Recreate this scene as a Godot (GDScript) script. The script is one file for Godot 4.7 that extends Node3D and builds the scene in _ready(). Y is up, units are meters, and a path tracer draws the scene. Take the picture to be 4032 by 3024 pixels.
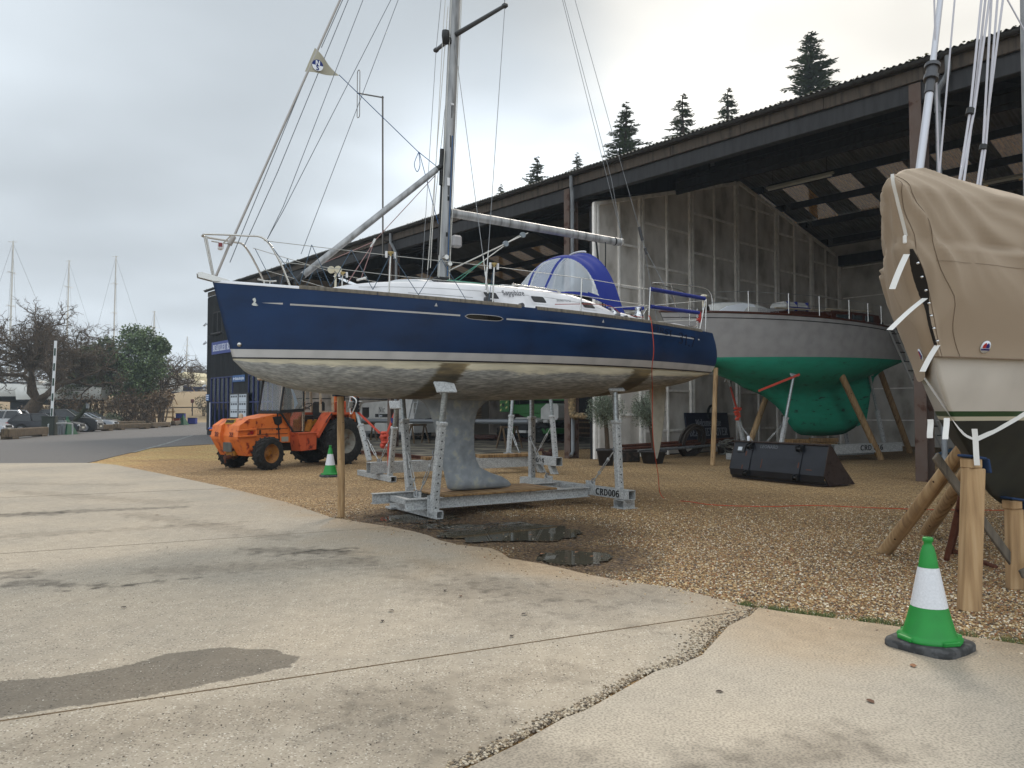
extends Node3D

const WL := 2.36
var rng := RandomNumberGenerator.new()
var mats := {}
var texs := {}
var used := {}

# ---------------------------------------------------------------- scene order
func _ready():
	rng.seed = 7
	camera_sky_sun()
	make_textures()
	ground()
	boat_shed()
	office_front()
	shed_contents()
	far_yard()
	conifers()
	oaks()
	car_park()
	blue_yacht()
	cradles()
	props_and_cones()
	tractor()
	green_yacht()
	covered_yacht()
	bucket()
	small_things()

func camera_sky_sun():
	var cam := Camera3D.new()
	cam.name = "camera"
	cam.fov = 53.07
	cam.far = 3000.0
	cam.near = 0.05
	cam.position = Vector3(0, 1.65, 0)
	cam.rotation.x = deg_to_rad(1.983)
	add_child(cam)
	cam.current = true
	var env := Environment.new()
	env.background_mode = Environment.BG_SKY
	var pano := PanoramaSkyMaterial.new()
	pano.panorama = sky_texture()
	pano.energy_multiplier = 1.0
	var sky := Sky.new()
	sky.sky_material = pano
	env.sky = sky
	env.tonemap_mode = Environment.TONE_MAPPER_LINEAR
	env.tonemap_exposure = 1.46
	env.fog_enabled = true
	env.fog_density = 0.0006
	env.fog_light_color = Color(0.74, 0.79, 0.83)
	env.sdfgi_enabled = true
	env.ssao_enabled = true
	env.ssil_enabled = true
	var we := WorldEnvironment.new()
	we.name = "world_environment"
	we.environment = env
	add_child(we)
	var sun := DirectionalLight3D.new()
	sun.name = "sun"
	sun.light_energy = 0.5
	sun.light_color = Color(1.0, 0.955, 0.89)
	sun.light_angular_distance = 14.0
	sun.shadow_enabled = true
	add_child(sun)
	sun.look_at_from_position(Vector3(10, 30, -30), Vector3(0, 0, 8), Vector3.UP)

func gauss(a: float, s: float) -> float:
	return exp(-a * a / (2.0 * s * s))

func sky_texture() -> ImageTexture:
	var w := 1024
	var h := 512
	var n := FastNoiseLite.new()
	n.seed = 5
	n.noise_type = FastNoiseLite.TYPE_SIMPLEX_SMOOTH
	n.frequency = 1.5
	n.fractal_octaves = 4
	n.fractal_gain = 0.42
	var data := PackedFloat32Array()
	data.resize(w * h * 3)
	for j in h:
		var el := 90.0 - (j + 0.5) * 180.0 / h
		var ce := cos(deg_to_rad(el))
		var se := sin(deg_to_rad(el))
		for i in w:
			var az := (i + 0.5) * 360.0 / w
			if az > 180.0: az -= 360.0
			var x := sin(deg_to_rad(az)) * ce
			var z := -cos(deg_to_rad(az)) * ce
			var k := 1.0 / maxf(0.16, absf(se) + 0.12)
			var f := n.get_noise_3d(x * k * 0.75, z * k * 0.75 + 3.0, se * 1.5)
			var f2 := n.get_noise_3d(x * k * 0.3 + 11.0, z * k * 0.42, 4.0)
			var warm := smoothstep(-16.0, 26.0, az + f * 24.0) * (1.0 - smoothstep(70.0, 130.0, az))
			var lum := 0.52 + 0.10 * f + 0.10 * f2
			lum += 0.14 * smoothstep(-24.0, -42.0, az) * smoothstep(14.0, 30.0, el) * (1.0 - smoothstep(-90.0, -160.0, az))
			lum -= 0.05 * gauss(az + 24.0, 10.0) * gauss(el - 14.0, 8.0)
			lum -= 0.10 * gauss(az - 2.0 + f * 12.0, 9.0) * gauss(el - 30.0, 5.0)
			lum += 0.08 * gauss(el, 6.0)
			lum += 0.40 * gauss(az - 4.0 - f * 14.0, 8.0) * gauss(el - 15.5, 5.5)
			lum += 0.15 * gauss(az - 20.0, 13.0) * gauss(el - 18.0 + f2 * 12.0, 6.0)
			lum += 0.05 * warm * (1.0 + 3.0 * f)
			lum += 0.34 * smoothstep(36.0, 75.0, el) * (0.9 + 0.6 * f)
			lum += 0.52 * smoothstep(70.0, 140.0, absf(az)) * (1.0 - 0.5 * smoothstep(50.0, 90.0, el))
			lum = maxf(lum, 0.25)
			var c := Vector3(0.90, 0.99, 1.07).lerp(Vector3(1.03, 1.0, 0.93), warm)
			if el < 0.0:
				lum = 0.28
			var o := (j * w + i) * 3
			data[o] = lum * c.x
			data[o + 1] = lum * c.y
			data[o + 2] = lum * c.z
	var img := Image.create_from_data(w, h, false, Image.FORMAT_RGBF, data.to_byte_array())
	return ImageTexture.create_from_image(img)

# ---------------------------------------------------------------- textures
func lut_texture(seed_: int, freq: float, type: int, oct: int, stops: Array, size := 512, cell := -1, stretch := Vector2.ONE, warp := 0.0) -> ImageTexture:
	var n := FastNoiseLite.new()
	n.seed = seed_
	n.noise_type = type
	n.frequency = freq
	n.fractal_octaves = oct
	n.fractal_type = FastNoiseLite.FRACTAL_NONE if oct < 2 else FastNoiseLite.FRACTAL_FBM
	if cell >= 0: n.cellular_return_type = cell
	if warp > 0.0:
		n.domain_warp_enabled = true
		n.domain_warp_amplitude = warp
		n.domain_warp_frequency = freq * 2.0
	var src: Image = n.get_seamless_image(int(size * stretch.x), int(size * stretch.y), false, false, 0.12, true)
	if stretch != Vector2.ONE: src.resize(size, size, Image.INTERPOLATE_CUBIC)
	src.convert(Image.FORMAT_L8)
	var b := src.get_data()
	var g := Gradient.new()
	var offs := PackedFloat32Array()
	var cols := PackedColorArray()
	for s in stops:
		offs.append(s[0])
		cols.append(s[1])
	g.offsets = offs
	g.colors = cols
	if cell == FastNoiseLite.RETURN_CELL_VALUE: g.interpolation_mode = Gradient.GRADIENT_INTERPOLATE_LINEAR
	var lut := PackedByteArray()
	for i in 256:
		var c := g.sample(i / 255.0)
		lut.append(int(clampf(c.r, 0, 1) * 255))
		lut.append(int(clampf(c.g, 0, 1) * 255))
		lut.append(int(clampf(c.b, 0, 1) * 255))
	var out := PackedByteArray()
	out.resize(b.size() * 3)
	for i in b.size():
		var k := b[i] * 3
		out[i * 3] = lut[k]
		out[i * 3 + 1] = lut[k + 1]
		out[i * 3 + 2] = lut[k + 2]
	return ImageTexture.create_from_image(Image.create_from_data(size, size, false, Image.FORMAT_RGB8, out))

func gr(v: float) -> Color:
	return Color(v, v, v)

func make_textures():
	var SM := FastNoiseLite.TYPE_SIMPLEX_SMOOTH
	texs.soft = lut_texture(3, 0.008, SM, 4, [[0.0, gr(0.84)], [0.5, gr(0.94)], [1.0, gr(1.0)]])
	texs.grain = lut_texture(4, 0.12, SM, 3, [[0.0, gr(0.62)], [0.5, gr(0.88)], [1.0, gr(1.0)]])
	texs.streak = lut_texture(9, 0.012, SM, 4, [[0.0, gr(0.5)], [0.45, gr(0.85)], [1.0, gr(1.0)]], 512, -1, Vector2(2.0, 0.25))
	texs.wood = lut_texture(12, 0.01, SM, 4, [[0.0, Color(0.48, 0.38, 0.28)], [0.35, Color(0.68, 0.57, 0.43)], [0.6, Color(0.78, 0.67, 0.52)], [1.0, Color(0.88, 0.79, 0.65)]], 512, -1, Vector2(3.0, 0.22), 20.0)
	texs.steel = lut_texture(21, 0.045, FastNoiseLite.TYPE_CELLULAR, 1, [[0.0, gr(0.74)], [0.5, gr(0.88)], [1.0, gr(1.0)]], 512, FastNoiseLite.RETURN_CELL_VALUE)
	texs.patch = lut_texture(33, 0.011, SM, 5, [[0.0, gr(0.45)], [0.46, gr(0.62)], [0.54, gr(0.95)], [1.0, gr(1.0)]])
	texs.rust = lut_texture(41, 0.013, SM, 5, [[0.0, Color(0.34, 0.2, 0.13)], [0.22, Color(0.74, 0.54, 0.42)], [0.34, Color(0.95, 0.91, 0.88)], [1.0, Color(1, 1, 1)]])
	texs.antifoul = lut_texture(52, 0.012, SM, 6, [[0.0, Color(0.235, 0.23, 0.205)], [0.42, Color(0.33, 0.325, 0.30)], [0.56, Color(0.42, 0.41, 0.375)], [0.72, Color(0.58, 0.555, 0.48)], [1.0, Color(0.68, 0.64, 0.53)]], 512, -1, Vector2(0.6, 1.7), 25.0)
	texs.keel = lut_texture(57, 0.016, SM, 6, [[0.0, Color(0.46, 0.47, 0.475)], [0.45, Color(0.54, 0.55, 0.555)], [0.66, Color(0.585, 0.595, 0.60)], [0.76, Color(0.645, 0.635, 0.585)], [1.0, Color(0.70, 0.68, 0.61)]], 512, -1, Vector2.ONE, 30.0)
	texs.gravel = lut_texture(61, 0.055, FastNoiseLite.TYPE_CELLULAR, 1, [[0.0, Color(0.30, 0.22, 0.14)], [0.2, Color(0.47, 0.36, 0.23)], [0.4, Color(0.60, 0.49, 0.33)], [0.6, Color(0.70, 0.58, 0.41)], [0.75, Color(0.56, 0.47, 0.36)], [0.88, Color(0.80, 0.70, 0.53)], [1.0, Color(0.90, 0.84, 0.72)]], 1024, FastNoiseLite.RETURN_CELL_VALUE)
	texs.gravelh = lut_texture(61, 0.055, FastNoiseLite.TYPE_CELLULAR, 1, [[0.0, gr(1.0)], [0.6, gr(0.6)], [1.0, gr(0.0)]], 1024, FastNoiseLite.RETURN_DISTANCE)
	texs.speck = lut_texture(71, 0.09, FastNoiseLite.TYPE_CELLULAR, 1, [[0.0, Color(0.46, 0.42, 0.37)], [0.06, Color(0.60, 0.555, 0.49)], [0.14, Color(0.665, 0.62, 0.55)], [0.84, Color(0.70, 0.655, 0.585)], [0.93, Color(0.74, 0.70, 0.63)], [1.0, Color(0.86, 0.83, 0.77)]], 1024, FastNoiseLite.RETURN_CELL_VALUE)
	texs.speckh = lut_texture(72, 0.05, SM, 4, [[0.0, gr(0.0)], [1.0, gr(1.0)]], 512)
	texs.asphalt = lut_texture(81, 0.16, FastNoiseLite.TYPE_CELLULAR, 1, [[0.0, gr(0.27)], [0.5, gr(0.37)], [0.85, gr(0.43)], [1.0, gr(0.56)]], 512, FastNoiseLite.RETURN_CELL_VALUE)
	texs.wall = lut_texture(91, 0.006, SM, 5, [[0.0, Color(0.70, 0.68, 0.65)], [0.4, Color(0.88, 0.87, 0.86)], [1.0, Color(1, 1, 1)]], 512, -1, Vector2(1.2, 0.8))
	texs.plastic = lut_texture(95, 0.02, SM, 4, [[0.0, Color(0.36, 0.30, 0.19)], [0.4, Color(0.74, 0.65, 0.46)], [1.0, Color(1.0, 0.95, 0.80)]], 512, -1, Vector2(1.8, 0.3))
	texs.bark = lut_texture(101, 0.02, SM, 5, [[0.0, gr(0.35)], [0.5, gr(0.75)], [1.0, gr(1.0)]], 512, -1, Vector2(2.4, 0.4))
	texs.hullblue = lut_texture(111, 0.006, SM, 5, [[0.0, gr(0.66)], [0.45, gr(0.86)], [1.0, gr(1.0)]], 512, -1, Vector2(0.8, 1.5), 30.0)
	texs.greenhull = lut_texture(115, 0.014, SM, 6, [[0.0, Color(0.05, 0.1, 0.1)], [0.13, Color(0.5, 0.6, 0.58)], [0.2, Color(0.86, 0.9, 0.88)], [1.0, Color(1, 1, 1)]], 512, -1, Vector2(0.5, 1.8))
	texs.darkhull = lut_texture(117, 0.01, SM, 5, [[0.0, gr(0.55)], [0.5, gr(0.75)], [1.0, gr(1.0)]])
	texs.cloth = lut_texture(121, 0.2, SM, 2, [[0.0, gr(0.88)], [1.0, gr(1.0)]], 256)

# a material is looked up by name; colour values are sRGB
func mt(key: String, c := Color.WHITE, rough := 0.6, metal := 0.0, tex := "", scale := 1.0, bump := "", bump_cm := 0.5) -> StandardMaterial3D:
	if mats.has(key): return mats[key]
	var m := StandardMaterial3D.new()
	m.resource_name = key
	m.albedo_color = c
	m.roughness = rough
	m.metallic = metal
	if tex != "" or bump != "":
		m.uv1_triplanar = true
		m.uv1_scale = Vector3.ONE * scale
	if tex != "": m.albedo_texture = texs[tex]
	if bump != "":
		m.heightmap_enabled = true
		m.heightmap_texture = texs[bump]
		m.heightmap_scale = bump_cm
	mats[key] = m
	return m

func glass(key: String, c: Color, alpha := 0.25, rough := 0.04) -> StandardMaterial3D:
	if mats.has(key): return mats[key]
	var m := StandardMaterial3D.new()
	m.resource_name = key
	m.albedo_color = Color(c.r, c.g, c.b, alpha)
	m.transparency = BaseMaterial3D.TRANSPARENCY_ALPHA
	m.roughness = rough
	m.metallic_specular = 0.6
	mats[key] = m
	return m

# ---------------------------------------------------------------- mesh tools
func S() -> SurfaceTool:
	var st := SurfaceTool.new()
	st.begin(Mesh.PRIMITIVE_TRIANGLES)
	st.set_uv(Vector2.ZERO)
	st.set_smooth_group(-1)
	return st

func put(called: String, st: SurfaceTool, m: Material, parent: Node = null, smooth_done := false) -> MeshInstance3D:
	if not smooth_done: st.generate_normals()
	var o := MeshInstance3D.new()
	o.name = called
	o.mesh = st.commit()
	o.material_override = m
	(parent if parent else self).add_child(o, true)
	return o

func tag(o: Node, label: String, category: String, group := "", kind := "") -> Node:
	o.set_meta("label", label)
	o.set_meta("category", category)
	if group != "": o.set_meta("group", group)
	if kind != "": o.set_meta("kind", kind)
	return o

func struct(o: Node, kind := "structure") -> Node:
	o.set_meta("kind", kind)
	return o

func thing(called: String, label: String, category: String, at := Vector3.ZERO, yaw := 0.0, group := "") -> Node3D:
	var o := Node3D.new()
	o.name = called
	o.position = at
	o.rotation.y = yaw
	add_child(o, true)
	tag(o, label, category, group)
	return o

func part(called: String, parent: Node) -> Node3D:
	var o := Node3D.new()
	o.name = called
	parent.add_child(o, true)
	return o

func copy_of(o: Node3D, label: String, at: Vector3, yaw := 0.0) -> Node3D:
	var c: Node3D = o.duplicate()
	c.name = o.name
	add_child(c, true)
	c.position = at
	c.rotation.y = yaw
	c.set_meta("label", label)
	return c

func tri(st: SurfaceTool, a: Vector3, b: Vector3, c: Vector3):
	st.add_vertex(a)
	st.add_vertex(b)
	st.add_vertex(c)

func quad(st: SurfaceTool, a: Vector3, b: Vector3, c: Vector3, d: Vector3):
	tri(st, a, b, c)
	tri(st, a, c, d)

# a box with chamfered edges
func box(st: SurfaceTool, c: Vector3, s: Vector3, bas := Basis.IDENTITY, bev := 0.0):
	st.set_smooth_group(-1)
	var h := s * 0.5
	var b := minf(bev, minf(h.x, minf(h.y, h.z)) * 0.8)
	for ax in 3:
		for sg in [-1.0, 1.0]:
			var u := (ax + 1) % 3
			var v := (ax + 2) % 3
			var p := []
			for q in [[-1, -1], [1, -1], [1, 1], [-1, 1]]:
				var e := Vector3.ZERO
				e[ax] = sg * h[ax]
				e[u] = q[0] * (h[u] - b)
				e[v] = q[1] * (h[v] - b)
				p.append(c + bas * e)
			if sg > 0: quad(st, p[3], p[2], p[1], p[0])
			else: quad(st, p[0], p[1], p[2], p[3])
	if b <= 0.0: return
	for ax in 3:
		var u := (ax + 1) % 3
		var v := (ax + 2) % 3
		for su in [-1.0, 1.0]:
			for sv in [-1.0, 1.0]:
				var p := []
				for q in [[-1, 0], [1, 0], [1, 1], [-1, 1]]:
					var e := Vector3.ZERO
					e[ax] = q[0] * (h[ax] - b)
					e[u] = su * (h[u] - (b if q[1] == 1 else 0.0))
					e[v] = sv * (h[v] - (0.0 if q[1] == 1 else b))
					p.append(c + bas * e)
				if su * sv > 0: quad(st, p[0], p[1], p[2], p[3])
				else: quad(st, p[3], p[2], p[1], p[0])
	for sx in [-1.0, 1.0]:
		for sy in [-1.0, 1.0]:
			for sz in [-1.0, 1.0]:
				var a := Vector3(sx * h.x, sy * (h.y - b), sz * (h.z - b))
				var d := Vector3(sx * (h.x - b), sy * h.y, sz * (h.z - b))
				var e := Vector3(sx * (h.x - b), sy * (h.y - b), sz * h.z)
				if sx * sy * sz > 0: tri(st, c + bas * a, c + bas * e, c + bas * d)
				else: tri(st, c + bas * a, c + bas * d, c + bas * e)

func basis_to(dir: Vector3, up := Vector3.UP) -> Basis:
	var x := dir.normalized()
	var z := x.cross(up)
	if z.length() < 0.01: z = x.cross(Vector3.RIGHT)
	z = z.normalized()
	return Basis(x, z.cross(x).normalized(), z)

# a bar from a to b; h along up, w across
func bar(st: SurfaceTool, a: Vector3, b: Vector3, w: float, h: float, bev := 0.0, up := Vector3.UP):
	box(st, (a + b) * 0.5, Vector3(a.distance_to(b), h, w), basis_to(b - a, up), bev)

func tube(st: SurfaceTool, pts: Array, r: float, n := 8, r2 := -1.0, cap := true):
	if r2 < 0: r2 = r
	var rings := []
	var bs := basis_to(pts[1] - pts[0])
	for i in pts.size():
		var d: Vector3 = pts[mini(i + 1, pts.size() - 1)] - pts[maxi(i - 1, 0)]
		if d.length() < 1e-6: d = bs.x
		d = d.normalized()
		var y := (bs.y - d * bs.y.dot(d))
		if y.length() < 0.01: y = basis_to(d).y
		y = y.normalized()
		bs = Basis(d, y, d.cross(y))
		var rr: float = lerpf(r, r2, float(i) / (pts.size() - 1))
		var ring := []
		for k in n:
			var a := TAU * k / n
			ring.append(pts[i] + (bs.y * cos(a) + bs.z * sin(a)) * rr)
		rings.append(ring)
	st.set_smooth_group(1)
	for i in rings.size() - 1:
		for k in n:
			var k2 := (k + 1) % n
			quad(st, rings[i][k], rings[i][k2], rings[i + 1][k2], rings[i + 1][k])
	st.set_smooth_group(-1)
	if cap:
		for k in range(1, n - 1):
			tri(st, rings[0][0], rings[0][k + 1], rings[0][k])
			tri(st, rings[-1][0], rings[-1][k], rings[-1][k + 1])

func lathe(st: SurfaceTool, prof: Array, n: int, xf: Transform3D, smooth := true):
	st.set_smooth_group(1 if smooth else -1)
	for i in prof.size() - 1:
		for k in n:
			var a := TAU * k / n
			var b := TAU * (k + 1) / n
			var p: Vector2 = prof[i]
			var q: Vector2 = prof[i + 1]
			var v0 := xf * Vector3(p.x * cos(a), p.y, p.x * sin(a))
			var v1 := xf * Vector3(p.x * cos(b), p.y, p.x * sin(b))
			var v2 := xf * Vector3(q.x * cos(b), q.y, q.x * sin(b))
			var v3 := xf * Vector3(q.x * cos(a), q.y, q.x * sin(a))
			if p.x > 1e-5: tri(st, v0, v2, v1) if q.x > 1e-5 else tri(st, v0, v3, v1)
			if q.x > 1e-5: tri(st, v0, v3, v2)
	st.set_smooth_group(-1)

# polygon in local xy, thickness along local z from z0 to z1
func extr(st: SurfaceTool, poly: PackedVector2Array, xf: Transform3D, z0: float, z1: float):
	st.set_smooth_group(-1)
	var pl := poly
	if Geometry2D.is_polygon_clockwise(pl): pl.reverse()
	var ix := Geometry2D.triangulate_polygon(pl)
	for i in range(0, ix.size(), 3):
		var a := pl[ix[i]]
		var b := pl[ix[i + 1]]
		var c := pl[ix[i + 2]]
		if (b - a).cross(c - a) < 0.0:
			var t := b
			b = c
			c = t
		tri(st, xf * Vector3(a.x, a.y, z1), xf * Vector3(c.x, c.y, z1), xf * Vector3(b.x, b.y, z1))
		tri(st, xf * Vector3(a.x, a.y, z0), xf * Vector3(b.x, b.y, z0), xf * Vector3(c.x, c.y, z0))
	for i in pl.size():
		var a := pl[i]
		var b := pl[(i + 1) % pl.size()]
		quad(st, xf * Vector3(a.x, a.y, z0), xf * Vector3(a.x, a.y, z1), xf * Vector3(b.x, b.y, z1), xf * Vector3(b.x, b.y, z0))

# rows of points joined into a skin; with_uv lays 0..1 over it
func skin(st: SurfaceTool, rows: Array, smooth := 1, closed := false, flip := false, with_uv := false):
	st.set_smooth_group(smooth)
	var m: int = rows[0].size()
	for i in rows.size() - 1:
		for k in (m if closed else m - 1):
			var k2 := (k + 1) % m
			var q := [rows[i][k], rows[i][k2], rows[i + 1][k2], rows[i + 1][k]]
			var uv := [Vector2(float(i) / (rows.size() - 1), float(k) / (m - 1)), Vector2(float(i) / (rows.size() - 1), float(k + 1) / (m - 1)), Vector2(float(i + 1) / (rows.size() - 1), float(k + 1) / (m - 1)), Vector2(float(i + 1) / (rows.size() - 1), float(k) / (m - 1))]
			for t in ([0, 2, 1, 0, 3, 2] if flip else [0, 1, 2, 0, 2, 3]):
				if with_uv: st.set_uv(uv[t])
				st.add_vertex(q[t])
	st.set_uv(Vector2.ZERO)
	st.set_smooth_group(-1)

func lettering(called: String, text: String, height: float, m: Material, parent: Node, xf: Transform3D, font := "Droid Sans", bold := false, width := 0.0, depth := 0.004) -> MeshInstance3D:
	var f := SystemFont.new()
	f.font_names = PackedStringArray([font])
	f.font_weight = 700 if bold else 400
	var t := TextMesh.new()
	t.text = text
	t.font = f
	t.font_size = 64
	t.pixel_size = height / 46.0
	t.depth = depth
	t.curve_step = 4.0
	var o := MeshInstance3D.new()
	o.name = called
	o.mesh = t
	o.material_override = m
	parent.add_child(o, true)
	if width > 0.0:
		var sz := t.get_aabb().size.x
		xf = xf * Transform3D(Basis.from_scale(Vector3(width / maxf(sz, 0.01), 1, 1)), Vector3.ZERO)
	o.transform = xf
	return o

func path(pts: Array, n := 8) -> Array:
	# a smooth line through the points
	var out := []
	for i in pts.size() - 1:
		var p0: Vector3 = pts[maxi(i - 1, 0)]
		var p1: Vector3 = pts[i]
		var p2: Vector3 = pts[i + 1]
		var p3: Vector3 = pts[mini(i + 2, pts.size() - 1)]
		for k in n:
			out.append(p1.cubic_interpolate(p2, p0, p3, float(k) / n))
	out.append(pts[-1])
	return out

func tab(t: Array, x: float) -> float:
	# piecewise smooth table lookup
	if x <= t[0][0]: return t[0][1]
	for i in t.size() - 1:
		if x <= t[i + 1][0]:
			var k: float = (x - t[i][0]) / (t[i + 1][0] - t[i][0])
			var p0: float = t[maxi(i - 1, 0)][1]
			var p3: float = t[mini(i + 2, t.size() - 1)][1]
			return lerpf(lerpf(t[i][1], t[i + 1][1], k), cubic_interpolate(t[i][1], t[i + 1][1], p0, p3, k), 0.6)
	return t[-1][1]

func scatter(called: String, mesh: Mesh, m: Material, xfs: Array, cols: Array, parent: Node = null) -> MultiMeshInstance3D:
	var mm := MultiMesh.new()
	mm.transform_format = MultiMesh.TRANSFORM_3D
	mm.use_colors = true
	mm.mesh = mesh
	mm.instance_count = xfs.size()
	for i in xfs.size():
		mm.set_instance_transform(i, xfs[i])
		mm.set_instance_color(i, cols[i])
	var o := MultiMeshInstance3D.new()
	o.name = called
	o.multimesh = mm
	o.material_override = m
	(parent if parent else self).add_child(o, true)
	return o

func tinted(key: String, rough := 0.8) -> StandardMaterial3D:
	if mats.has(key): return mats[key]
	var m := StandardMaterial3D.new()
	m.resource_name = key
	m.vertex_color_use_as_albedo = true
	m.roughness = rough
	mats[key] = m
	return m

# ---------------------------------------------------------------- ground
func poly(a: Array) -> PackedVector2Array:
	var p := PackedVector2Array()
	for i in range(0, a.size(), 2): p.append(Vector2(a[i], a[i + 1]))
	return p

# a flat sheet over a polygon of (x, distance ahead)
func sheet(st: SurfaceTool, p: PackedVector2Array, y: float, thick := 0.0):
	extr(st, p, Transform3D(Basis(Vector3(1, 0, 0), Vector3(0, 0, -1), Vector3(0, 1, 0)), Vector3(0, y, 0)), -thick, 0.0)

var edge_line := [-13.05, 24.1, -11.98, 23.3, -9.04, 19.94, -5.89, 16.2, -4.01, 13.78, -2.78, 11.85, -2.2, 11.3, -1.65, 10.84, -1.35, 10.5, -1.11, 10.17, -0.9, 9.75, -0.65, 9.44, -0.24, 9.2, -0.1, 8.85, -0.03, 8.58, 0.18, 8.4, 0.35, 8.26, 0.72, 7.77, 1.06, 7.42, 1.46, 7.18, 1.75, 6.81, 1.98, 6.42]
var crack_line := [1.98, 6.42, 1.85, 6.2, 1.6, 5.92, 1.43, 5.6, 1.22, 5.21, 1.02, 5.0, 0.85, 4.89, 0.51, 4.46, 0.36, 4.27, 0.23, 4.16, -0.01, 3.85, -0.23, 3.61, -0.6, 3.2, -1.5, 2.2, -3.0, 0.4, -8.0, -6.0]

func stain_map() -> ImageTexture:
	# dirt, tyre marks and the wet patch on the concrete, 24 m by 24 m seen from above: x -18..6, ahead 1..25
	var n := 1400
	var px := n / 24.0
	var fn := FastNoiseLite.new()
	fn.seed = 19
	fn.frequency = 0.006
	fn.fractal_octaves = 5
	var fine := FastNoiseLite.new()
	fine.seed = 23
	fine.frequency = 0.075
	fine.fractal_octaves = 3
	var wet := poly([-6.0, 3.1, -4.2, 4.25, -3.06, 4.7, -2.81, 4.76, -2.52, 4.97, -2.31, 5.23, -1.95, 5.38, -1.61, 5.32, -1.43, 5.18, -1.42, 4.97, -1.56, 4.82, -1.86, 4.64, -2.23, 4.4, -2.72, 4.15, -3.4, 3.8, -4.2, 3.2, -5.0, 2.4])
	# each mark: from, to, half width, darkness
	var marks := [[-9.5, 11.6, -5.6, 13.1, 0.22, 0.30], [-8.3, 11.9, -7.3, 12.3, 0.3, 0.25], [-3.0, 9.1, -1.9, 8.9, 0.3, 0.28], [-2.6, 8.8, -1.9, 9.2, 0.15, 0.22], [-5.9, 7.9, -4.8, 7.75, 0.13, 0.26], [-4.6, 7.35, -3.6, 7.2, 0.16, 0.28], [-4.1, 7.0, -3.2, 7.5, 0.1, 0.25], [-3.6, 7.9, -1.7, 8.4, 0.35, 0.16], [-6.0, 12.2, -3.0, 10.0, 0.3, 0.14], [-1.7, 8.6, 0.0, 6.0, 0.35, 0.10], [-1.0, 8.4, 0.9, 5.9, 0.3, 0.10], [-10.0, 15.5, -6.0, 13.7, 0.4, 0.12], [-13.0, 17.5, -8.5, 17.0, 0.3, 0.10], [-2.2, 3.9, 0.4, 4.9, 0.3, 0.10], [-0.6, 4.1, 0.3, 3.4, 0.5, 0.18], [0.4, 3.2, 1.6, 3.8, 0.4, 0.22], [-0.3, 7.2, 1.0, 6.9, 0.55, 0.20], [-8.0, 9.4, -4.0, 11.2, 0.25, 0.12]]
	var data := PackedByteArray()
	data.resize(n * n * 3)
	for j in n:
		var d := 1.0 + (j + 0.5) / px
		for i in n:
			var x := -18.0 + (i + 0.5) / px
			var a := fn.get_noise_2d(i, j)
			var b := fine.get_noise_2d(i, j)
			var v := 0.91 + 0.085 * a + 0.045 * b
			var warm := 0.012 * a
			for m in marks:
				if absf(x - (m[0] + m[2]) * 0.5) > 4.0 or absf(d - (m[1] + m[3]) * 0.5) > 4.0: continue
				var ex: float = m[2] - m[0]
				var ed: float = m[3] - m[1]
				var t := clampf(((x - m[0]) * ex + (d - m[1]) * ed) / (ex * ex + ed * ed), 0.0, 1.0)
				var dist := Vector2(x - m[0] - ex * t, d - m[1] - ed * t).length()
				var k: float = (1.0 - smoothstep(m[4] * 0.15, m[4] * 1.15, dist + 0.2 * a + 0.16 * b))
				v -= k * m[5] * 0.95 * (0.5 + 0.9 * absf(b) + 0.3 * a)
				warm += k * 0.006
			# mud brought in from the gravel, and algae by the corner
			var e := (x + 12.0) * 0.735 + (d - 23.3) * 0.678 if x < -2.7 else (x + 2.7) * 0.73 + (d - 11.9) * 0.68
			var mud := smoothstep(-1.5, 0.3, e + a * 1.3)
			if x > -6.0:
				v -= 0.14 * mud * (0.8 + b)
				warm += 0.06 * mud
			if d < 6.0 and x > -6.5 and Geometry2D.is_point_in_polygon(Vector2(x + b * 0.05, d + a * 0.09), wet):
				v *= 0.68
				warm += 0.004
			v = clampf(v, 0.25, 1.0)
			var o := (j * n + i) * 3
			data[o] = int(clampf(v + warm, 0, 1) * 255)
			data[o + 1] = int(clampf(v, 0, 1) * 255)
			data[o + 2] = int(clampf(v - warm * 1.3, 0, 1) * 255)
	return ImageTexture.create_from_image(Image.create_from_data(n, n, false, Image.FORMAT_RGB8, data))

func slab(called: String, p: PackedVector2Array, top: float, m: Material, parent: Node) -> MeshInstance3D:
	var st := SurfaceTool.new()
	st.begin(Mesh.PRIMITIVE_TRIANGLES)
	st.set_smooth_group(-1)
	var pl := p
	var ix := Geometry2D.triangulate_polygon(pl)
	for i in range(0, ix.size(), 3):
		var q := [pl[ix[i]], pl[ix[i + 1]], pl[ix[i + 2]]]
		if (q[1] - q[0]).cross(q[2] - q[0]) > 0.0: q = [q[0], q[2], q[1]]
		for k in [0, 1, 2]:
			st.set_uv2(Vector2((q[k].x + 18.0) / 24.0, (q[k].y - 1.0) / 24.0))
			st.add_vertex(Vector3(q[k].x, top, -q[k].y))
	for i in pl.size():
		var a := pl[i]
		var b := pl[(i + 1) % pl.size()]
		var v := [Vector3(a.x, top, -a.y), Vector3(b.x, top, -b.y), Vector3(b.x, top - 0.15, -b.y), Vector3(a.x, top - 0.15, -a.y)]
		for k in [0, 1, 2, 0, 2, 3]:
			st.set_uv2(Vector2((a.x + 18.0) / 24.0, (a.y - 1.0) / 24.0))
			st.add_vertex(v[k])
	return put(called, st, m, parent)

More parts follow.
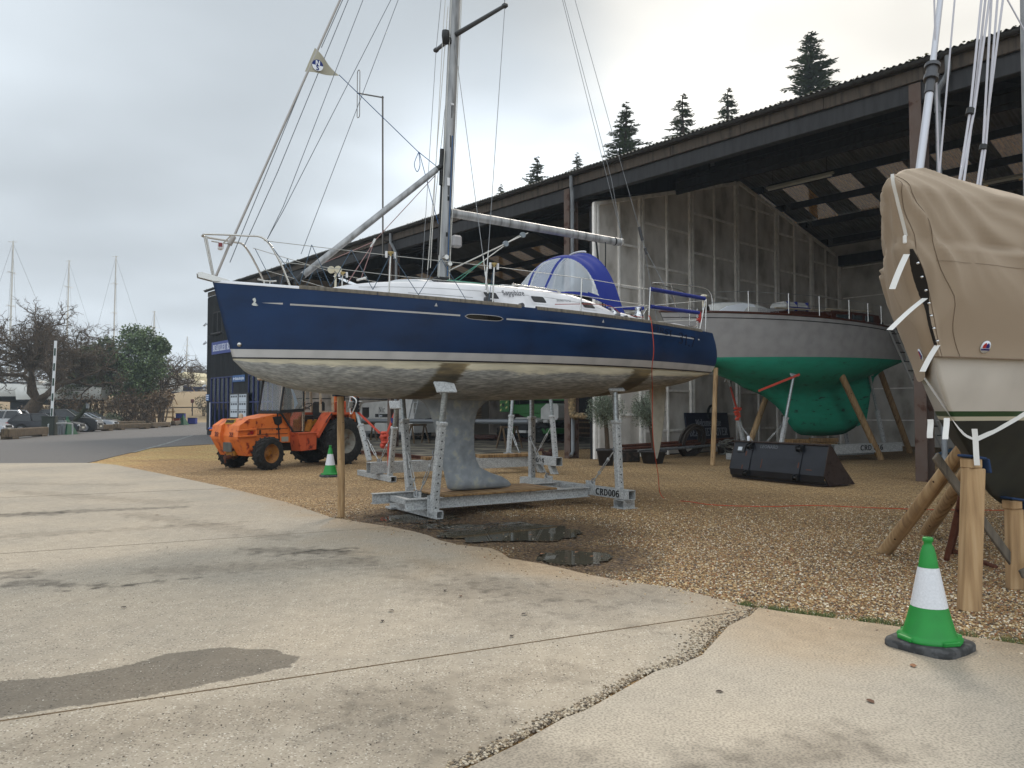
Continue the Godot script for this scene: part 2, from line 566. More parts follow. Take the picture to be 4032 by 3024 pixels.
func in_gravel(x: float, d: float) -> float:
	# signed metres from the concrete's edge, positive on the gravel
	var best := 1e9
	var sgn := 1.0
	var pts := edge_line + [2.21, 6.25, 2.8, 5.92, 3.55, 5.39, 6.0, 3.7]
	for i in range(0, pts.size() - 2, 2):
		var a := Vector2(pts[i], pts[i + 1])
		var b := Vector2(pts[i + 2], pts[i + 3])
		var q := Geometry2D.get_closest_point_to_segment(Vector2(x, d), a, b)
		var l := q.distance_to(Vector2(x, d))
		if l < best:
			best = l
			sgn = signf((b - a).cross(Vector2(x, d) - a))
	return best * sgn

var pools := [[-1.42, 11.95, 0.62, 0.50], [-0.02, 10.6, 0.98, 0.80], [0.70, 8.78, 0.42, 0.42], [-0.95, 11.15, 0.5, 0.25]]

func wetness(x: float, d: float) -> float:
	var w := 0.0
	for p in pools:
		w = maxf(w, 1.25 - Vector2((x - p[0]) / (p[2] + 0.35), (d - p[1]) / (p[3] + 0.5)).length() * 0.8)
	return clampf(w * 1.8, 0.0, 1.0)

func ground():
	var st := S()
	quad(st, Vector3(-900, -0.3, 300), Vector3(900, -0.3, 300), Vector3(900, -0.3, -1500), Vector3(-900, -0.3, -1500))
	struct(put("ground", st, mt("earth", Color(0.34, 0.31, 0.24), 0.95, 0, "soft", 0.15)))
	# gravel: a grid whose vertex colours carry wet mud and worn, sandy ground
	var gm := mt("gravel", Color(1, 1, 1), 0.9, 0, "gravel", 0.85, "gravelh", 1.2)
	gm.vertex_color_use_as_albedo = true
	var fn := FastNoiseLite.new()
	fn.seed = 31
	fn.frequency = 0.35
	fn.fractal_octaves = 4
	st = SurfaceTool.new()
	st.begin(Mesh.PRIMITIVE_TRIANGLES)
	st.set_smooth_group(1)
	var xs := []
	var ds := []
	var x := -22.0
	while x < 26.0:
		xs.append(x)
		x += 0.2 if x > -4.0 and x < 6.0 else 0.6
	var d := 0.5
	while d < 52.0:
		ds.append(d)
		d += 0.16 if d < 14.0 else (0.4 if d < 26.0 else 1.0)
	var cols := []
	var pos := []
	for j in ds.size():
		var cr := []
		var pr := []
		for i in xs.size():
			var px: float = xs[i]
			var pd: float = ds[j]
			var a := fn.get_noise_2d(px, pd)
			var w := wetness(px + a * 0.25, pd + a * 0.3)
			var c := Vector3(0.74, 0.675, 0.56) * (1.0 + 0.25 * a)
			var near := 1.0 - smoothstep(6.0, 11.0, pd)
			c = c.lerp(Vector3(0.92, 0.86, 0.74), near * 0.8)
			c = c.lerp(Vector3(1.15, 0.98, 0.66) * (1.0 + 0.2 * a), smoothstep(-5.0, -11.0, px) * smoothstep(20.0, 25.0, pd) * 0.95)
			var trod := smoothstep(0.05, 0.35, fn.get_noise_2d(px * 0.35 + 40.0, pd * 0.6)) * smoothstep(11.0, 14.0, pd)
			c = c.lerp(Vector3(0.60, 0.53, 0.42), trod * 0.7)
			c = c.lerp(Vector3(0.20, 0.165, 0.125), w * 0.92)
			cr.append(Color(c.x, c.y, c.z))
			pr.append(Vector3(px, 0.010 * a * (1.0 - w) - 0.030 * smoothstep(0.45, 1.0, w) - 0.004, -pd))
		cols.append(cr)
		pos.append(pr)
	for j in ds.size() - 1:
		for i in xs.size() - 1:
			for q in [[0, 0], [0, 1], [1, 1], [0, 0], [1, 1], [1, 0]]:
				st.set_color(cols[j + q[1]][i + q[0]])
				st.add_vertex(pos[j + q[1]][i + q[0]])
	struct(put("gravel", st, gm))
	# the road
	st = S()
	sheet(st, poly([-70, 23.9, -13.3, 24.05, -13.5, 24.9, -14.9, 30.1, -15.9, 34.0, -14.8, 37.6, -12.0, 37.2, -9.5, 37.3, -8.7, 38.3, -13.0, 43.3, -20.6, 51.9, -22.0, 60.0, -26.0, 75.0, -44.0, 112.0, -75.0, 150.0, -95.0, 150.0, -52.0, 104.0, -40.0, 88.0, -38.0, 78.0, -35.5, 70.0, -34.0, 60.0, -31.0, 50.0, -28.0, 42.0, -70, 40]), 0.014, 0.2)
	struct(put("road", st, mt("asphalt", Color(0.93, 0.89, 0.86), 0.85, 0, "asphalt", 1.1, "asphalt", 0.4)))
	st = S()
	sheet(st, poly([-14.9, 30.2, -14.8, 30.25, -17.0, 38.0, -21.05, 50.9, -21.2, 50.9, -17.15, 37.8]), 0.018, 0.01)
	struct(put("road_line", st, mt("road_paint", Color(0.6, 0.6, 0.58), 0.8, 0, "patch", 0.8)))
	st = S()
	sheet(st, poly([-70, 40, -28.0, 42.0, -31.0, 50.0, -34.0, 60.0, -35.5, 70.0, -38.0, 78.0, -46.0, 92.0, -120, 95, -120, 40]), 0.010, 0.2)
	struct(put("car_park_ground", st, mt("carpark", Color(0.42, 0.40, 0.36), 0.9, 0, "grain", 0.4)))
	# concrete, cast in bays
	var cm := mt("concrete", Color(0.95, 0.945, 0.94), 0.85, 0, "speck", 1.25, "speckh", 0.15)
	cm.detail_enabled = true
	cm.detail_blend_mode = BaseMaterial3D.BLEND_MODE_MUL
	cm.detail_uv_layer = BaseMaterial3D.DETAIL_UV_2
	cm.detail_albedo = stain_map()
	texs.stain = cm.detail_albedo
	var nm := mt("smooth_concrete", Color(0.745, 0.70, 0.63), 0.8, 0, "grain", 0.8)
	nm.detail_enabled = true
	nm.detail_blend_mode = BaseMaterial3D.BLEND_MODE_MUL
	nm.detail_uv_layer = BaseMaterial3D.DETAIL_UV_2
	nm.detail_albedo = texs.stain
	var old := poly([-40, -6, -40, 23.8] + edge_line + crack_line.slice(2))
	var pv := Node3D.new()
	pv.name = "pavement"
	add_child(pv)
	struct(pv)
	var offs := [-40.0, -2.2, 1.2, 4.87, 7.1, 10.5, 13.7, 17.2, 21.0, 60.0]
	for i in offs.size() - 1:
		var j := Vector2(0.9, 0.437)
		var p := Vector2(-0.437, 0.9)
		var g := 0.007
		var r := PackedVector2Array([j * -70 + p * (offs[i] + g), j * 70 + p * (offs[i] + g), j * 70 + p * (offs[i + 1] - g), j * -70 + p * (offs[i + 1] - g)])
		for q in Geometry2D.intersect_polygons(old, r):
			slab("slab", q, 0.016 + 0.003 * (i % 2), cm, pv)
	var neu := poly([2.02, 6.42, 2.21, 6.27, 2.5, 6.1, 2.8, 5.93, 3.06, 5.76, 3.55, 5.41, 6.0, 3.72, 14.0, -2.0, 14.0, -6.0])
	var back := crack_line.duplicate()
	for i in range(back.size() - 2, -1, -2): neu.append(Vector2(back[i] + 0.045, back[i + 1] - 0.03))
	slab("slab", neu, 0.024, nm, pv)
	# the shed's own floor
	var fl := Node3D.new()
	fl.name = "shed_floor"
	shed_at(fl)
	struct(fl)
	st = S()
	box(st, Vector3(-13.8, -0.09, -8.0), Vector3(19.4, 0.2, 22.0))
	put("slab", st, mt("dirty_floor", Color(0.50, 0.46, 0.39), 0.85, 0, "patch", 0.12, "speckh", 0.3), fl)
	# standing water
	puddles()
	loose_stones()
	weeds()

func shed_at(o: Node3D):
	o.position = Vector3(1.99, 0, -26.7)
	o.rotation.y = atan2(-0.751, 0.661)
	add_child(o, true)

func puddles():
	var fn := FastNoiseLite.new()
	fn.seed = 77
	fn.frequency = 2.2
	fn.fractal_octaves = 4
	var wm := mt("still_water", Color(0.40, 0.38, 0.325), 0.02)
	wm.metallic_specular = 0.75
	for p in pools:
		var pts := PackedVector2Array()
		for k in 90:
			var a := TAU * k / 90
			var r := 1.0 + 0.38 * fn.get_noise_2d(p[0] * 7 + cos(a) * 0.6, p[1] * 3 + sin(a) * 0.6)
			pts.append(Vector2(p[0] + cos(a) * p[2] * r, p[1] + sin(a) * p[3] * r))
		var st := S()
		sheet(st, pts, -0.012)
		tag(put("puddle", st, wm), "", "puddle")
		struct(get_child(get_child_count() - 1))
	var labels := ["shallow brown puddle around the front foot of the boat cradle", "widest puddle, reflecting the cradle posts below the keel", "small dark puddle with floating leaves nearest the concrete edge", "thin strip of water between the cradle foot and the wide puddle"]
	var k := 0
	for c in get_children():
		if String(c.name).begins_with("puddle"):
			c.set_meta("label", labels[k])
			k += 1

func stone_mesh(seed_: int) -> ArrayMesh:
	var r := RandomNumberGenerator.new()
	r.seed = seed_
	var st := S()
	st.set_smooth_group(1)
	var n := 6
	var rows := [[], [], []]
	for k in n:
		var a := TAU * k / n
		rows[0].append(Vector3(cos(a) * r.randf_range(0.42, 0.6), -0.12, sin(a) * r.randf_range(0.3, 0.5)))
		rows[1].append(Vector3(cos(a) * r.randf_range(0.5, 0.62), r.randf_range(0.05, 0.18), sin(a) * r.randf_range(0.36, 0.55)))
		rows[2].append(Vector3(cos(a) * 0.26, r.randf_range(0.26, 0.36), sin(a) * 0.24))
	for i in 2:
		for k in n: quad(st, rows[i][k], rows[i][(k + 1) % n], rows[i + 1][(k + 1) % n], rows[i + 1][k])
	for k in range(1, n - 1): tri(st, rows[2][0], rows[2][k], rows[2][k + 1])
	st.generate_normals()
	return st.commit()

func loose_stones():
	var pal := [Color(0.52, 0.38, 0.22), Color(0.66, 0.52, 0.33), Color(0.74, 0.63, 0.45), Color(0.42, 0.31, 0.2), Color(0.80, 0.72, 0.58), Color(0.5, 0.44, 0.37), Color(0.34, 0.28, 0.23), Color(0.88, 0.83, 0.74), Color(0.60, 0.40, 0.25)]
	var sets := [[[], []], [[], []], [[], []]]
	var tries := 0
	while tries < 190000:
		tries += 1
		var d := 5.0 + 10.5 * pow(rng.randf(), 1.2)
		var x := rng.randf_range(-0.6 * d, 0.72 * d + 0.6)
		if rng.randf() < smoothstep(9.0, 15.5, d): continue
		var e := in_gravel(x, d)
		if e < -0.55: continue
		if e < 0.05 and rng.randf() > 0.10 * exp(e * 6.0): continue
		var w := wetness(x, d)
		if w > 0.8 and rng.randf() < 0.985: continue
		var s := rng.randf_range(0.009, 0.022) * (1.35 if rng.randf() < 0.07 else 1.0)
		var c: Color = pal[rng.randi() % pal.size()]
		c = c.srgb_to_linear() * rng.randf_range(0.6, 1.0) * lerpf(1.0, 0.42, w)
		var k := rng.randi() % 3
		var b := Basis(Vector3.UP, rng.randf() * TAU) * Basis(Vector3.RIGHT, rng.randf_range(-0.4, 0.4))
		sets[k][0].append(Transform3D(b.scaled(Vector3.ONE * s), Vector3(x, (0.004 if e > 0 else 0.02), -d)))
		sets[k][1].append(Color(c.r, c.g, c.b))
	for k in 3:
		var o := scatter("loose_gravel", stone_mesh(500 + k), tinted("flint", 0.75), sets[k][0], sets[k][1])
		struct(o, "stuff")

func weeds():
	# moss and short grass along the edge of the smooth slab
	var st := S()
	tri(st, Vector3(-0.5, 0, 0), Vector3(0.5, 0, 0), Vector3(0.15, 1, 0.25))
	st.generate_normals()
	var blade := st.commit()
	var xfs := []
	var cols := []
	var line := [1.9, 6.55, 2.21, 6.32, 2.8, 6.0, 3.55, 5.49, 4.6, 4.75]
	for k in 5200:
		var t := rng.randf() * (line.size() / 2 - 1)
		var i := int(t)
		var a := Vector2(line[i * 2], line[i * 2 + 1]).lerp(Vector2(line[i * 2 + 2], line[i * 2 + 3]), t - i)
		if sin(a.x * 9.0) + sin(a.x * 23.0 + 1.0) < -0.5 and rng.randf() < 0.85: continue
		var off := absf(rng.randfn(0.0, 0.10))
		var p := a + Vector2(0.56, 0.83) * (off - 0.02)
		var h := rng.randf_range(0.012, 0.045) * (1.0 - off * 2.0)
		if h < 0.004: continue
		var b := Basis(Vector3.UP, rng.randf() * TAU) * Basis(Vector3.RIGHT, rng.randf_range(-0.7, 0.7))
		xfs.append(Transform3D(b * Basis.from_scale(Vector3(0.006, h, h)), Vector3(p.x, 0.004, -p.y)))
		var g := rng.randf()
		cols.append(Color(0.05, 0.09, 0.025).lerp(Color(0.16, 0.17, 0.05), g))
	struct(scatter("grass", blade, tinted("grass_blade", 0.8), xfs, cols), "stuff")
	# old leaves lying in the mud beside the water
	st = S()
	quad(st, Vector3(-0.5, 0.0, 0), Vector3(0, 0.12, -0.3), Vector3(0.5, 0.02, 0), Vector3(0, 0.1, 0.3))
	st.generate_normals()
	var leaf := st.commit()
	xfs = []
	cols = []
	for k in 6000:
		var p: Array = pools[rng.randi() % 4]
		var a := rng.randf() * TAU
		var rr := 1.0 + absf(rng.randfn(0.08, 0.5))
		rr = rr * 0.75 + 0.22
		if rng.randf() < 0.012: rr = rng.randf()
		var x: float = p[0] + cos(a) * (p[2] + 0.12) * rr
		var d: float = p[1] + sin(a) * (p[3] + 0.12) * rr
		if in_gravel(x, d) < -0.3 * rng.randf(): continue
		var b := Basis(Vector3.UP, rng.randf() * TAU) * Basis(Vector3.RIGHT, rng.randf_range(-0.5, 0.5))
		xfs.append(Transform3D(b.scaled(Vector3.ONE * rng.randf_range(0.012, 0.04)), Vector3(x, 0.006, -d)))
		cols.append([Color(0.05, 0.03, 0.018), Color(0.09, 0.05, 0.025), Color(0.16, 0.1, 0.05), Color(0.03, 0.022, 0.02)][rng.randi() % 4])
	struct(scatter("rotting_leaves", leaf, tinted("leaf_litter", 0.7), xfs, cols), "stuff")

# ---------------------------------------------------------------- the big shed; local x runs along its open front, z comes out of it
var shed: Node3D
const RIDGE := 12.2
const EAVE := 9.84

func roof_y(z: float) -> float:
	return RIDGE - absf(z + 9.1) * (RIDGE - EAVE) / 9.5

func corrugated(z0: float, z1: float, w: float) -> ArrayMesh:
	var st := S()
	var rows := [[], []]
	for i in 50:
		var x := w * i / 49.0
		var y := 0.026 * cos(TAU * x / 0.146)
		rows[0].append(Vector3(x, roof_y(z0) + y, z0))
		rows[1].append(Vector3(x, roof_y(z1) + y, z1))
	skin(st, rows)
	st.generate_normals()
	return st.commit()

func wall_top(z: float) -> float:
	return minf(11.25, minf(8.72 + (-z - 0.2) * 0.285, 11.25 - maxf(0.0, -z - 9.3) * 0.225))

func boat_shed():
	shed = Node3D.new()
	shed.name = "boat_shed"
	shed_at(shed)
	tag(shed, "long black-framed open-fronted boat shed with a corrugated roof and rusty columns", "shed")
	var dark := mt("shed_steel", Color(0.16, 0.155, 0.16), 0.7, 0.0, "streak", 0.5)
	var rusty := mt("rusty_steel", Color(0.36, 0.305, 0.275), 0.85, 0.0, "rust", 0.25, "grain", 0.2)
	var fas := mt("fascia_timber", Color(0.33, 0.29, 0.25), 0.9, 0.0, "streak", 0.5)
	var grey := mt("roof_sheet", Color(0.46, 0.46, 0.45), 0.75, 0.0, "wall", 0.4)
	# roof sheets: alternate ones on the far slope let yellow light through
	var lit := mt("clear_sheet", Color(0.95, 0.80, 0.50), 0.5, 0.0, "plastic", 0.5)
	lit.transparency = BaseMaterial3D.TRANSPARENCY_ALPHA
	lit.albedo_color.a = 0.96
	lit.backlight = Color(1.0, 0.9, 0.66)
	var zb := [-9.1, -11.6, -15.3, -18.7]
	var back := []
	for k in 3: back.append(corrugated(zb[k] + 0.02, zb[k + 1] - 0.08, 1.06))
	var front := corrugated(0.42, -9.12, 1.06)
	var x := -34.5
	var n := 0
	while x < 23.5:
		for k in 4:
			var o := MeshInstance3D.new()
			o.name = "roof_light" if k == 1 and n % 2 == 1 else "roof_sheet"
			o.mesh = front if k == 3 else back[k]
			o.material_override = lit if o.name == "roof_light" else grey
			o.position = Vector3(x, 0.004 * (n % 2), 0)
			shed.add_child(o, true)
		x += 1.022
		n += 1
	# columns, rafters, beams
	for cx in [-23.0, -11.4, 0.0, 11.55, 23.2]:
		var st := S()
		if cx < 20.0 and cx > -20.0:
			box(st, Vector3(cx - 0.12, 4.7, -0.13), Vector3(0.03, 9.4, 0.42))
			box(st, Vector3(cx - 0.01, 4.7, 0.09), Vector3(0.27, 9.4, 0.025))
			box(st, Vector3(cx - 0.01, 4.7, -0.33), Vector3(0.27, 9.4, 0.025))
		else: box(st, Vector3(cx, 4.7, -0.13), Vector3(0.27, 9.4, 0.42))
		put("column", st, rusty, shed)
		st = S()
		box(st, Vector3(cx, 4.6, -18.0), Vector3(0.27, 9.2, 0.42))
		put("column", st, dark, shed)
		st = S()
		bar(st, Vector3(cx, roof_y(-0.3) - 0.62, -0.3), Vector3(cx, RIDGE - 0.62, -9.1), 0.3, 0.62)
		bar(st, Vector3(cx, roof_y(-17.9) - 0.62, -17.9), Vector3(cx, RIDGE - 0.62, -9.1), 0.3, 0.62)
		put("rafter", st, dark, shed)
	for i in 10:
		var st := S()
		var z: float = [-0.9, -3.0, -5.2, -7.4, -8.8, -9.5, -11.5, -13.4, -15.35, -17.4][i]
		for q in [[-34.3, 0.75], [1.05, 23.8]]:
			box(st, Vector3((q[0] + q[1]) * 0.5, roof_y(z) - 0.19, z), Vector3(q[1] - q[0], 0.27, 0.16))
		put("purlin", st, dark, shed)
	var st := S()
	box(st, Vector3(-5.3, 9.2, -0.05), Vector3(58.4, 0.46, 0.22), Basis.IDENTITY, 0.02)
	put("front_beam", st, dark, shed)
	st = S()
	box(st, Vector3(12.2, 9.0, -17.9), Vector3(22.2, 0.5, 0.3))
	put("back_beam", st, dark, shed)
	st = S()
	box(st, Vector3(12.3, 10.07, -4.85), Vector3(22.6, 0.05, 0.3))
	box(st, Vector3(12.3, 10.37, -4.85), Vector3(22.6, 0.05, 0.3))
	box(st, Vector3(12.3, 10.2, -4.85), Vector3(22.6, 0.6, 0.08))
	put("crane_beam", st, dark, shed)
	x = -34.4
	n = 0
	while x < 23.6:
		st = S()
		box(st, Vector3(x + 1.2, 9.585 + 0.006 * (n % 3), 0.10 + 0.008 * (n % 2)), Vector3(2.42, 0.31, 0.07), Basis.IDENTITY, 0.012)
		put("fascia_board", st, fas, shed)
		x += 2.43
		n += 1
	st = S()
	var rows := []
	for q in [-34.5, 24.0]:
		var r := []
		for k in 9:
			var a := PI + PI * k / 8.0
			r.append(Vector3(q, 9.83 + 0.09 * sin(a), 0.27 + 0.10 * cos(a)))
		for k in 9:
			var a := TAU - PI * k / 8.0
			r.append(Vector3(q, 9.83 + 0.075 * sin(a), 0.27 + 0.085 * cos(a)))
		rows.append(r)
	skin(st, rows, 1, true)
	put("gutter", st, mt("gutter", Color(0.24, 0.235, 0.23), 0.8, 0, "streak", 0.6), shed)
	# moss clumps on the gutter and sheet edge
	var xfs := []
	var cols := []
	var ball := SphereMesh.new()
	ball.radius = 0.5
	ball.height = 1.0
	ball.radial_segments = 6
	ball.rings = 3
	for k in 700:
		var s := rng.randf_range(0.015, 0.045)
		xfs.append(Transform3D(Basis.from_scale(Vector3(s * 1.8, s, s)), Vector3(rng.randf_range(-34.0, 23.0), EAVE + 0.02 + rng.randf() * 0.03, 0.30 + rng.randf_range(-0.1, 0.12))))
		cols.append(Color(0.05, 0.06, 0.025).lerp(Color(0.11, 0.11, 0.05), rng.randf()))
	struct(scatter("moss", ball, tinted("moss", 0.95), xfs, cols, shed), "stuff")
	# downpipes with swan necks
	var pm := mt("grey_pipe", Color(0.50, 0.51, 0.52), 0.5, 0, "streak", 0.7)
	for q in [[-11.12, -0.4, 0.02], [0.36, 0.0, 0.04], [12.32, -0.24, 0.02]]:
		st = S()
		tube(st, path([Vector3(q[0], 9.75, 0.25), Vector3(q[0], 9.35, 0.25), Vector3(q[0] - q[1] * 0.2, 9.22, 0.24), Vector3(q[0] - q[1] * 0.8, 8.85, 0.2), Vector3(q[0] - q[1], 8.7, 0.2), Vector3(q[0] - q[1], 8.3, 0.2)] if q[0] < 0 else [Vector3(q[0], 9.75, 0.25), Vector3(q[0], 9.4, 0.25), Vector3(q[0] + q[1] * 0.3, 9.25, 0.22), Vector3(q[0] + q[1], 9.0, 0.2), Vector3(q[0] + q[1], 8.6, 0.2)], 5), 0.065, 12)
		var px: float = q[0] - q[1] if q[0] < 0 else q[0] + q[1]
		tube(st, [Vector3(px, 8.6, 0.2), Vector3(px, 0.25, 0.2), Vector3(px + q[2], 0.12, 0.35)], 0.062, 12)
		for y in [8.62, 6.6, 4.4, 2.2]: tube(st, [Vector3(px, y, 0.2), Vector3(px, y - 0.1, 0.2)], 0.075, 12)
		put("downpipe", st, pm, shed)
	# the pipe lagging and bent joint low on the middle pipe
	st = S()
	tube(st, path([Vector3(0.36, 2.45, 0.24), Vector3(0.36, 1.75, 0.24), Vector3(0.42, 1.52, 0.26), Vector3(0.62, 1.47, 0.3)], 5), 0.135, 12)
	tube(st, [Vector3(0.6, 1.47, 0.3), Vector3(0.86, 1.47, 0.34)], 0.085, 10)
	tube(st, [Vector3(0.84, 1.47, 0.34), Vector3(1.1, 1.47, 0.38)], 0.11, 10)
	put("pipe_lagging", st, mt("lagging", Color(0.56, 0.47, 0.33), 0.9, 0, "patch", 0.9), shed)
	# the cross wall: panels framed by battens
	var cream := mt("painted_panel", Color(0.88, 0.86, 0.83), 0.9, 0.0, "wall", 0.22)
	var batten := mt("painted_batten", Color(0.97, 0.95, 0.92), 0.85, 0.0, "soft", 0.6)
	var cw := part("cross_wall", shed)
	var zs := [-0.35, -2.8, -5.85, -9.05, -12.25, -15.4, -18.2]
	var levels := [[1.5, 3.03, 4.55, 6.06, 7.57], [0.9, 2.4, 3.9, 5.42, 6.97, 8.55], [1.5, 3.1, 4.65, 6.25, 7.85, 9.42], [0.9, 2.4, 4.0, 5.6, 7.15, 8.74, 10.33], [1.5, 3.1, 4.75, 6.35, 7.95, 9.6], [0.9, 2.4, 4.0, 5.6, 7.15, 8.74]]
	var face := Basis(Vector3(0, 0, -1), Vector3.UP, Vector3(1, 0, 0))
	for b in 6:
		var zm: float = (zs[b] + zs[b + 1]) * 0.5
		var ys: Array = [0.02] + levels[b] + [13.0]
		for hf in 2:
			var a0: float = -(zs[b] if hf == 0 else zm) + 0.02
			var a1: float = -(zm if hf == 0 else zs[b + 1]) - 0.02
			for i in ys.size() - 1:
				var t0 := wall_top(-a0)
				var t1 := wall_top(-a1)
				if ys[i] > maxf(t0, t1): continue
				var p := PackedVector2Array([Vector2(a0, ys[i] + 0.015), Vector2(a1, ys[i] + 0.015), Vector2(a1, minf(ys[i + 1] - 0.015, t1)), Vector2(a0, minf(ys[i + 1] - 0.015, t0))])
				if p[2].y < p[1].y + 0.02 or p[3].y < p[0].y + 0.02: continue
				st = S()
				extr(st, p, Transform3D(face, Vector3(0.9, 0, 0)), -0.03, 0.0 + 0.004 * rng.randf())
				put("panel", st, cream, cw)
		for l in levels[b]:
			if l > wall_top(zm) - 0.15: continue
			st = S()
			box(st, Vector3(0.915, l, zm), Vector3(0.05, 0.09, absf(zs[b] - zs[b + 1]) - 0.2), Basis.IDENTITY, 0.008)
			put("batten", st, batten, cw)
		st = S()
		box(st, Vector3(0.93, wall_top(zm) * 0.5, zm), Vector3(0.08, wall_top(zm), 0.09), Basis.IDENTITY, 0.01)
		put("batten", st, batten, cw)
	for z in zs:
		for off in [-0.085, 0.085]:
			st = S()
			box(st, Vector3(0.945, wall_top(z) * 0.5, z + off), Vector3(0.11, wall_top(z), 0.11), Basis.IDENTITY, 0.012)
			put("batten", st, batten, cw)
	for q in [[-0.25, -9.3], [-9.3, -18.2]]:
		st = S()
		bar(st, Vector3(0.94, wall_top(q[0]), q[0]), Vector3(0.94, wall_top(q[1]), q[1]), 0.10, 0.14, 0.01)
		put("batten", st, batten, cw)
	st = S()
	extr(st, PackedVector2Array([Vector2(0.3, 0), Vector2(18.2, 0), Vector2(18.2, 9.2), Vector2(9.3, 11.2), Vector2(0.3, 8.7)]), Transform3D(face, Vector3(0.8, 0, 0)), -0.1, 0.05)
	put("wall_core", st, dark, cw)
	# outer walls
	var blk := mt("whitewashed_block", Color(0.80, 0.785, 0.755), 0.9, 0.0, "wall", 0.2, "soft", 0.5)
	for q in [[Vector3(12.0, 4.5, -18.35), Vector3(23.4, 9.0, 0.2)], [Vector3(23.5, 4.6, -9.2), Vector3(0.2, 9.2, 18.1)]]:
		st = S()
		box(st, q[0] + Vector3(0, 0.42, 0), q[1] + Vector3(0, 0.9, 0))
		put("outer_wall", st, blk, shed)
	for q in [[Vector3(-11.2, 4.85, -18.35), Vector3(23.4, 9.7, 0.2)], [Vector3(-34.4, 4.7, -9.2), Vector3(0.2, 9.4, 17.8)]]:
		st = S()
		box(st, q[0], q[1])
		put("outer_wall", st, dark, shed)
	# block joints on the back wall that faces the yard
	for i in 6:
		st = S()
		box(st, Vector3(12.3, 1.5 * i + 1.2, -18.24), Vector3(22.4, 0.05, 0.03))
		put("joint_strip", st, batten, shed)
	# gable infill of dark boards
	for gx in [-34.4, 23.5]:
		st = S()
		extr(st, PackedVector2Array([Vector2(0.2, 9.2), Vector2(18.3, 9.2), Vector2(9.1, 12.0)]), Transform3D(face, Vector3(gx, 0, 0)), -0.08, 0.08)
		put("gable", st, dark, shed)
	# strip lights, switched off
	var lm := mt("lamp_housing", Color(0.62, 0.61, 0.57), 0.5)
	for q in [[4.3, 10.33, -8.0, 2.7], [10.2, 10.1, -12.6, 2.4], [-4.2, 10.2, -8.0, 2.6], [17.0, 10.3, -8.0, 2.7]]:
		var lamp := part("strip_light", shed)
		st = S()
		box(st, Vector3(q[0], q[1], q[2]), Vector3(q[3], 0.09, 0.13), Basis.IDENTITY, 0.02)
		put("housing", st, lm, lamp)
		st = S()
		tube(st, [Vector3(q[0] - q[3] * 0.47, q[1] - 0.08, q[2]), Vector3(q[0] + q[3] * 0.47, q[1] - 0.08, q[2])], 0.045, 10)
		put("tube", st, mt("lamp_tube", Color(0.8, 0.8, 0.76), 0.3), lamp)
		st = S()
		for e in [-0.4, 0.4]: tube(st, [Vector3(q[0] + e * q[3], q[1] + 0.04, q[2]), Vector3(q[0] + e * q[3], roof_y(q[2]) - 0.1, q[2])], 0.008, 4)
		put("hanger", st, dark, lamp)

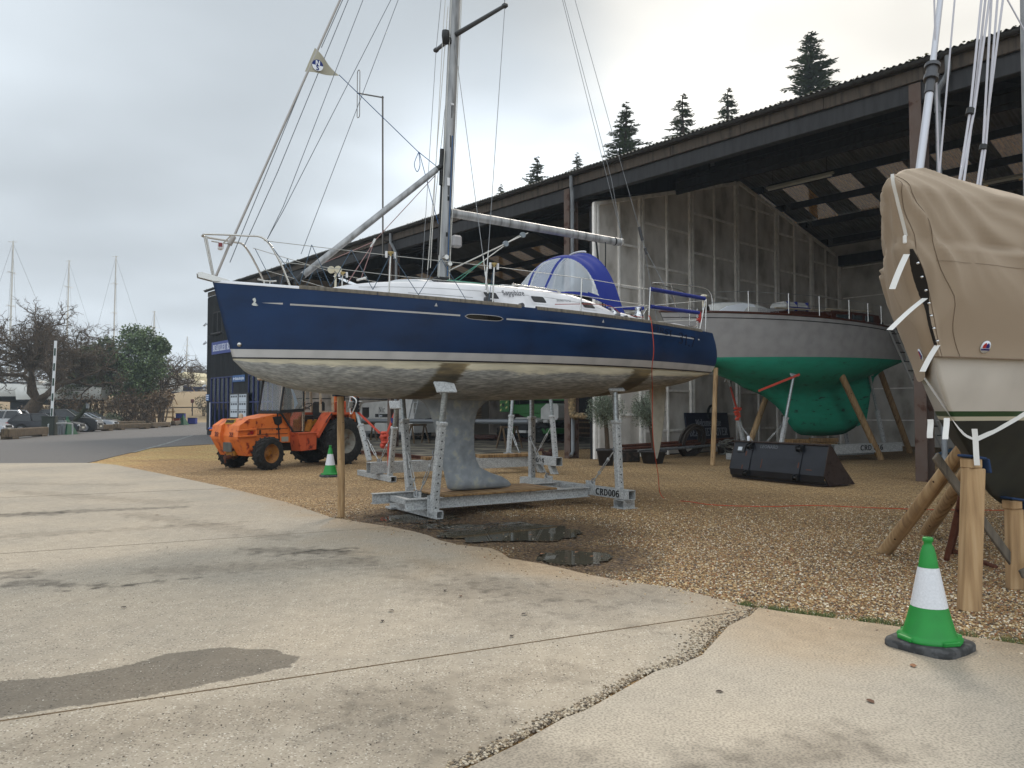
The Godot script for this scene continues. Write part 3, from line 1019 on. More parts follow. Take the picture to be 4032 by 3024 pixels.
# ---------------------------------------------------------------- two-storey office built into the shed's far end
func office_front():
	var of := part("office", shed)
	var board := mt("black_boards", Color(0.105, 0.105, 0.11), 0.85, 0.0, "streak", 1.2)
	var blue := mt("blue_frame", Color(0.07, 0.12, 0.34), 0.5)
	var holes := [[-33.72, -30.0, 0.52, 3.84], [-27.45, -23.95, 0.52, 3.84], [-33.5, -31.9, 6.86, 8.25]]
	var st := S()
	var x := -34.5
	while x < -22.75:
		var w := 0.145
		var cuts := []
		for h in holes:
			if x + w > h[0] and x < h[1]: cuts.append(h)
		var y := 0.32
		cuts.sort_custom(func(a, b): return a[2] < b[2])
		for h in cuts + [[0, 0, 9.42, 0]]:
			if h[2] > y: box(st, Vector3(x + w * 0.5, (y + h[2]) * 0.5, 0.05 + rng.randf() * 0.012), Vector3(w - 0.012, h[2] - y, 0.03))
			y = h[3]
		box(st, Vector3(x, 6.6, 0.075), Vector3(0.04, 5.5, 0.03))
		x += w
	struct(put("cladding", st, board, of), "stuff")
	st = S()
	box(st, Vector3(-28.6, 0.15, 0.03), Vector3(11.6, 0.3, 0.08))
	put("plinth", st, mt("plinth", Color(0.13, 0.12, 0.12), 0.9), of)
	# backing wall behind the boards, with the openings left free
	st = S()
	for q in [[-34.4, -33.72, 0, 9.4], [-30.0, -27.45, 0, 9.4], [-23.95, -22.9, 0, 9.4], [-33.72, -30.0, 3.84, 6.86], [-33.72, -30.0, 8.25, 9.4], [-31.9, -30.0, 6.86, 8.25], [-27.45, -23.95, 3.84, 9.4], [-33.72, -30.0, 0, 0.52], [-27.45, -23.95, 0, 0.52], [-33.72, -33.5, 6.86, 8.25]]:
		box(st, Vector3((q[0] + q[1]) * 0.5, (q[2] + q[3]) * 0.5, -0.03), Vector3(q[1] - q[0], q[3] - q[2], 0.1))
	put("backing_wall", st, mt("shed_steel"), of)
	var gl := glass("office_glass", Color(0.05, 0.07, 0.08), 0.62, 0.05)
	gl.metallic_specular = 0.25
	for h in holes:
		var win := part("window", of)
		var n := 5 if h[3] < 5 else 2
		var rows := 2 if h[3] < 5 else 1
		st = S()
		var fr: StandardMaterial3D = blue if h[3] < 5 else mt("dark_frame", Color(0.12, 0.10, 0.10), 0.6)
		for i in n + 1: box(st, Vector3(lerpf(h[0], h[1], float(i) / n), (h[2] + h[3]) * 0.5, 0.05), Vector3(0.065, h[3] - h[2], 0.09), Basis.IDENTITY, 0.01)
		for j in rows + 1: box(st, Vector3((h[0] + h[1]) * 0.5, lerpf(h[2], h[3], j / float(rows)), 0.046), Vector3(h[1] - h[0] + 0.09, 0.08, 0.082), Basis.IDENTITY, 0.01)
		put("frame", st, fr, win)
		for i in n:
			for j in rows:
				st = S()
				var a := lerpf(h[0], h[1], float(i) / n) + 0.045
				var b := lerpf(h[0], h[1], (i + 1.0) / n) - 0.045
				box(st, Vector3((a + b) * 0.5, lerpf(h[2], h[3], (j + 0.5) / rows), 0.03), Vector3(b - a, (h[3] - h[2]) / rows - 0.08, 0.008))
				put("pane", st, gl, win)
		st = S()
		box(st, Vector3((h[0] + h[1]) * 0.5, h[2] - 0.06, 0.12), Vector3(h[1] - h[0] + 0.25, 0.1, 0.2), Basis.IDENTITY, 0.015)
		put("sill", st, mt("blue_sill", Color(0.16, 0.26, 0.55), 0.4) if h[3] < 5 else fr, win)
	st = S()
	box(st, Vector3(-33.78, 1.35, 0.11), Vector3(0.07, 1.7, 0.05), Basis.IDENTITY, 0.01)
	put("white_post", st, mt("white_paint", Color(0.8, 0.8, 0.8), 0.5), of)
	# inside: counter, floor, back wall, and the pale inner wall that closes the office from the shed
	st = S()
	box(st, Vector3(-28.6, 0.05, -4.2), Vector3(11.2, 0.1, 8.0))
	box(st, Vector3(-28.6, 4.3, -4.2), Vector3(11.2, 0.2, 8.0))
	put("office_floor", st, mt("plinth"), of)
	st = S()
	box(st, Vector3(-28.6, 4.6, -8.3), Vector3(11.4, 9.2, 0.2))
	put("office_wall", st, mt("office_plaster", Color(0.45, 0.42, 0.38), 0.9), of)
	st = S()
	box(st, Vector3(-31.6, 1.25, -2.0), Vector3(3.6, 0.5, 0.6))
	put("counter", st, mt("planed_wood", Color(0.62, 0.42, 0.22), 0.6, 0, "wood", 0.8), of)
	var pink := mt("cream_wall", Color(0.74, 0.69, 0.64), 0.9, 0, "wall", 0.25)
	for i in 6:
		for j in 4:
			if i == 4 and j == 0: continue
			st = S()
			box(st, Vector3(-22.95, 0.02 + j * 2.35 + 1.16, -0.65 - i * 2.95 - 1.45), Vector3(0.14, 2.3, 2.9), Basis.IDENTITY, 0.012)
			put("panel", st, pink, of)
	st = S()
	box(st, Vector3(-23.1, 4.7, -9.2), Vector3(0.1, 9.3, 17.6))
	put("wall_core", st, mt("shed_steel"), of)
	# a stretch of brick let into the inner wall
	var tones := [mt("brick_pale", Color(0.60, 0.50, 0.38), 0.9), mt("brick_buff", Color(0.66, 0.56, 0.43), 0.9), mt("brick_brown", Color(0.52, 0.42, 0.32), 0.9)]
	var bm := BoxMesh.new()
	bm.size = Vector3(0.06, 0.066, 0.215)
	for r in 26:
		for k in 9:
			var o := MeshInstance3D.new()
			o.name = "brick"
			o.mesh = bm
			o.material_override = tones[rng.randi() % 3]
			o.position = Vector3(-22.86 + rng.randf() * 0.006, 1.0 + r * 0.077, -12.6 - k * 0.226 - 0.113 * (r % 2))
			of.add_child(o, true)
	st = S()
	box(st, Vector3(-22.99, 1.2, -13.9), Vector3(0.14, 2.36, 2.9))
	put("mortar_bed", st, mt("mortar", Color(0.5, 0.46, 0.4), 0.95), of)
	# signs and small fittings on the front
	var sb := mt("sign_blue", Color(0.10, 0.19, 0.47), 0.45)
	var sw := mt("sign_white", Color(0.85, 0.86, 0.88), 0.5)
	var sg := thing_in_shed("name_sign", "blue sign lettered BEAULIEU on the black boards above the office window", "sign", Vector3(-31.45, 5.82, 0.11))
	st = S()
	box(st, Vector3.ZERO, Vector3(4.25, 0.82, 0.04), Basis.IDENTITY, 0.008)
	put("board", st, sb, sg)
	lettering("letters", "BEAULIEU RIVER", 0.42, sw, sg, Transform3D(Basis.IDENTITY, Vector3(0.02, 0, 0.025)), "Droid Serif", true, 3.8)
	sg = thing_in_shed("reception_sign", "small blue arrow sign fixed over the notice board", "sign", Vector3(-28.85, 3.67, 0.13))
	st = S()
	box(st, Vector3.ZERO, Vector3(1.95, 0.42, 0.03), Basis.IDENTITY, 0.006)
	put("board", st, mt("sign_mid_blue", Color(0.10, 0.30, 0.50), 0.45), sg)
	st = S()
	extr(st, poly([-0.86, 0, -0.74, 0.1, -0.74, 0.03, -0.62, 0.03, -0.62, -0.03, -0.74, -0.03, -0.74, -0.1]), Transform3D(Basis.IDENTITY, Vector3(0, 0, 0.015)), 0, 0.006)
	put("arrow", st, sw, sg)
	lettering("letters", "Marina Reception", 0.17, sw, sg, Transform3D(Basis.IDENTITY, Vector3(0.17, 0, 0.018)), "Droid Serif", true, 1.4)
	sg = thing_in_shed("wall_sign", "little blue sign with white lines at the office's outer corner", "sign", Vector3(-34.2, 2.53, 0.12))
	st = S()
	box(st, Vector3.ZERO, Vector3(0.62, 0.44, 0.03), Basis.IDENTITY, 0.006)
	put("board", st, mt("sign_mid_blue"), sg)
	st = S()
	for k in 3: box(st, Vector3(0, 0.13 - 0.12 * k, 0.018), Vector3(0.46 - 0.05 * k, 0.05, 0.006))
	put("white_lines", st, sw, sg)
	sg = thing_in_shed("notice_board", "double notice board of papers between the blue-framed windows", "notice board", Vector3(-28.7, 1.95, 0.16))
	st = S()
	box(st, Vector3.ZERO, Vector3(3.0, 1.6, 0.08), Basis.IDENTITY, 0.01)
	put("case", st, mt("dark_frame"), sg)
	for c in 2:
		for r in 3:
			st = S()
			box(st, Vector3(-0.68 + c * 1.36, 0.48 - r * 0.48, 0.045), Vector3(1.16, 0.46, 0.012))
			put("paper", st, mt("paper", Color(0.72, 0.74, 0.76), 0.7), sg)
			st = S()
			for k in 3: box(st, Vector3(-0.68 + c * 1.36 - 0.36 + 0.36 * k, 0.59 - r * 0.48, 0.053), Vector3(0.26, 0.12, 0.006))
			put("photograph", st, mt("photo_print", Color(0.25, 0.27, 0.29), 0.5), sg)
	for q in [[7.55, "grey security camera near the roof of the black office corner"], [6.28, "grey security camera level with the blue name sign"], [3.35, "white lamp low on the black office corner"]]:
		var cam := thing_in_shed("wall_camera" if q[0] > 4 else "wall_lamp", q[1], "camera" if q[0] > 4 else "lamp", Vector3(-34.42, q[0], 0.08))
		st = S()
		tube(st, [Vector3(0, 0, 0), Vector3(0, 0, 0.18)], 0.03, 8)
		put("bracket", st, mt("grey_pipe"), cam)
		st = S()
		tube(st, [Vector3(-0.2, -0.06, 0.2), Vector3(0.15, 0.02, 0.2)], 0.075, 10)
		put("housing", st, sw, cam)
	# the aerial on its pole by the left column
	var an := thing_in_shed("aerial", "folded dipole aerial on a thin pole rising above the shed gutter", "aerial", Vector3(-11.5, 8.7, 0.42))
	st = S()
	tube(st, [Vector3(0, 0, 0), Vector3(-0.1, 7.5, 0)], 0.04, 8)
	put("pole", st, mt("aerial_pole", Color(0.35, 0.33, 0.31), 0.5, 0.6), an)
	st = S()
	tube(st, [Vector3(-0.05, 7.42, 0), Vector3(-2.35, 8.35, 0)], 0.035, 8)
	put("arm", st, mt("aerial_pole"), an)
	st = S()
	var lp := []
	for k in 21: lp.append(Vector3(-2.3 + 0.12 * cos(PI * k / 20.0), 9.35 + 0.12 * sin(PI * k / 20.0), 0))
	for k in 21: lp.append(Vector3(-2.3 - 0.12 * cos(PI * k / 20.0), 7.25 - 0.12 * sin(PI * k / 20.0), 0))
	lp.append(lp[0])
	tube(st, lp, 0.018, 6)
	put("dipole", st, mt("aerial_pole"), an)
	st = S()
	for y in [0.15, 0.75]: box(st, Vector3(-0.0, y, -0.2), Vector3(0.1, 0.05, 0.4))
	put("bracket", st, mt("aerial_pole"), an)

func thing_in_shed(called: String, label: String, category: String, at: Vector3, turn := 0.0, group := "") -> Node3D:
	return thing(called, label, category, shed.transform * at, shed.rotation.y + turn, group)

# ---------------------------------------------------------------- things kept in and in front of the shed
func wheel(parent: Node, at: Vector3, axis: Vector3, r: float, w: float, rim_m: Material, lugs := 0, rim_r := 0.0) -> Node3D:
	# axis points out of the visible face
	var wh := part("wheel", parent)
	if rim_r <= 0.0: rim_r = r * 0.58
	var y := axis.normalized()
	var x := y.cross(Vector3.UP)
	if x.length() < 0.1: x = Vector3.RIGHT
	x = x.normalized()
	var xf := Transform3D(Basis(x, y, x.cross(y)), at)
	var st := S()
	var h := w * 0.5
	lathe(st, [Vector2(rim_r, -h * 0.8), Vector2(r * 0.9, -h), Vector2(r * 0.975, -h * 0.82), Vector2(r, -h * 0.4), Vector2(r, h * 0.4), Vector2(r * 0.975, h * 0.82), Vector2(r * 0.9, h), Vector2(rim_r, h * 0.8)], 28, xf)
	var tread := r
	for k in lugs:
		for sd in [-1.0, 1.0]:
			var a := TAU * (k + (0.5 if sd > 0 else 0.0)) / lugs
			var dir := Vector3(cos(a), 0, sin(a))
			var tan := Vector3(-sin(a), 0, cos(a))
			var b := Basis(tan, dir, tan.cross(dir))
			b = b * Basis(Vector3.UP, 0.65 * sd)
			box(st, xf * (dir * tread + Vector3(0, sd * h * 0.5, 0)), Vector3(r * 0.10, r * 0.075, h * 1.05), xf.basis * b, r * 0.012)
	put("tyre", st, mt("tyre", Color(0.145, 0.135, 0.125), 0.9, 0, "patch", 1.4), wh)
	st = S()
	lathe(st, [Vector2(rim_r * 1.02, h * 0.84), Vector2(rim_r * 0.92, h * 0.7), Vector2(rim_r * 0.86, h * 0.15), Vector2(rim_r * 0.5, h * 0.1), Vector2(rim_r * 0.42, h * 0.35), Vector2(0.0, h * 0.4)], 24, xf)
	for k in 8:
		var a := TAU * k / 8
		tube(st, [xf * Vector3(cos(a) * rim_r * 0.32, h * 0.3, sin(a) * rim_r * 0.32), xf * Vector3(cos(a) * rim_r * 0.32, h * 0.5, sin(a) * rim_r * 0.32)], rim_r * 0.045, 6)
	put("rim", st, rim_m, wh)
	return wh

func shed_contents():
	var white := mt("white_grp", Color(0.74, 0.73, 0.71), 0.45, 0, "soft", 0.3)
	var galv := mt("galvanised", Color(0.74, 0.745, 0.74), 0.55, 0.15, "steel", 2.2, "grain", 0.05)
	# white van parked inside
	var t := thing_in_shed("van", "white van inside the shed with a black strip of lettering on its side", "van", Vector3(-19.9, 0.0, -5.9))
	var st := S()
	extr(st, poly([-3.05, 0.42, -3.05, 1.15, -2.75, 2.02, -2.3, 2.12, 0.2, 2.22, 2.9, 2.34, 3.0, 0.42]), Transform3D.IDENTITY, -0.9, 0.9)
	put("body", st, white, t)
	st = S()
	box(st, Vector3(0, 0.36, 0.86), Vector3(5.9, 0.16, 0.12), Basis.IDENTITY, 0.02)
	put("skirt", st, mt("grey_trim", Color(0.4, 0.4, 0.4), 0.6), t)
	for q in [-2.1, 1.8]:
		wheel(t, Vector3(q, 0.34, 0.78), Vector3(0, 0, 1), 0.34, 0.22, mt("grey_pipe"))
		wheel(t, Vector3(q, 0.34, -0.78), Vector3(0, 0, -1), 0.34, 0.22, mt("grey_pipe"))
	st = S()
	box(st, Vector3(-0.35, 1.36, 0.905), Vector3(1.5, 0.2, 0.01))
	put("black_strip", st, mt("black_print", Color(0.05, 0.05, 0.05), 0.6), t)
	lettering("lettering", "Nic", 0.32, mt("black_print"), t, Transform3D(Basis.IDENTITY, Vector3(-0.38, 1.7, 0.905)), "Droid Serif")
	lettering("lettering", "Spec", 0.13, mt("sign_white"), t, Transform3D(Basis.IDENTITY, Vector3(-0.5, 1.36, 0.913)), "Droid Serif", true)
	st = S()
	box(st, Vector3(-2.2, 1.55, 0.9), Vector3(0.8, 0.6, 0.02), Basis.IDENTITY, 0.01)
	put("side_window", st, mt("dark_glass", Color(0.06, 0.065, 0.07), 0.08), t)
	# ladder
	t = thing_in_shed("ladder", "dull aluminium ladder leaning on the white van", "ladder", Vector3(-16.1, 0.0, -4.3))
	for sx in [-0.28, 0.28]:
		st = S()
		bar(st, Vector3(sx, 0.0, 0.35), Vector3(sx, 3.6, -0.62), 0.035, 0.07)
		put("rail", st, galv, t)
	for k in 11:
		st = S()
		var f := (k + 0.7) / 11.5
		tube(st, [Vector3(-0.28, 3.6 * f, 0.35 - 0.97 * f), Vector3(0.28, 3.6 * f, 0.35 - 0.97 * f)], 0.017, 6)
		put("rung", st, galv, t)
	# a long spar lying on trestles
	t = thing_in_shed("mast_spar", "long grey mast lying across wooden trestles inside the shed", "spar", Vector3(-12.4, 1.12, -3.0))
	st = S()
	tube(st, [Vector3(-7.1, -0.03, 0), Vector3(7.1, 0.06, 0)], 0.115, 14)
	put("tube", st, mt("anodised", Color(0.43, 0.44, 0.45), 0.4, 0.4), t)
	st = S()
	for k in 5: tube(st, [Vector3(-6.5 + 3 * k, 0.1, 0.05), Vector3(-6.0 + 3 * k, 0.14, 0.06)], 0.03, 6)
	put("fitting", st, mt("dark_fitting", Color(0.1, 0.1, 0.1), 0.5), t)
	var k := 0
	for q in [[-18.6, "trestle under the left end of the grey spar beside the van"], [-13.6, "trestle under the middle of the grey spar by the ladder"], [-6.6, "trestle under the grey spar beside the green lift"]]:
		t = thing_in_shed("trestle", q[1], "trestle", Vector3(q[0], 0.0, -3.0), 0.0, "trestles carrying the grey spar")
		st = S()
		box(st, Vector3(0, 0.93, 0), Vector3(0.12, 0.1, 1.0), Basis.IDENTITY, 0.01)
		put("beam", st, mt("trestle_wood", Color(0.5, 0.47, 0.44), 0.85, 0, "wood", 0.8), t)
		for sx in [-1.0, 1.0]:
			for sz in [-0.4, 0.4]:
				st = S()
				bar(st, Vector3(sx * 0.05, 0.9, sz), Vector3(sx * 0.34, 0.0, sz * 1.15), 0.07, 0.05)
				put("leg", st, mt("trestle_wood"), t)
	# heap of old red-brown timber on the shed floor
	t = thing_in_shed("timber_heap", "low heap of reddish planks on the shed floor behind the spar", "timber", Vector3(-13.6, 0.0, -8.2))
	for i in 22:
		st = S()
		var a := rng.randf_range(-0.25, 0.25)
		var l := rng.randf_range(2.0, 4.5)
		box(st, Vector3(rng.randf_range(-2.5, 3.0), 0.06 + 0.05 * (i / 5), rng.randf_range(-0.7, 0.7)), Vector3(l, 0.05, 0.16), Basis(Vector3.UP, a), 0.006)
		put("plank", st, mt("red_plank", Color(0.30, 0.17, 0.12), 0.9, 0, "streak", 0.7), t)
	boom_lift()
	# pallets, dark crates and drums against the back wall
	for i in 9:
		var x: float = [-20.5, -18.0, -15.2, -9.8, -7.4, -4.6, -2.6, 14.5, 17.0][i]
		t = thing_in_shed("storage_crate", ["dark wooden crate at the back of the shed left of the ladder", "tall dark crate behind the white van", "brown crate behind the trestle by the ladder", "low dark crate behind the green lift", "dark crate behind the green lift's boom", "brown crate near the cross wall", "small crate in the corner by the cross wall", "dark crate on the floor by the back wall", "brown crate by the back wall"][i], "crate", Vector3(x, 0, -16.0 - rng.randf()))
		var s := Vector3(rng.randf_range(1.2, 2.2), rng.randf_range(0.8, 1.9), 1.1)
		st = S()
		box(st, Vector3(0, s.y * 0.5, 0), s, Basis.IDENTITY, 0.02)
		put("box", st, mt("crate_dark" if i % 2 else "crate_brown", Color(0.10, 0.095, 0.09) if i % 2 else Color(0.24, 0.17, 0.12), 0.9, 0, "streak", 0.6), t)
		st = S()
		for j in 3: box(st, Vector3(0, s.y * (0.2 + 0.3 * j), s.z * 0.5 + 0.012), Vector3(s.x, 0.1, 0.03))
		put("batten", st, mt("trestle_wood"), t)
	# two olive trees in pots
	olive(Vector3(2.84, 0, -23.3), 0.29, 0.5, 2.45, Vector3(-0.02, 0, 0), "potted olive tree in a round dark tub nearest the pipe", 3)
	olive(Vector3(4.43, 0, -24.25), 0.42, 0.4, 2.4, Vector3(-0.16, 0, 0), "potted olive tree in a wide tapered bowl behind the rudder", 8)
	# blocks between the pots
	t = thing("stone_block", "rough brown block standing between the two olive pots", "block", Vector3(3.72, 0, -24.9), 0.5)
	st = S()
	box(st, Vector3(0, 0.16, 0), Vector3(0.75, 0.32, 0.42), Basis.IDENTITY, 0.03)
	box(st, Vector3(0.05, 0.35, 0), Vector3(0.5, 0.06, 0.36), Basis(Vector3.UP, 0.2), 0.01)
	put("block", st, mt("brown_block", Color(0.27, 0.21, 0.17), 0.9, 0, "patch", 1.0, "grain", 0.5), t)
	t = thing_in_shed("stone_block", "brown block under the far end of the rusty pipes", "block", Vector3(1.95, 0, -6.7), 0.2)
	st = S()
	box(st, Vector3(0, 0.2, 0), Vector3(0.5, 0.4, 0.8), Basis.IDENTITY, 0.03)
	put("block", st, mt("brown_block"), t)
	# rusty pipes on the blocks
	for i in 4:
		t = thing_in_shed("rusty_pipe", ["topmost rusty pipe lying along the cross wall", "rusty pipe in front of the stack along the cross wall", "paler rusty pipe under the stack along the cross wall", "grey pipe lowest beside the rusty ones"][i], "pipe", Vector3(1.85 + [0.05, 0.16, -0.05, 0.28][i], [0.52, 0.43, 0.42, 0.34][i], -3.6), 0.0, "pipes lying along the cross wall")
		st = S()
		tube(st, [Vector3(0, -0.05, 3.4 - 0.3 * i), Vector3(-0.05, 0.04, -3.6 - 0.3 * i)], 0.05, 10)
		put("pipe", st, mt("rust_pipe", Color(0.36, 0.20, 0.12), 0.9, 0, "rust", 1.5) if i < 3 else mt("grey_pipe"), t)
	# the welcome board leaning on the wall
	t = thing_in_shed("welcome_board", "dark blue board reading Welcome to the BEAULIEU, leaning on the cross wall", "sign", Vector3(1.12, 0.45, -6.7), PI * 0.5)
	st = S()
	var lean := Basis(Vector3.RIGHT, -0.12)
	box(st, lean * Vector3(0, 0.55, 0), Vector3(2.9, 1.15, 0.05), lean, 0.01)
	put("board", st, mt("navy_board", Color(0.06, 0.075, 0.17), 0.5), t)
	var let := mt("sign_letters", Color(0.62, 0.63, 0.66), 0.6)
	lettering("letters", "Welcome to the", 0.25, let, t, Transform3D(lean, lean * Vector3(0.03, 0.72, 0.03)), "Droid Serif", false, 1.7)
	lettering("letters", "BEAULIEU RIVER", 0.30, let, t, Transform3D(lean, lean * Vector3(0.0, 0.36, 0.03)), "Droid Serif", false, 2.55)
	# coiled hose, rope ring and rope pile
	t = thing_in_shed("coiled_hose", "brown coil of hose standing against the cross wall by the navy board", "hose", Vector3(1.9, 0.0, -4.35))
	st = S()
	for i in 6:
		var c := Vector3(0.05 * (i % 3), 0.55, 0)
		var ring := []
		for j in 29: ring.append(c + Vector3(0.12 * sin(i * 2.0) + 0.15 * (sin(TAU * j / 28)), sin(TAU * j / 28) * (0.44 + 0.03 * i), cos(TAU * j / 28) * (0.5 + 0.04 * i)))
		tube(st, ring, 0.04, 8)
	put("hose", st, mt("brown_hose", Color(0.22, 0.18, 0.15), 0.7), t)
	t = thing_in_shed("rope_ring", "black rope ring hung on the cross wall above the navy board", "rope", Vector3(1.15, 1.58, -6.85))
	st = S()
	var ring2 := []
	for j in 29: ring2.append(Vector3(0, sin(TAU * j / 28) * 0.27, cos(TAU * j / 28) * 0.26))
	tube(st, ring2, 0.05, 8)
	put("ring", st, mt("black_rope", Color(0.08, 0.08, 0.085), 0.9), t)
	t = thing_in_shed("rope_pile", "pale tangled rope draped over the block by the rusty pipes", "rope", Vector3(2.35, 0.0, -6.0))
	st = S()
	var rp := []
	for j in 80:
		var a := j * 0.55
		rp.append(Vector3(0.2 * cos(a) + rng.randf_range(-0.08, 0.08), 0.3 + 0.25 * sin(j * 0.21) + rng.randf_range(-0.05, 0.05), 0.25 * sin(a * 1.13) + 0.1 * sin(j * 0.1)))
	tube(st, path(rp, 3), 0.014, 5)
	put("rope", st, mt("pale_rope", Color(0.55, 0.54, 0.5), 0.9), t)
	# rusty rail lying in front of the shed
	t = thing_in_shed("rusty_rail", "rusty steel rail lying on the ground behind the second cradle", "rail", Vector3(-5.0, 0.09, 4.3), -0.06)
	st = S()
	box(st, Vector3(0, 0.05, 0), Vector3(5.6, 0.02, 0.12))
	box(st, Vector3(0, 0, 0), Vector3(5.6, 0.1, 0.02))
	box(st, Vector3(0, -0.05, 0), Vector3(5.6, 0.02, 0.12))
	put("rail", st, mt("rust_pipe"), t)
	# red-brown blocks by the column foot
	t = thing_in_shed("cinder_heap", "small heap of red-brown bricks beside the middle column", "bricks", Vector3(-0.7, 0, 0.3))
	for i in 12:
		st = S()
		box(st, Vector3(rng.randf_range(-0.5, 0.3), 0.06 + 0.1 * (i / 5), rng.randf_range(-0.2, 0.3)), Vector3(0.22, 0.1, 0.11), Basis(Vector3.UP, rng.randf() * 3.0), 0.015)
		put("brick", st, mt("red_brick", Color(0.30, 0.17, 0.13), 0.9, 0, "patch", 2.0), t)

func olive(at: Vector3, r: float, h: float, top: float, lean: Vector3, label: String, seed_: int):
	var t := thing("olive_tree", label, "tree", at, 0.0, "olive trees in pots by the shed column")
	var st := S()
	lathe(st, [Vector2(0, 0), Vector2(r * 0.72, 0), Vector2(r * 0.95, h * 0.85), Vector2(r * 1.05, h * 0.86), Vector2(r * 1.05, h), Vector2(r * 0.94, h), Vector2(r * 0.9, h * 0.9), Vector2(0, h * 0.9)], 24, Transform3D.IDENTITY)
	put("pot", st, mt("dark_pot", Color(0.16, 0.145, 0.14), 0.7), t)
	st = S()
	var c := Vector3(lean.x, top - 0.75, 0)
	tube(st, path([Vector3(0.05, h * 0.85, 0), Vector3(0.02 + lean.x * 0.4, lerpf(h, c.y, 0.5), 0.02), Vector3(lean.x * 0.8, c.y - 0.3, 0)], 5), 0.075, 10, 0.055)
	var r2 := RandomNumberGenerator.new()
	r2.seed = seed_
	for i in 16:
		var d := Vector3(r2.randfn(), absf(r2.randfn()) * 0.9 + 0.1, r2.randfn()).normalized()
		tube(st, path([c + Vector3(0, -0.4, 0), c + Vector3(0, -0.2, 0) + d * 0.25, c + d * r2.randf_range(0.4, 0.62)], 3), 0.02, 5, 0.005)
	put("trunk", st, mt("olive_bark", Color(0.36, 0.29, 0.21), 0.9, 0, "bark", 2.0), t)
	var lm := S()
	quad(lm, Vector3(0, 0, 0), Vector3(0.5, 0.1, 0.14), Vector3(1, 0, 0), Vector3(0.5, 0.1, -0.14))
	lm.generate_normals()
	var leaf := lm.commit()
	var xfs := []
	var cols := []
	for i in 7500:
		var d := Vector3(r2.randfn(), r2.randfn() * 0.85, r2.randfn()).normalized()
		var lump := 0.8 + 0.3 * sin(d.x * 5.0 + seed_) * cos(d.y * 4.0 + d.z * 6.0)
		var p := c + d * Vector3(0.62, 0.66, 0.62) * lump * pow(r2.randf(), 0.4)
		var b := Basis(Vector3(r2.randfn(), r2.randfn(), r2.randfn()).normalized(), r2.randf() * TAU)
		xfs.append(Transform3D(b.scaled(Vector3.ONE * r2.randf_range(0.045, 0.075)), p))
		cols.append(Color(0.06, 0.08, 0.045).lerp(Color(0.30, 0.34, 0.25), pow(r2.randf(), 1.6)))
	struct(scatter("crown", leaf, tinted("olive_leaf", 0.6), xfs, cols, t), "stuff")

func boom_lift():
	var g := mt("lift_green", Color(0.09, 0.36, 0.09), 0.45, 0, "soft", 0.8)
	var blk := mt("black_print")
	var white := mt("white_grp")
	var t := thing_in_shed("boom_lift", "bright green wheeled boom lift with white covers inside the shed", "boom lift", Vector3(-10.7, 0, -8.2))
	var st := S()
	box(st, Vector3(0.3, 0.62, -0.3), Vector3(2.9, 0.28, 1.3), Basis.IDENTITY, 0.03)
	box(st, Vector3(-1.15, 0.72, 0.45), Vector3(0.35, 0.75, 0.3), Basis.IDENTITY, 0.04)
	put("chassis", st, g, t)
	st = S()
	box(st, Vector3(-0.1, 1.75, -0.2), Vector3(3.6, 0.5, 0.4), Basis(Vector3.BACK, 0.02), 0.03)
	extr(st, poly([-1.2, 1.5, 0.3, 1.05, 1.4, 1.05, 1.6, 1.5]), Transform3D(Basis.IDENTITY, Vector3(0, 0, -0.3)), -0.3, 0.3)
	box(st, Vector3(0.4, 2.35, -0.4), Vector3(4.4, 0.35, 0.4), Basis(Vector3.BACK, -0.02), 0.03)
	box(st, Vector3(1.7, 2.9, -0.4), Vector3(3.0, 0.3, 0.35), Basis(Vector3.BACK, 0.3), 0.03)
	put("boom", st, g, t)
	st = S()
	box(st, Vector3(-2.0, 1.95, 0.0), Vector3(0.75, 0.75, 0.5), Basis.IDENTITY, 0.03)
	put("end_bracket", st, g, t)
	st = S()
	for i in 5:
		for sx in [-2.33, -1.86, -1.5]:
			if (i + int(sx * 10)) % 2 == 0: continue
			extr(st, poly([0, 0, 0.13, 0.07, 0.13, 0.16, 0, 0.09]), Transform3D(Basis.IDENTITY, Vector3(sx, 1.6 + i * 0.14, 0.25)), 0.0, 0.006)
	put("hazard_stripes", st, mt("hazard", Color(0.75, 0.7, 0.45), 0.6), t)
	st = S()
	tube(st, [Vector3(-2.05, 1.95, 0.24), Vector3(-2.05, 1.95, 0.262)], 0.1, 14)
	put("pin_hole", st, blk, t)
	st = S()
	box(st, Vector3(0.05, 1.12, 0.35), Vector3(1.75, 0.34, 0.6), Basis.IDENTITY, 0.12)
	put("engine_cover", st, white, t)
	st = S()
	box(st, Vector3(-0.25, 0.8, 0.5), Vector3(0.95, 0.34, 0.3), Basis.IDENTITY, 0.02)
	put("grille", st, blk, t)
	st = S()
	box(st, Vector3(-0.25, 0.56, 0.52), Vector3(0.9, 0.14, 0.3), Basis.IDENTITY, 0.02)
	put("bumper", st, white, t)
	st = S()
	extr(st, poly([1.15, 1.22, 1.15, 1.75, 1.55, 2.0, 2.3, 2.0, 2.4, 1.9, 2.4, 1.3, 2.25, 1.18]), Transform3D(Basis.IDENTITY, Vector3(-0.05, 0, 0.2)), -0.25, 0.25)
	box(st, Vector3(1.35, 1.12, 0.2), Vector3(0.4, 0.18, 0.4), Basis.IDENTITY, 0.04)
	put("turret_cover", st, white, t)
	var rim := mt("dark_rim", Color(0.08, 0.09, 0.08), 0.8)
	for q in [[-1.75, 0.25], [1.0, 0.35], [-1.9, -1.3], [0.9, -1.3]]:
		wheel(t, Vector3(q[0], 0.52, q[1]), Vector3(0.55, 0, 1.0), 0.52, 0.4, rim, 14)

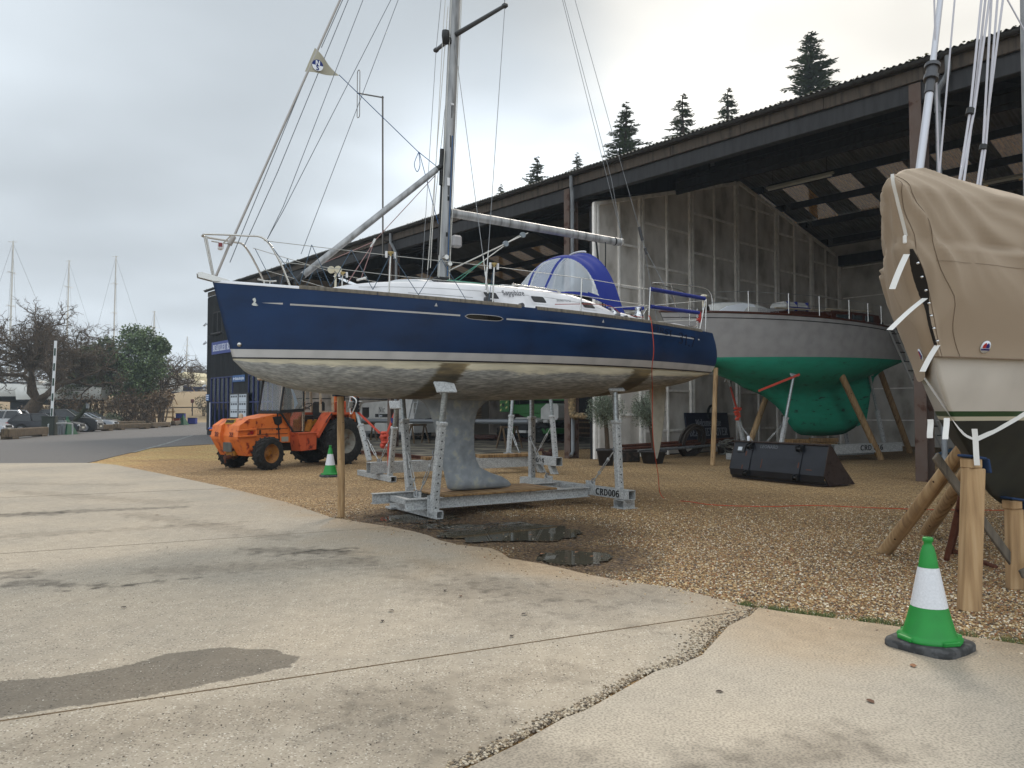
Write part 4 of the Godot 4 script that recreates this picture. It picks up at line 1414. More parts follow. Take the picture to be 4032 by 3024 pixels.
# ---------------------------------------------------------------- far yard on the left
func yard_y(x: float, d: float) -> float:
	return 5.5 * smoothstep(108.0, 152.0, d) + 2.2 * smoothstep(-48.0, -62.0, x) * smoothstep(78.0, 108.0, d) * (1.0 - smoothstep(108.0, 140.0, d))

func yard_boat(label: String, x: float, d: float, base: float, yaw: float, l: float, top: Color, low: Color, mast: float, covered := false, keel := 1.4):
	var t := thing("laid_up_yacht", label, "yacht", Vector3(x, base, -d), yaw, "yachts laid up in the far yard")
	var rows := []
	var low_rows := []
	for i in 15:
		var s := i / 14.0
		var b := l * 0.16 * (1.0 - pow(1.0 - minf(s / 0.6, 1.0), 1.8)) * (1.0 if s < 0.6 else 1.0 - 0.3 * pow((s - 0.6) / 0.4, 2.0)) + 0.01
		var sx := (s - 0.5) * l
		var hi := keel + 0.6 + 1.25 + 0.35 * pow(1 - s, 2.0)
		var w := keel + 0.6
		var bot := w - 0.6 * sin(PI * clampf(s * 0.96 + 0.04, 0.0, 1.0)) - 0.02
		var r := []
		var q := []
		for k in 9:
			var a := -1.0 + k / 4.0
			q.append(Vector3(sx * 0.96, lerpf(w, bot, sqrt(maxf(0.0, 1.0 - a * a))), b * 0.9 * a))
		r = [Vector3(sx, hi, -b), Vector3(sx * 0.97, w + 0.3, -b * 0.97), Vector3(sx * 0.96, w, -b * 0.9)]
		rows.append([Vector3(sx, hi, 0), r[0], r[1], r[2]])
		low_rows.append(q)
	var st := S()
	skin(st, rows)
	for i in rows.size():
		for k in 4: rows[i][k].z *= -1
	skin(st, rows, 1, false, true)
	var e: Array = rows[-1]
	for k in range(0, 3):
		quad(st, e[k], e[k + 1], Vector3(e[k + 1].x, e[k + 1].y, -e[k + 1].z), Vector3(e[k].x, e[k].y, -e[k].z))
	put("topsides", st, mt("yard_" + top.to_html(), top, 0.4), t)
	st = S()
	skin(st, low_rows)
	box(st, Vector3(l * 0.03, keel * 0.5 + 0.1, 0), Vector3(l * 0.22, keel, 0.25), Basis.IDENTITY, 0.1)
	put("bottom", st, mt("yard_" + low.to_html(), low, 0.7), t)
	st = S()
	if covered:
		var deck := keel + 1.8
		extr(st, poly([-l * 0.16, deck, -l * 0.13, deck + 1.0, 0, deck + 1.75, l * 0.13, deck + 1.0, l * 0.16, deck]), Transform3D(Basis(Vector3.UP, PI * 0.5), Vector3.ZERO), -l * 0.42, l * 0.45)
		put("cover", st, mt("yard_cover", Color(0.72, 0.68, 0.55), 0.8), t)
	else:
		box(st, Vector3(l * 0.02, keel + 2.05, 0), Vector3(l * 0.4, 0.55, l * 0.18), Basis.IDENTITY, 0.15)
		put("coachroof", st, mt("white_grp"), t)
		st = S()
		for sz in [-1, 1]: box(st, Vector3(l * 0.0, keel + 2.1, sz * l * 0.092), Vector3(l * 0.26, 0.16, 0.02))
		put("side_window", st, mt("dark_glass"), t)
	if mast > 0.0:
		st = S()
		var mx := -l * 0.1
		tube(st, [Vector3(mx, keel + 1.8, 0), Vector3(mx + 0.15, mast - base, 0)], 0.13, 8, 0.09)
		put("mast", st, mt("mast_bright", Color(0.78, 0.77, 0.74), 0.35), t)
		st = S()
		for f in [0.55, 0.78]:
			var y := lerpf(keel + 1.8, mast - base, f)
			tube(st, [Vector3(mx + 0.1, y, -1.0), Vector3(mx + 0.1, y, 1.0)], 0.03, 5)
			tube(st, [Vector3(mx - 0.6, y, -0.3), Vector3(mx + 0.6, y, 0.3)], 0.025, 5)
		tube(st, [Vector3(mx - 0.35, mast - base - 0.1, 0), Vector3(mx + 0.5, mast - base - 0.1, 0)], 0.03, 5)
		put("spreaders", st, mt("mast_bright"), t)
		st = S()
		for q in [[-l * 0.49, 0.0], [l * 0.49, 0.0], [mx + 0.3, l * 0.15], [mx + 0.3, -l * 0.15]]:
			tube(st, [Vector3(q[0], keel + 2.0, q[1]), Vector3(mx + 0.12, mast - base - 0.2, 0)], 0.014, 4)
		put("stays", st, mt("wire", Color(0.45, 0.45, 0.45), 0.4, 0.5), t)
	for q in [[-0.25, 1], [-0.25, -1], [0.25, 1], [0.25, -1]]:
		st = S()
		tube(st, [Vector3(q[0] * l, keel + 0.5, q[1] * l * 0.1), Vector3(q[0] * l * 1.1, 0, q[1] * l * 0.22)], 0.07, 6)
		put("prop", st, mt("prop_pole", Color(0.78, 0.72, 0.62), 0.85, 0, "wood", 0.6), t)

func far_yard():
	# rising gravel yard with woods behind it
	var st := S()
	st.set_smooth_group(1)
	var rows := []
	for j in 24:
		var r := []
		var d := 70.0 + 7.0 * j
		for i in 30:
			var x := -190.0 + 8.0 * i
			r.append(Vector3(x, yard_y(x, d) - 0.02 if d > 90.0 or x > -30 else yard_y(x, d) - 0.25, -d))
		rows.append(r)
	skin(st, rows)
	struct(put("yard_slope", st, mt("far_gravel", Color(0.60, 0.51, 0.37), 0.9, 0, "grain", 0.25)))
	var W := Color(0.78, 0.77, 0.74)
	var B := Color(0.06, 0.12, 0.34)
	yard_boat("white yacht with the tallest bright mast, far left behind the bare oak", -54.5, 85.0, 1.2, 0.15, 11.0, W, Color(0.12, 0.13, 0.15), 20.5)
	yard_boat("white yacht with blue bottom seen through the oak's branches", -62.9, 110.0, 2.6, -0.1, 10.5, W, B, 23.3)
	yard_boat("white yacht whose mast stands behind the ivy-covered trees", -56.6, 111.0, 2.4, 0.2, 10.0, W, Color(0.1, 0.1, 0.12), 24.1)
	yard_boat("small white yacht with a short mast right of the ivy", -55.9, 121.0, 2.6, -0.3, 8.5, W, B, 17.4)
	yard_boat("small yacht with the shorter mast beside it, right of the ivy", -59.4, 128.0, 3.2, 0.4, 7.5, W, Color(0.1, 0.1, 0.12), 15.6)
	yard_boat("white yacht with deep blue keel at the top of the far slope", -68.2, 150.0, 4.9, 0.1, 11.0, W, B, 0.0, false, 1.1)
	yard_boat("cream covered yacht bow-on with blue bottom at the far right", -66.2, 160.0, 5.5, 1.35, 8.5, Color(0.75, 0.72, 0.62), B, 0.0, true, 0.5)
	yard_boat("second cream covered yacht behind the blue-keeled one", -69.8, 163.0, 5.5, 1.2, 8.0, Color(0.72, 0.68, 0.56), Color(0.2, 0.2, 0.2), 0.0, true, 0.5)
	yard_boat("distant white yacht with a thin mast beyond the covered boats", -71.3, 170.0, 5.5, 0.9, 8.5, W, B, 18.0)
	yard_boat("long white motor hull at the photo's left edge behind the oak", -47.0, 80.0, 0.8, 0.1, 9.0, W, Color(0.2, 0.2, 0.2), 0.0)
	# a low bar fence along the top road and a little notice
	for q in [[-55.0, 118.0, -46.5, 119.0, "low dark rail along the foot of the far gravel slope"], [-44.5, 119.0, -38.0, 119.5, "short dark rail beside the far notice post"]]:
		var f := thing("bar_fence", q[4], "fence", Vector3(q[0], yard_y(q[0], q[1]), -q[1]), 0.0)
		st = S()
		bar(st, Vector3(0, 0.55, 0), Vector3(q[2] - q[0], 0.6, -(q[3] - q[1])), 0.12, 0.16)
		put("rail", st, mt("fence_wood", Color(0.22, 0.18, 0.14), 0.9), f)
		for k in 4:
			st = S()
			box(st, Vector3((q[2] - q[0]) * k / 3.0, 0.3, -(q[3] - q[1]) * k / 3.0), Vector3(0.16, 0.7, 0.16))
			put("post", st, mt("fence_wood"), f)
	var sp := thing("notice_post", "small dark notice on a post by the far slope", "sign", Vector3(-48.6, 0.9, -117.0))
	st = S()
	box(st, Vector3(0, 1.0, 0), Vector3(0.12, 2.0, 0.12))
	put("post", st, mt("fence_wood"), sp)
	st = S()
	box(st, Vector3(0, 2.2, 0.05), Vector3(0.5, 0.55, 0.05))
	put("panel", st, mt("red_panel", Color(0.3, 0.1, 0.08), 0.7), sp)
	# woods along the skyline: one mass of winter trees
	var lm := S()
	for k in 3:
		var a := PI * k / 3.0
		quad(lm, Vector3(-0.5 * cos(a), 0, -0.5 * sin(a)), Vector3(0, 0.15, 0), Vector3(0.5 * cos(a), 0.1, 0.5 * sin(a)), Vector3(0, -0.12, 0))
	lm.generate_normals()
	var clump := lm.commit()
	var xfs := []
	var cols := []
	for i in 26000:
		var x := rng.randf_range(-260.0, -20.0)
		var d := rng.randf_range(186.0, 235.0)
		var top := 12.0 + 5.0 * sin(x * 0.09) + 3.5 * sin(x * 0.31 + 2.0) + 2.0 * sin(x * 0.8)
		if x > -70.0: top *= 0.75
		var y := 4.0 + (top - 2.0) * pow(rng.randf(), 0.7)
		var s := rng.randf_range(0.5, 1.5)
		xfs.append(Transform3D(Basis(Vector3.UP, rng.randf() * TAU) * Basis(Vector3.RIGHT, rng.randf_range(-1.2, 1.2)) * Basis.from_scale(Vector3.ONE * s), Vector3(x, y, -d)))
		cols.append(Color(0.06, 0.05, 0.035).lerp(Color(0.14, 0.11, 0.08), rng.randf()))
	struct(scatter("far_woods", clump, tinted("winter_twigs", 0.9), xfs, cols), "stuff")

# ---------------------------------------------------------------- conifers behind the shed
func conifer_shape(seed_: int, h: float, spread: float, thin: float) -> Array:
	var r := RandomNumberGenerator.new()
	r.seed = seed_
	var wood := S()
	tube(wood, [Vector3.ZERO, Vector3(0.05, h * 0.6, 0), Vector3(r.randf_range(-0.15, 0.15), h, 0)], 0.24, 7, 0.02)
	var st := S()
	var y := h
	while y > h * 0.12:
		var reach := spread * pow((h - y) / h, 0.8) + 0.12
		var n := 5 + r.randi() % 3
		for k in n:
			if r.randf() < thin: continue
			var a := TAU * (k + r.randf() * 0.7) / n
			var l := reach * r.randf_range(0.55, 1.15)
			var out := Vector3(cos(a), 0, sin(a))
			var droop := r.randf_range(-0.28, 0.12)
			var tip := out * l + Vector3(0, droop * l + 0.12 * l, 0)
			var o := Vector3(0, y + r.randf_range(-0.15, 0.15), 0)
			tube(wood, [o, o + out * l * 0.5 + Vector3(0, droop * l * 0.7, 0), o + tip], 0.025, 4, 0.008)
			var m := int(6 + l * 9)
			for i in m:
				var f := (i + 0.6) / m
				var c := o + out * l * f + Vector3(0, lerpf(droop * 0.7, droop + 0.12, f) * l * f, 0)
				for sd in [-1.0, 1.0]:
					var tl := (0.16 + 0.30 * l * (1.0 - f * 0.75)) * r.randf_range(0.6, 1.2)
					tl = minf(tl, 0.75)
					var dir: Vector3 = (out * 0.75 + out.cross(Vector3.UP) * sd * r.randf_range(0.6, 1.1) + Vector3(0, r.randf_range(-0.35, 0.3), 0)).normalized()
					var side: Vector3 = dir.cross(Vector3.UP).normalized() * tl * 0.16
					var up := Vector3(0, tl * 0.13, 0)
					quad(st, c, c + dir * tl * 0.5 + side, c + dir * tl, c + dir * tl * 0.5 - side)
					quad(st, c, c + dir * tl * 0.55 + up, c + dir * tl * 0.95, c + dir * tl * 0.5 - up)
		y -= r.randf_range(0.24, 0.36) * (0.75 + 0.6 * (h - y) / h)
	wood.generate_normals()
	st.generate_normals()
	return [wood.commit(), st.commit()]

func conifers():
	var shapes := [conifer_shape(1, 9.0, 2.7, 0.25), conifer_shape(2, 9.0, 2.5, 0.42), conifer_shape(3, 9.0, 2.9, 0.25)]
	var needle := mt("needles", Color(0.27, 0.33, 0.20), 0.8)
	needle.backlight = Color(0.10, 0.12, 0.05)
	var bark := mt("conifer_bark", Color(0.2, 0.15, 0.12), 0.9)
	var list := [[1.97, 60.0, 21.5, 0, 0.85, "small conifer left of the mast's boom, peeking over the shed roof"], [5.15, 60.0, 21.9, 1, 0.55, "smallest conifer top showing over the roof near the middle column"], [9.0, 60.0, 25.8, 0, 1.05, "slender conifer over the roof beside the yacht's backstay"], [13.5, 60.0, 26.5, 1, 1.15, "ragged bent-topped conifer over the roof"], [17.1, 60.0, 27.0, 1, 0.95, "conifer close beside the ragged one, over the roof"], [23.7, 60.0, 31.5, 2, 1.35, "tallest broad conifer behind the roof on the right"], [-0.9, 62.0, 20.0, 1, 0.5, "tiny conifer tip at the left end of the row over the roof"]]
	for q in list:
		var sc: float = q[4]
		var t := thing("conifer", q[5], "tree", Vector3(q[0], 0, -q[1]), q[0] * 1.7, "conifers behind the shed roof")
		for k in 2:
			var o := MeshInstance3D.new()
			o.name = ["trunk", "crown"][k]
			o.mesh = shapes[q[3]][k]
			o.material_override = bark if k == 0 else needle
			o.position.y = q[2] - 9.0 * sc
			o.scale = Vector3(sc * 1.3, sc, sc * 1.3)
			t.add_child(o, true)
		var st := S()
		tube(st, [Vector3.ZERO, Vector3(0, q[2] - 8.6 * sc, 0)], 0.38, 8, 0.24 * sc)
		put("lower_trunk", st, bark, t)

# ---------------------------------------------------------------- bare oaks and ivy
func limb(st: SurfaceTool, r: RandomNumberGenerator, a: Vector3, dir: Vector3, l: float, rad: float, depth: int, tips: Array):
	var p := [a]
	var d := dir
	var seg := 3
	for i in seg:
		d = (d + Vector3(r.randfn(), r.randfn() * 0.6 + 0.05, r.randfn()) * (0.22 + 0.05 * (6 - depth))).normalized()
		p.append(p[-1] + d * l / seg)
	tube(st, p, maxf(rad, 0.022), 6 if depth > 3 else (4 if depth > 1 else 3), maxf(rad * 0.62, 0.013), false)
	if depth == 0:
		tips.append(p[-1])
		for k in 5:
			var q: Vector3 = p[1 + k % 3]
			var e := q + (d + Vector3(r.randfn(), r.randfn() * 0.8 + 0.2, r.randfn()) * 0.8).normalized() * r.randf_range(0.25, 0.6)
			var w := Vector3(0.011, 0.0, 0.011)
			tri(st, q - w, q + w, e)
		return
	var n := 2 + (1 if r.randf() < 0.55 else 0)
	for k in n:
		var at: Vector3 = p[-1] if k < 2 else p[2]
		var nd := (d + Vector3(r.randfn(), r.randfn() * 0.7 + 0.12, r.randfn()) * 0.75).normalized()
		limb(st, r, at, nd, l * r.randf_range(0.62, 0.86), rad * r.randf_range(0.5, 0.68), depth - 1, tips)
	if depth < 5:
		for k in 1: limb(st, r, p[1 + k], (d.cross(Vector3(r.randfn(), r.randfn(), r.randfn())).normalized() + d * 0.5 + Vector3(0, 0.2, 0)).normalized(), l * 0.5, rad * 0.33, mini(depth - 1, 2), tips)

func oak(label: String, at: Vector3, h: float, seed_: int, leaves: int, lean: Vector3, depth := 6):
	var t := thing("oak_tree", label, "tree", at)
	var r := RandomNumberGenerator.new()
	r.seed = seed_
	var st := S()
	var fork := Vector3(lean.x, h * 0.24, lean.z)
	tube(st, path([Vector3(0, -0.2, 0), Vector3(lean.x * 0.3, h * 0.1, 0), fork], 4), h * 0.075, 10, h * 0.05)
	put("trunk", st, mt("oak_bark", Color(0.46, 0.385, 0.31), 0.95, 0, "bark", 0.6, "bark", 3.0), t)
	st = S()
	var tips := []
	for k in 5:
		var a := TAU * (k + r.randf() * 0.5) / 5
		limb(st, r, fork - Vector3(0, 0.1 * k, 0), Vector3(cos(a) * 0.95, r.randf_range(0.45, 1.3), sin(a) * 0.8), h * 0.29, h * 0.028, depth, tips)
	put("branches", st, mt("oak_bark"), t)
	if leaves > 0:
		var lm := S()
		quad(lm, Vector3(0, 0, 0), Vector3(0.5, 0.1, 0.3), Vector3(1, 0, 0), Vector3(0.5, 0.1, -0.3))
		lm.generate_normals()
		var xfs := []
		var cols := []
		for i in leaves:
			var p: Vector3 = tips[r.randi() % tips.size()] + Vector3(r.randfn(), r.randfn(), r.randfn()) * 0.16
			if p.y > h * 0.85 and r.randf() < 0.5: continue
			xfs.append(Transform3D(Basis(Vector3(r.randfn(), r.randfn(), r.randfn()).normalized(), r.randf() * TAU).scaled(Vector3.ONE * r.randf_range(0.05, 0.09)), p))
			cols.append([Color(0.16, 0.10, 0.05), Color(0.22, 0.14, 0.05), Color(0.12, 0.09, 0.05), Color(0.13, 0.13, 0.05)][r.randi() % 4])
		struct(scatter("leaves", lm.commit(), tinted("oak_leaf", 0.8), xfs, cols, t), "stuff")

func ivy(called: String, label: String, cat: String, lumps: Array, n: int, seed_: int, c0: Color, c1: Color, size := 0.2):
	var t := thing(called, label, cat, Vector3(lumps[0].x, 0, lumps[0].z))
	var r := RandomNumberGenerator.new()
	r.seed = seed_
	var st := S()
	for l in lumps:
		for k in 4:
			var b := Vector3(l.x - t.position.x + r.randf_range(-0.4, 0.4), 0, l.z - t.position.z + r.randf_range(-0.4, 0.4))
			var e := Vector3(l.x - t.position.x + r.randfn() * l.w * 0.4, l.y + r.randfn() * l.w * 0.3, l.z - t.position.z + r.randfn() * l.w * 0.3)
			tube(st, path([b, b.lerp(e, 0.5) + Vector3(r.randfn(), 0, r.randfn()) * 0.3, e], 4), 0.10, 5, 0.03)
	put("stems", st, mt("oak_bark"), t)
	var lm := S()
	quad(lm, Vector3(0, 0, 0), Vector3(0.5, 0.12, 0.4), Vector3(1, 0, 0), Vector3(0.5, 0.12, -0.4))
	lm.generate_normals()
	var xfs := []
	var cols := []
	var fn := FastNoiseLite.new()
	fn.seed = seed_
	fn.frequency = 0.55
	for i in n:
		var l: Vector4 = lumps[r.randi() % lumps.size()]
		var d := Vector3(r.randfn(), r.randfn(), r.randfn()).normalized()
		var k := fn.get_noise_3d(l.x + d.x * l.w * 1.4, l.y + d.y * l.w * 1.4, l.z + d.z * l.w * 1.4)
		if k < -0.16 and r.randf() < 0.85: continue
		var p := Vector3(l.x, l.y, l.z) - t.position + d * l.w * (0.52 + 0.75 * k + 0.5 * r.randf())
		if p.y < 0.1: continue
		xfs.append(Transform3D(Basis(Vector3(r.randfn(), r.randfn(), r.randfn()).normalized(), r.randf() * TAU).scaled(Vector3.ONE * size * r.randf_range(0.6, 1.3)), p))
		cols.append(c0.lerp(c1, clampf(0.45 + k * 0.9 + r.randfn() * 0.22, 0, 1)))
	struct(scatter("crown", lm.commit(), tinted("ivy_leaf", 0.55), xfs, cols, t), "stuff")

func oaks():
	oak("gnarled bare oak with a thick leaning trunk on the far left", Vector3(-46.4, 0, -73.0), 11.3, 11, 2600, Vector3(1.6, 0, 0.3))
	oak("bare oak rising behind the ivy, left of the tall middle mast", Vector3(-47.5, 0, -84.0), 12.0, 17, 2200, Vector3(0.4, 0, 0), 6)
	oak("bare oak twigs over the ivy's right side", Vector3(-41.5, 0, -88.0), 10.2, 29, 1800, Vector3(-0.3, 0, 0), 5)
	oak("small bare tree in front of the far gravel slope", Vector3(-47.6, 0, -96.0), 6.6, 37, 800, Vector3(0.4, 0, 0), 5)
	oak("distant leafless tree on the slope by the covered yachts", Vector3(-72.0, 5.0, -176.0), 9.0, 43, 0, Vector3(0.2, 0, 0), 5)
	oak("distant leafless tree just left of the black office", Vector3(-66.0, 5.0, -178.0), 8.0, 47, 0, Vector3(-0.2, 0, 0), 5)
	ivy("ivy_tree", "big round dark green ivy-covered tree right of the oaks", "tree", [Vector4(-40.2, 7.3, -82, 2.1), Vector4(-39.0, 8.8, -82, 1.7), Vector4(-41.0, 9.3, -83, 1.6), Vector4(-38.0, 6.3, -81, 1.7), Vector4(-41.6, 5.4, -82, 2.2), Vector4(-39.2, 4.4, -81, 1.8), Vector4(-37.6, 8.4, -82, 1.0)], 19000, 5, Color(0.028, 0.050, 0.021), Color(0.132, 0.186, 0.066), 0.24)
	ivy("ivy_tree", "dark ivy thicket between the oak trunk and the round ivy tree", "tree", [Vector4(-44.0, 5.6, -80, 2.2), Vector4(-45.6, 3.9, -80, 2.0), Vector4(-43.2, 7.8, -81, 1.5), Vector4(-45.0, 7.3, -81, 1.0)], 11500, 6, Color(0.034, 0.050, 0.024), Color(0.139, 0.155, 0.066), 0.24)
	ivy("thicket", "brown bramble and bracken thicket below the ivy trees", "bush", [Vector4(-40.4, 1.6, -79, 1.6), Vector4(-43.0, 1.7, -78, 1.7), Vector4(-45.6, 1.5, -78, 1.7), Vector4(-38.2, 1.7, -79, 1.5), Vector4(-47.8, 1.3, -77, 1.4), Vector4(-39.4, 2.8, -80, 1.3), Vector4(-36.3, 2.9, -80, 1.0)], 9500, 7, Color(0.054, 0.039, 0.024), Color(0.217, 0.132, 0.066), 0.2)
	ivy("thicket", "dark green undergrowth along the car park behind the cars", "bush", [Vector4(-49.4, 1.0, -74, 1.2), Vector4(-46.9, 0.8, -75, 1.1), Vector4(-44.4, 0.8, -75, 1.1), Vector4(-41.4, 0.7, -75, 1.1), Vector4(-38.8, 0.6, -75, 0.9), Vector4(-51.9, 1.0, -74, 1.2)], 5200, 8, Color(0.031, 0.043, 0.021), Color(0.109, 0.124, 0.059), 0.2)
	ivy("thicket", "dark shrub at the foot of the far slope beside the office", "bush", [Vector4(-47.0, 2.6, -118, 1.5), Vector4(-45.2, 2.2, -118, 1.3)], 2200, 9, Color(0.046, 0.046, 0.024), Color(0.155, 0.124, 0.066), 0.22)

# ---------------------------------------------------------------- car park
func car(label: String, x: float, d: float, yaw: float, paint: Color, l: float, w: float, h: float, hood: float, belt: float, estate: bool, plate: Color, tail: Color):
	# front towards local +x; greenhouse of sheet glass between pillars under a roof
	var t := thing("parked_car", label, "car", Vector3(x, 0.0, -d), yaw, "cars parked behind the timber baulks")
	var m := mt("car_" + paint.to_html(), paint, 0.22, 0.35)
	m.clearcoat_enabled = true
	var wr := 0.34 if h < 1.6 else 0.37
	var f := l * 0.5
	var prof := PackedVector2Array()
	var sill := 0.24
	prof.append(Vector2(-f, sill + 0.16))
	prof.append(Vector2(-f + 0.02, belt - 0.2))
	prof.append(Vector2(-f + 0.10, belt))
	prof.append(Vector2(f * 0.36, belt - 0.02))
	prof.append(Vector2(f * 0.80, hood))
	prof.append(Vector2(f - 0.08, hood - 0.14))
	prof.append(Vector2(f, sill + 0.3))
	prof.append(Vector2(f - 0.05, sill))
	for ax in [f * 0.62, -f * 0.60]:
		prof.append(Vector2(ax + wr + 0.07, sill))
		for k in 9: prof.append(Vector2(ax + cos(PI * k / 8.0) * (wr + 0.06), maxf(wr + sin(PI * k / 8.0) * (wr + 0.06), sill + 0.001)))
		prof.append(Vector2(ax - wr - 0.07, sill))
	prof.append(Vector2(-f + 0.06, sill))
	var st := S()
	var inner := PackedVector2Array()
	for p in prof: inner.append(Vector2(p.x * 0.975, sill + (p.y - sill) * 0.955))
	extr(st, prof, Transform3D.IDENTITY, -w * 0.5 + 0.09, w * 0.5 - 0.09)
	extr(st, inner, Transform3D.IDENTITY, -w * 0.5, w * 0.5)
	put("body", st, m, t)
	var a0 := f * 0.38
	var a1 := f * 0.02
	var b1 := -f * (0.72 if estate else 0.45)
	var b0 := -f * (0.93 if estate else 0.78)
	var wb := w * 0.5 - 0.07
	var wt := w * 0.5 - 0.24
	var gl := mt("car_glass", Color(0.07, 0.08, 0.09), 0.06)
	var P := func(px: float, py: float, pz: float): return Vector3(px, py, pz)
	st = S()
	quad(st, P.call(a0, belt, -wb), P.call(a0, belt, wb), P.call(a1, h - 0.05, wt), P.call(a1, h - 0.05, -wt))
	put("windscreen", st, mt("car_screen", Color(0.22, 0.25, 0.26), 0.06), t)
	st = S()
	quad(st, P.call(b0, belt, wb), P.call(b0, belt, -wb), P.call(b1, h - 0.06, -wt), P.call(b1, h - 0.06, wt))
	put("rear_window", st, gl, t)
	for s in [-1.0, 1.0]:
		for k in 2:
			var u0 := [0.03, 0.54][k] as float
			var u1 := [0.50, 0.95][k] as float
			st = S()
			quad(st, P.call(lerpf(a0, b0, u0), belt, s * wb), P.call(lerpf(a0, b0, u1), belt, s * wb), P.call(lerpf(a1, b1, u1), h - 0.07, s * wt), P.call(lerpf(a1, b1, u0), h - 0.07, s * wt))
			put("side_window", st, gl, t)
		st = S()
		bar(st, P.call(a0 + 0.03, belt - 0.02, s * wb), P.call(a1, h - 0.04, s * wt), 0.06, 0.06)
		bar(st, P.call(b0, belt - 0.02, s * wb), P.call(b1, h - 0.05, s * wt), 0.10, 0.14)
		bar(st, P.call(lerpf(a0, b0, 0.52), belt, s * wb * 1.005), P.call(lerpf(a1, b1, 0.52), h - 0.06, s * wt * 1.01), 0.03, 0.10)
		put("pillar", st, m, t)
		st = S()
		box(st, Vector3(a0 - 0.12, belt + 0.08, s * (w * 0.5 + 0.06)), Vector3(0.12, 0.14, 0.2), Basis.IDENTITY, 0.03)
		put("mirror", st, m, t)
		st = S()
		box(st, Vector3(f - 0.14, hood - 0.22, s * (w * 0.5 - 0.25)), Vector3(0.2, 0.14, 0.36), Basis.IDENTITY, 0.04)
		put("headlight", st, mt("lamp_lens", Color(0.75, 0.77, 0.8), 0.1), t)
		st = S()
		box(st, Vector3(-f + 0.09, belt - 0.2, s * (w * 0.5 - 0.14)), Vector3(0.22, 0.22, 0.34), Basis.IDENTITY, 0.04)
		put("tail_light", st, mt("tail_lens", Color(0.5, 0.03, 0.03), 0.15), t)
	st = S()
	skin(st, [[P.call(a1 + 0.03, h - 0.06, -wt - 0.02), P.call(a1, h - 0.01, -wt * 0.6), P.call(a1, h, 0), P.call(a1, h - 0.01, wt * 0.6), P.call(a1 + 0.03, h - 0.06, wt + 0.02)], [P.call(b1 - 0.06, h - 0.07, -wt - 0.02), P.call(b1 - 0.06, h - 0.03, -wt * 0.6), P.call(b1 - 0.06, h - 0.02, 0), P.call(b1 - 0.06, h - 0.03, wt * 0.6), P.call(b1 - 0.06, h - 0.07, wt + 0.02)]])
	for s in [-1.0, 1.0]: bar(st, P.call(a1, h + 0.0, s * wt * 0.85), P.call(b1, h - 0.02, s * wt * 0.85), 0.04, 0.04)
	put("roof", st, m, t)
	st = S()
	box(st, Vector3(f - 0.02, sill + 0.38, 0), Vector3(0.08, 0.16, w * 0.5), Basis.IDENTITY, 0.02)
	box(st, Vector3(0, sill, 0), Vector3(l * 0.9, 0.12, w * 0.86))
	put("grille", st, mt("black_print"), t)
	st = S()
	box(st, Vector3(f + 0.01, sill + 0.2, 0), Vector3(0.03, 0.12, 0.52))
	put("number_plate", st, mt("plate_white", Color(0.75, 0.75, 0.7), 0.5), t)
	st = S()
	box(st, Vector3(-f - 0.01, belt - 0.34, 0), Vector3(0.03, 0.12, 0.52))
	put("number_plate", st, mt("plate_yellow", Color(0.75, 0.6, 0.15), 0.5), t)
	for q in [[f * 0.62, 1.0], [f * 0.62, -1.0], [-f * 0.60, 1.0], [-f * 0.60, -1.0]]:
		wheel(t, Vector3(q[0], wr, q[1] * (w * 0.5 - 0.11)), Vector3(0, 0, q[1]), wr, 0.22, mt("alloy", Color(0.6, 0.6, 0.61), 0.35, 0.6), 0, wr * 0.66)

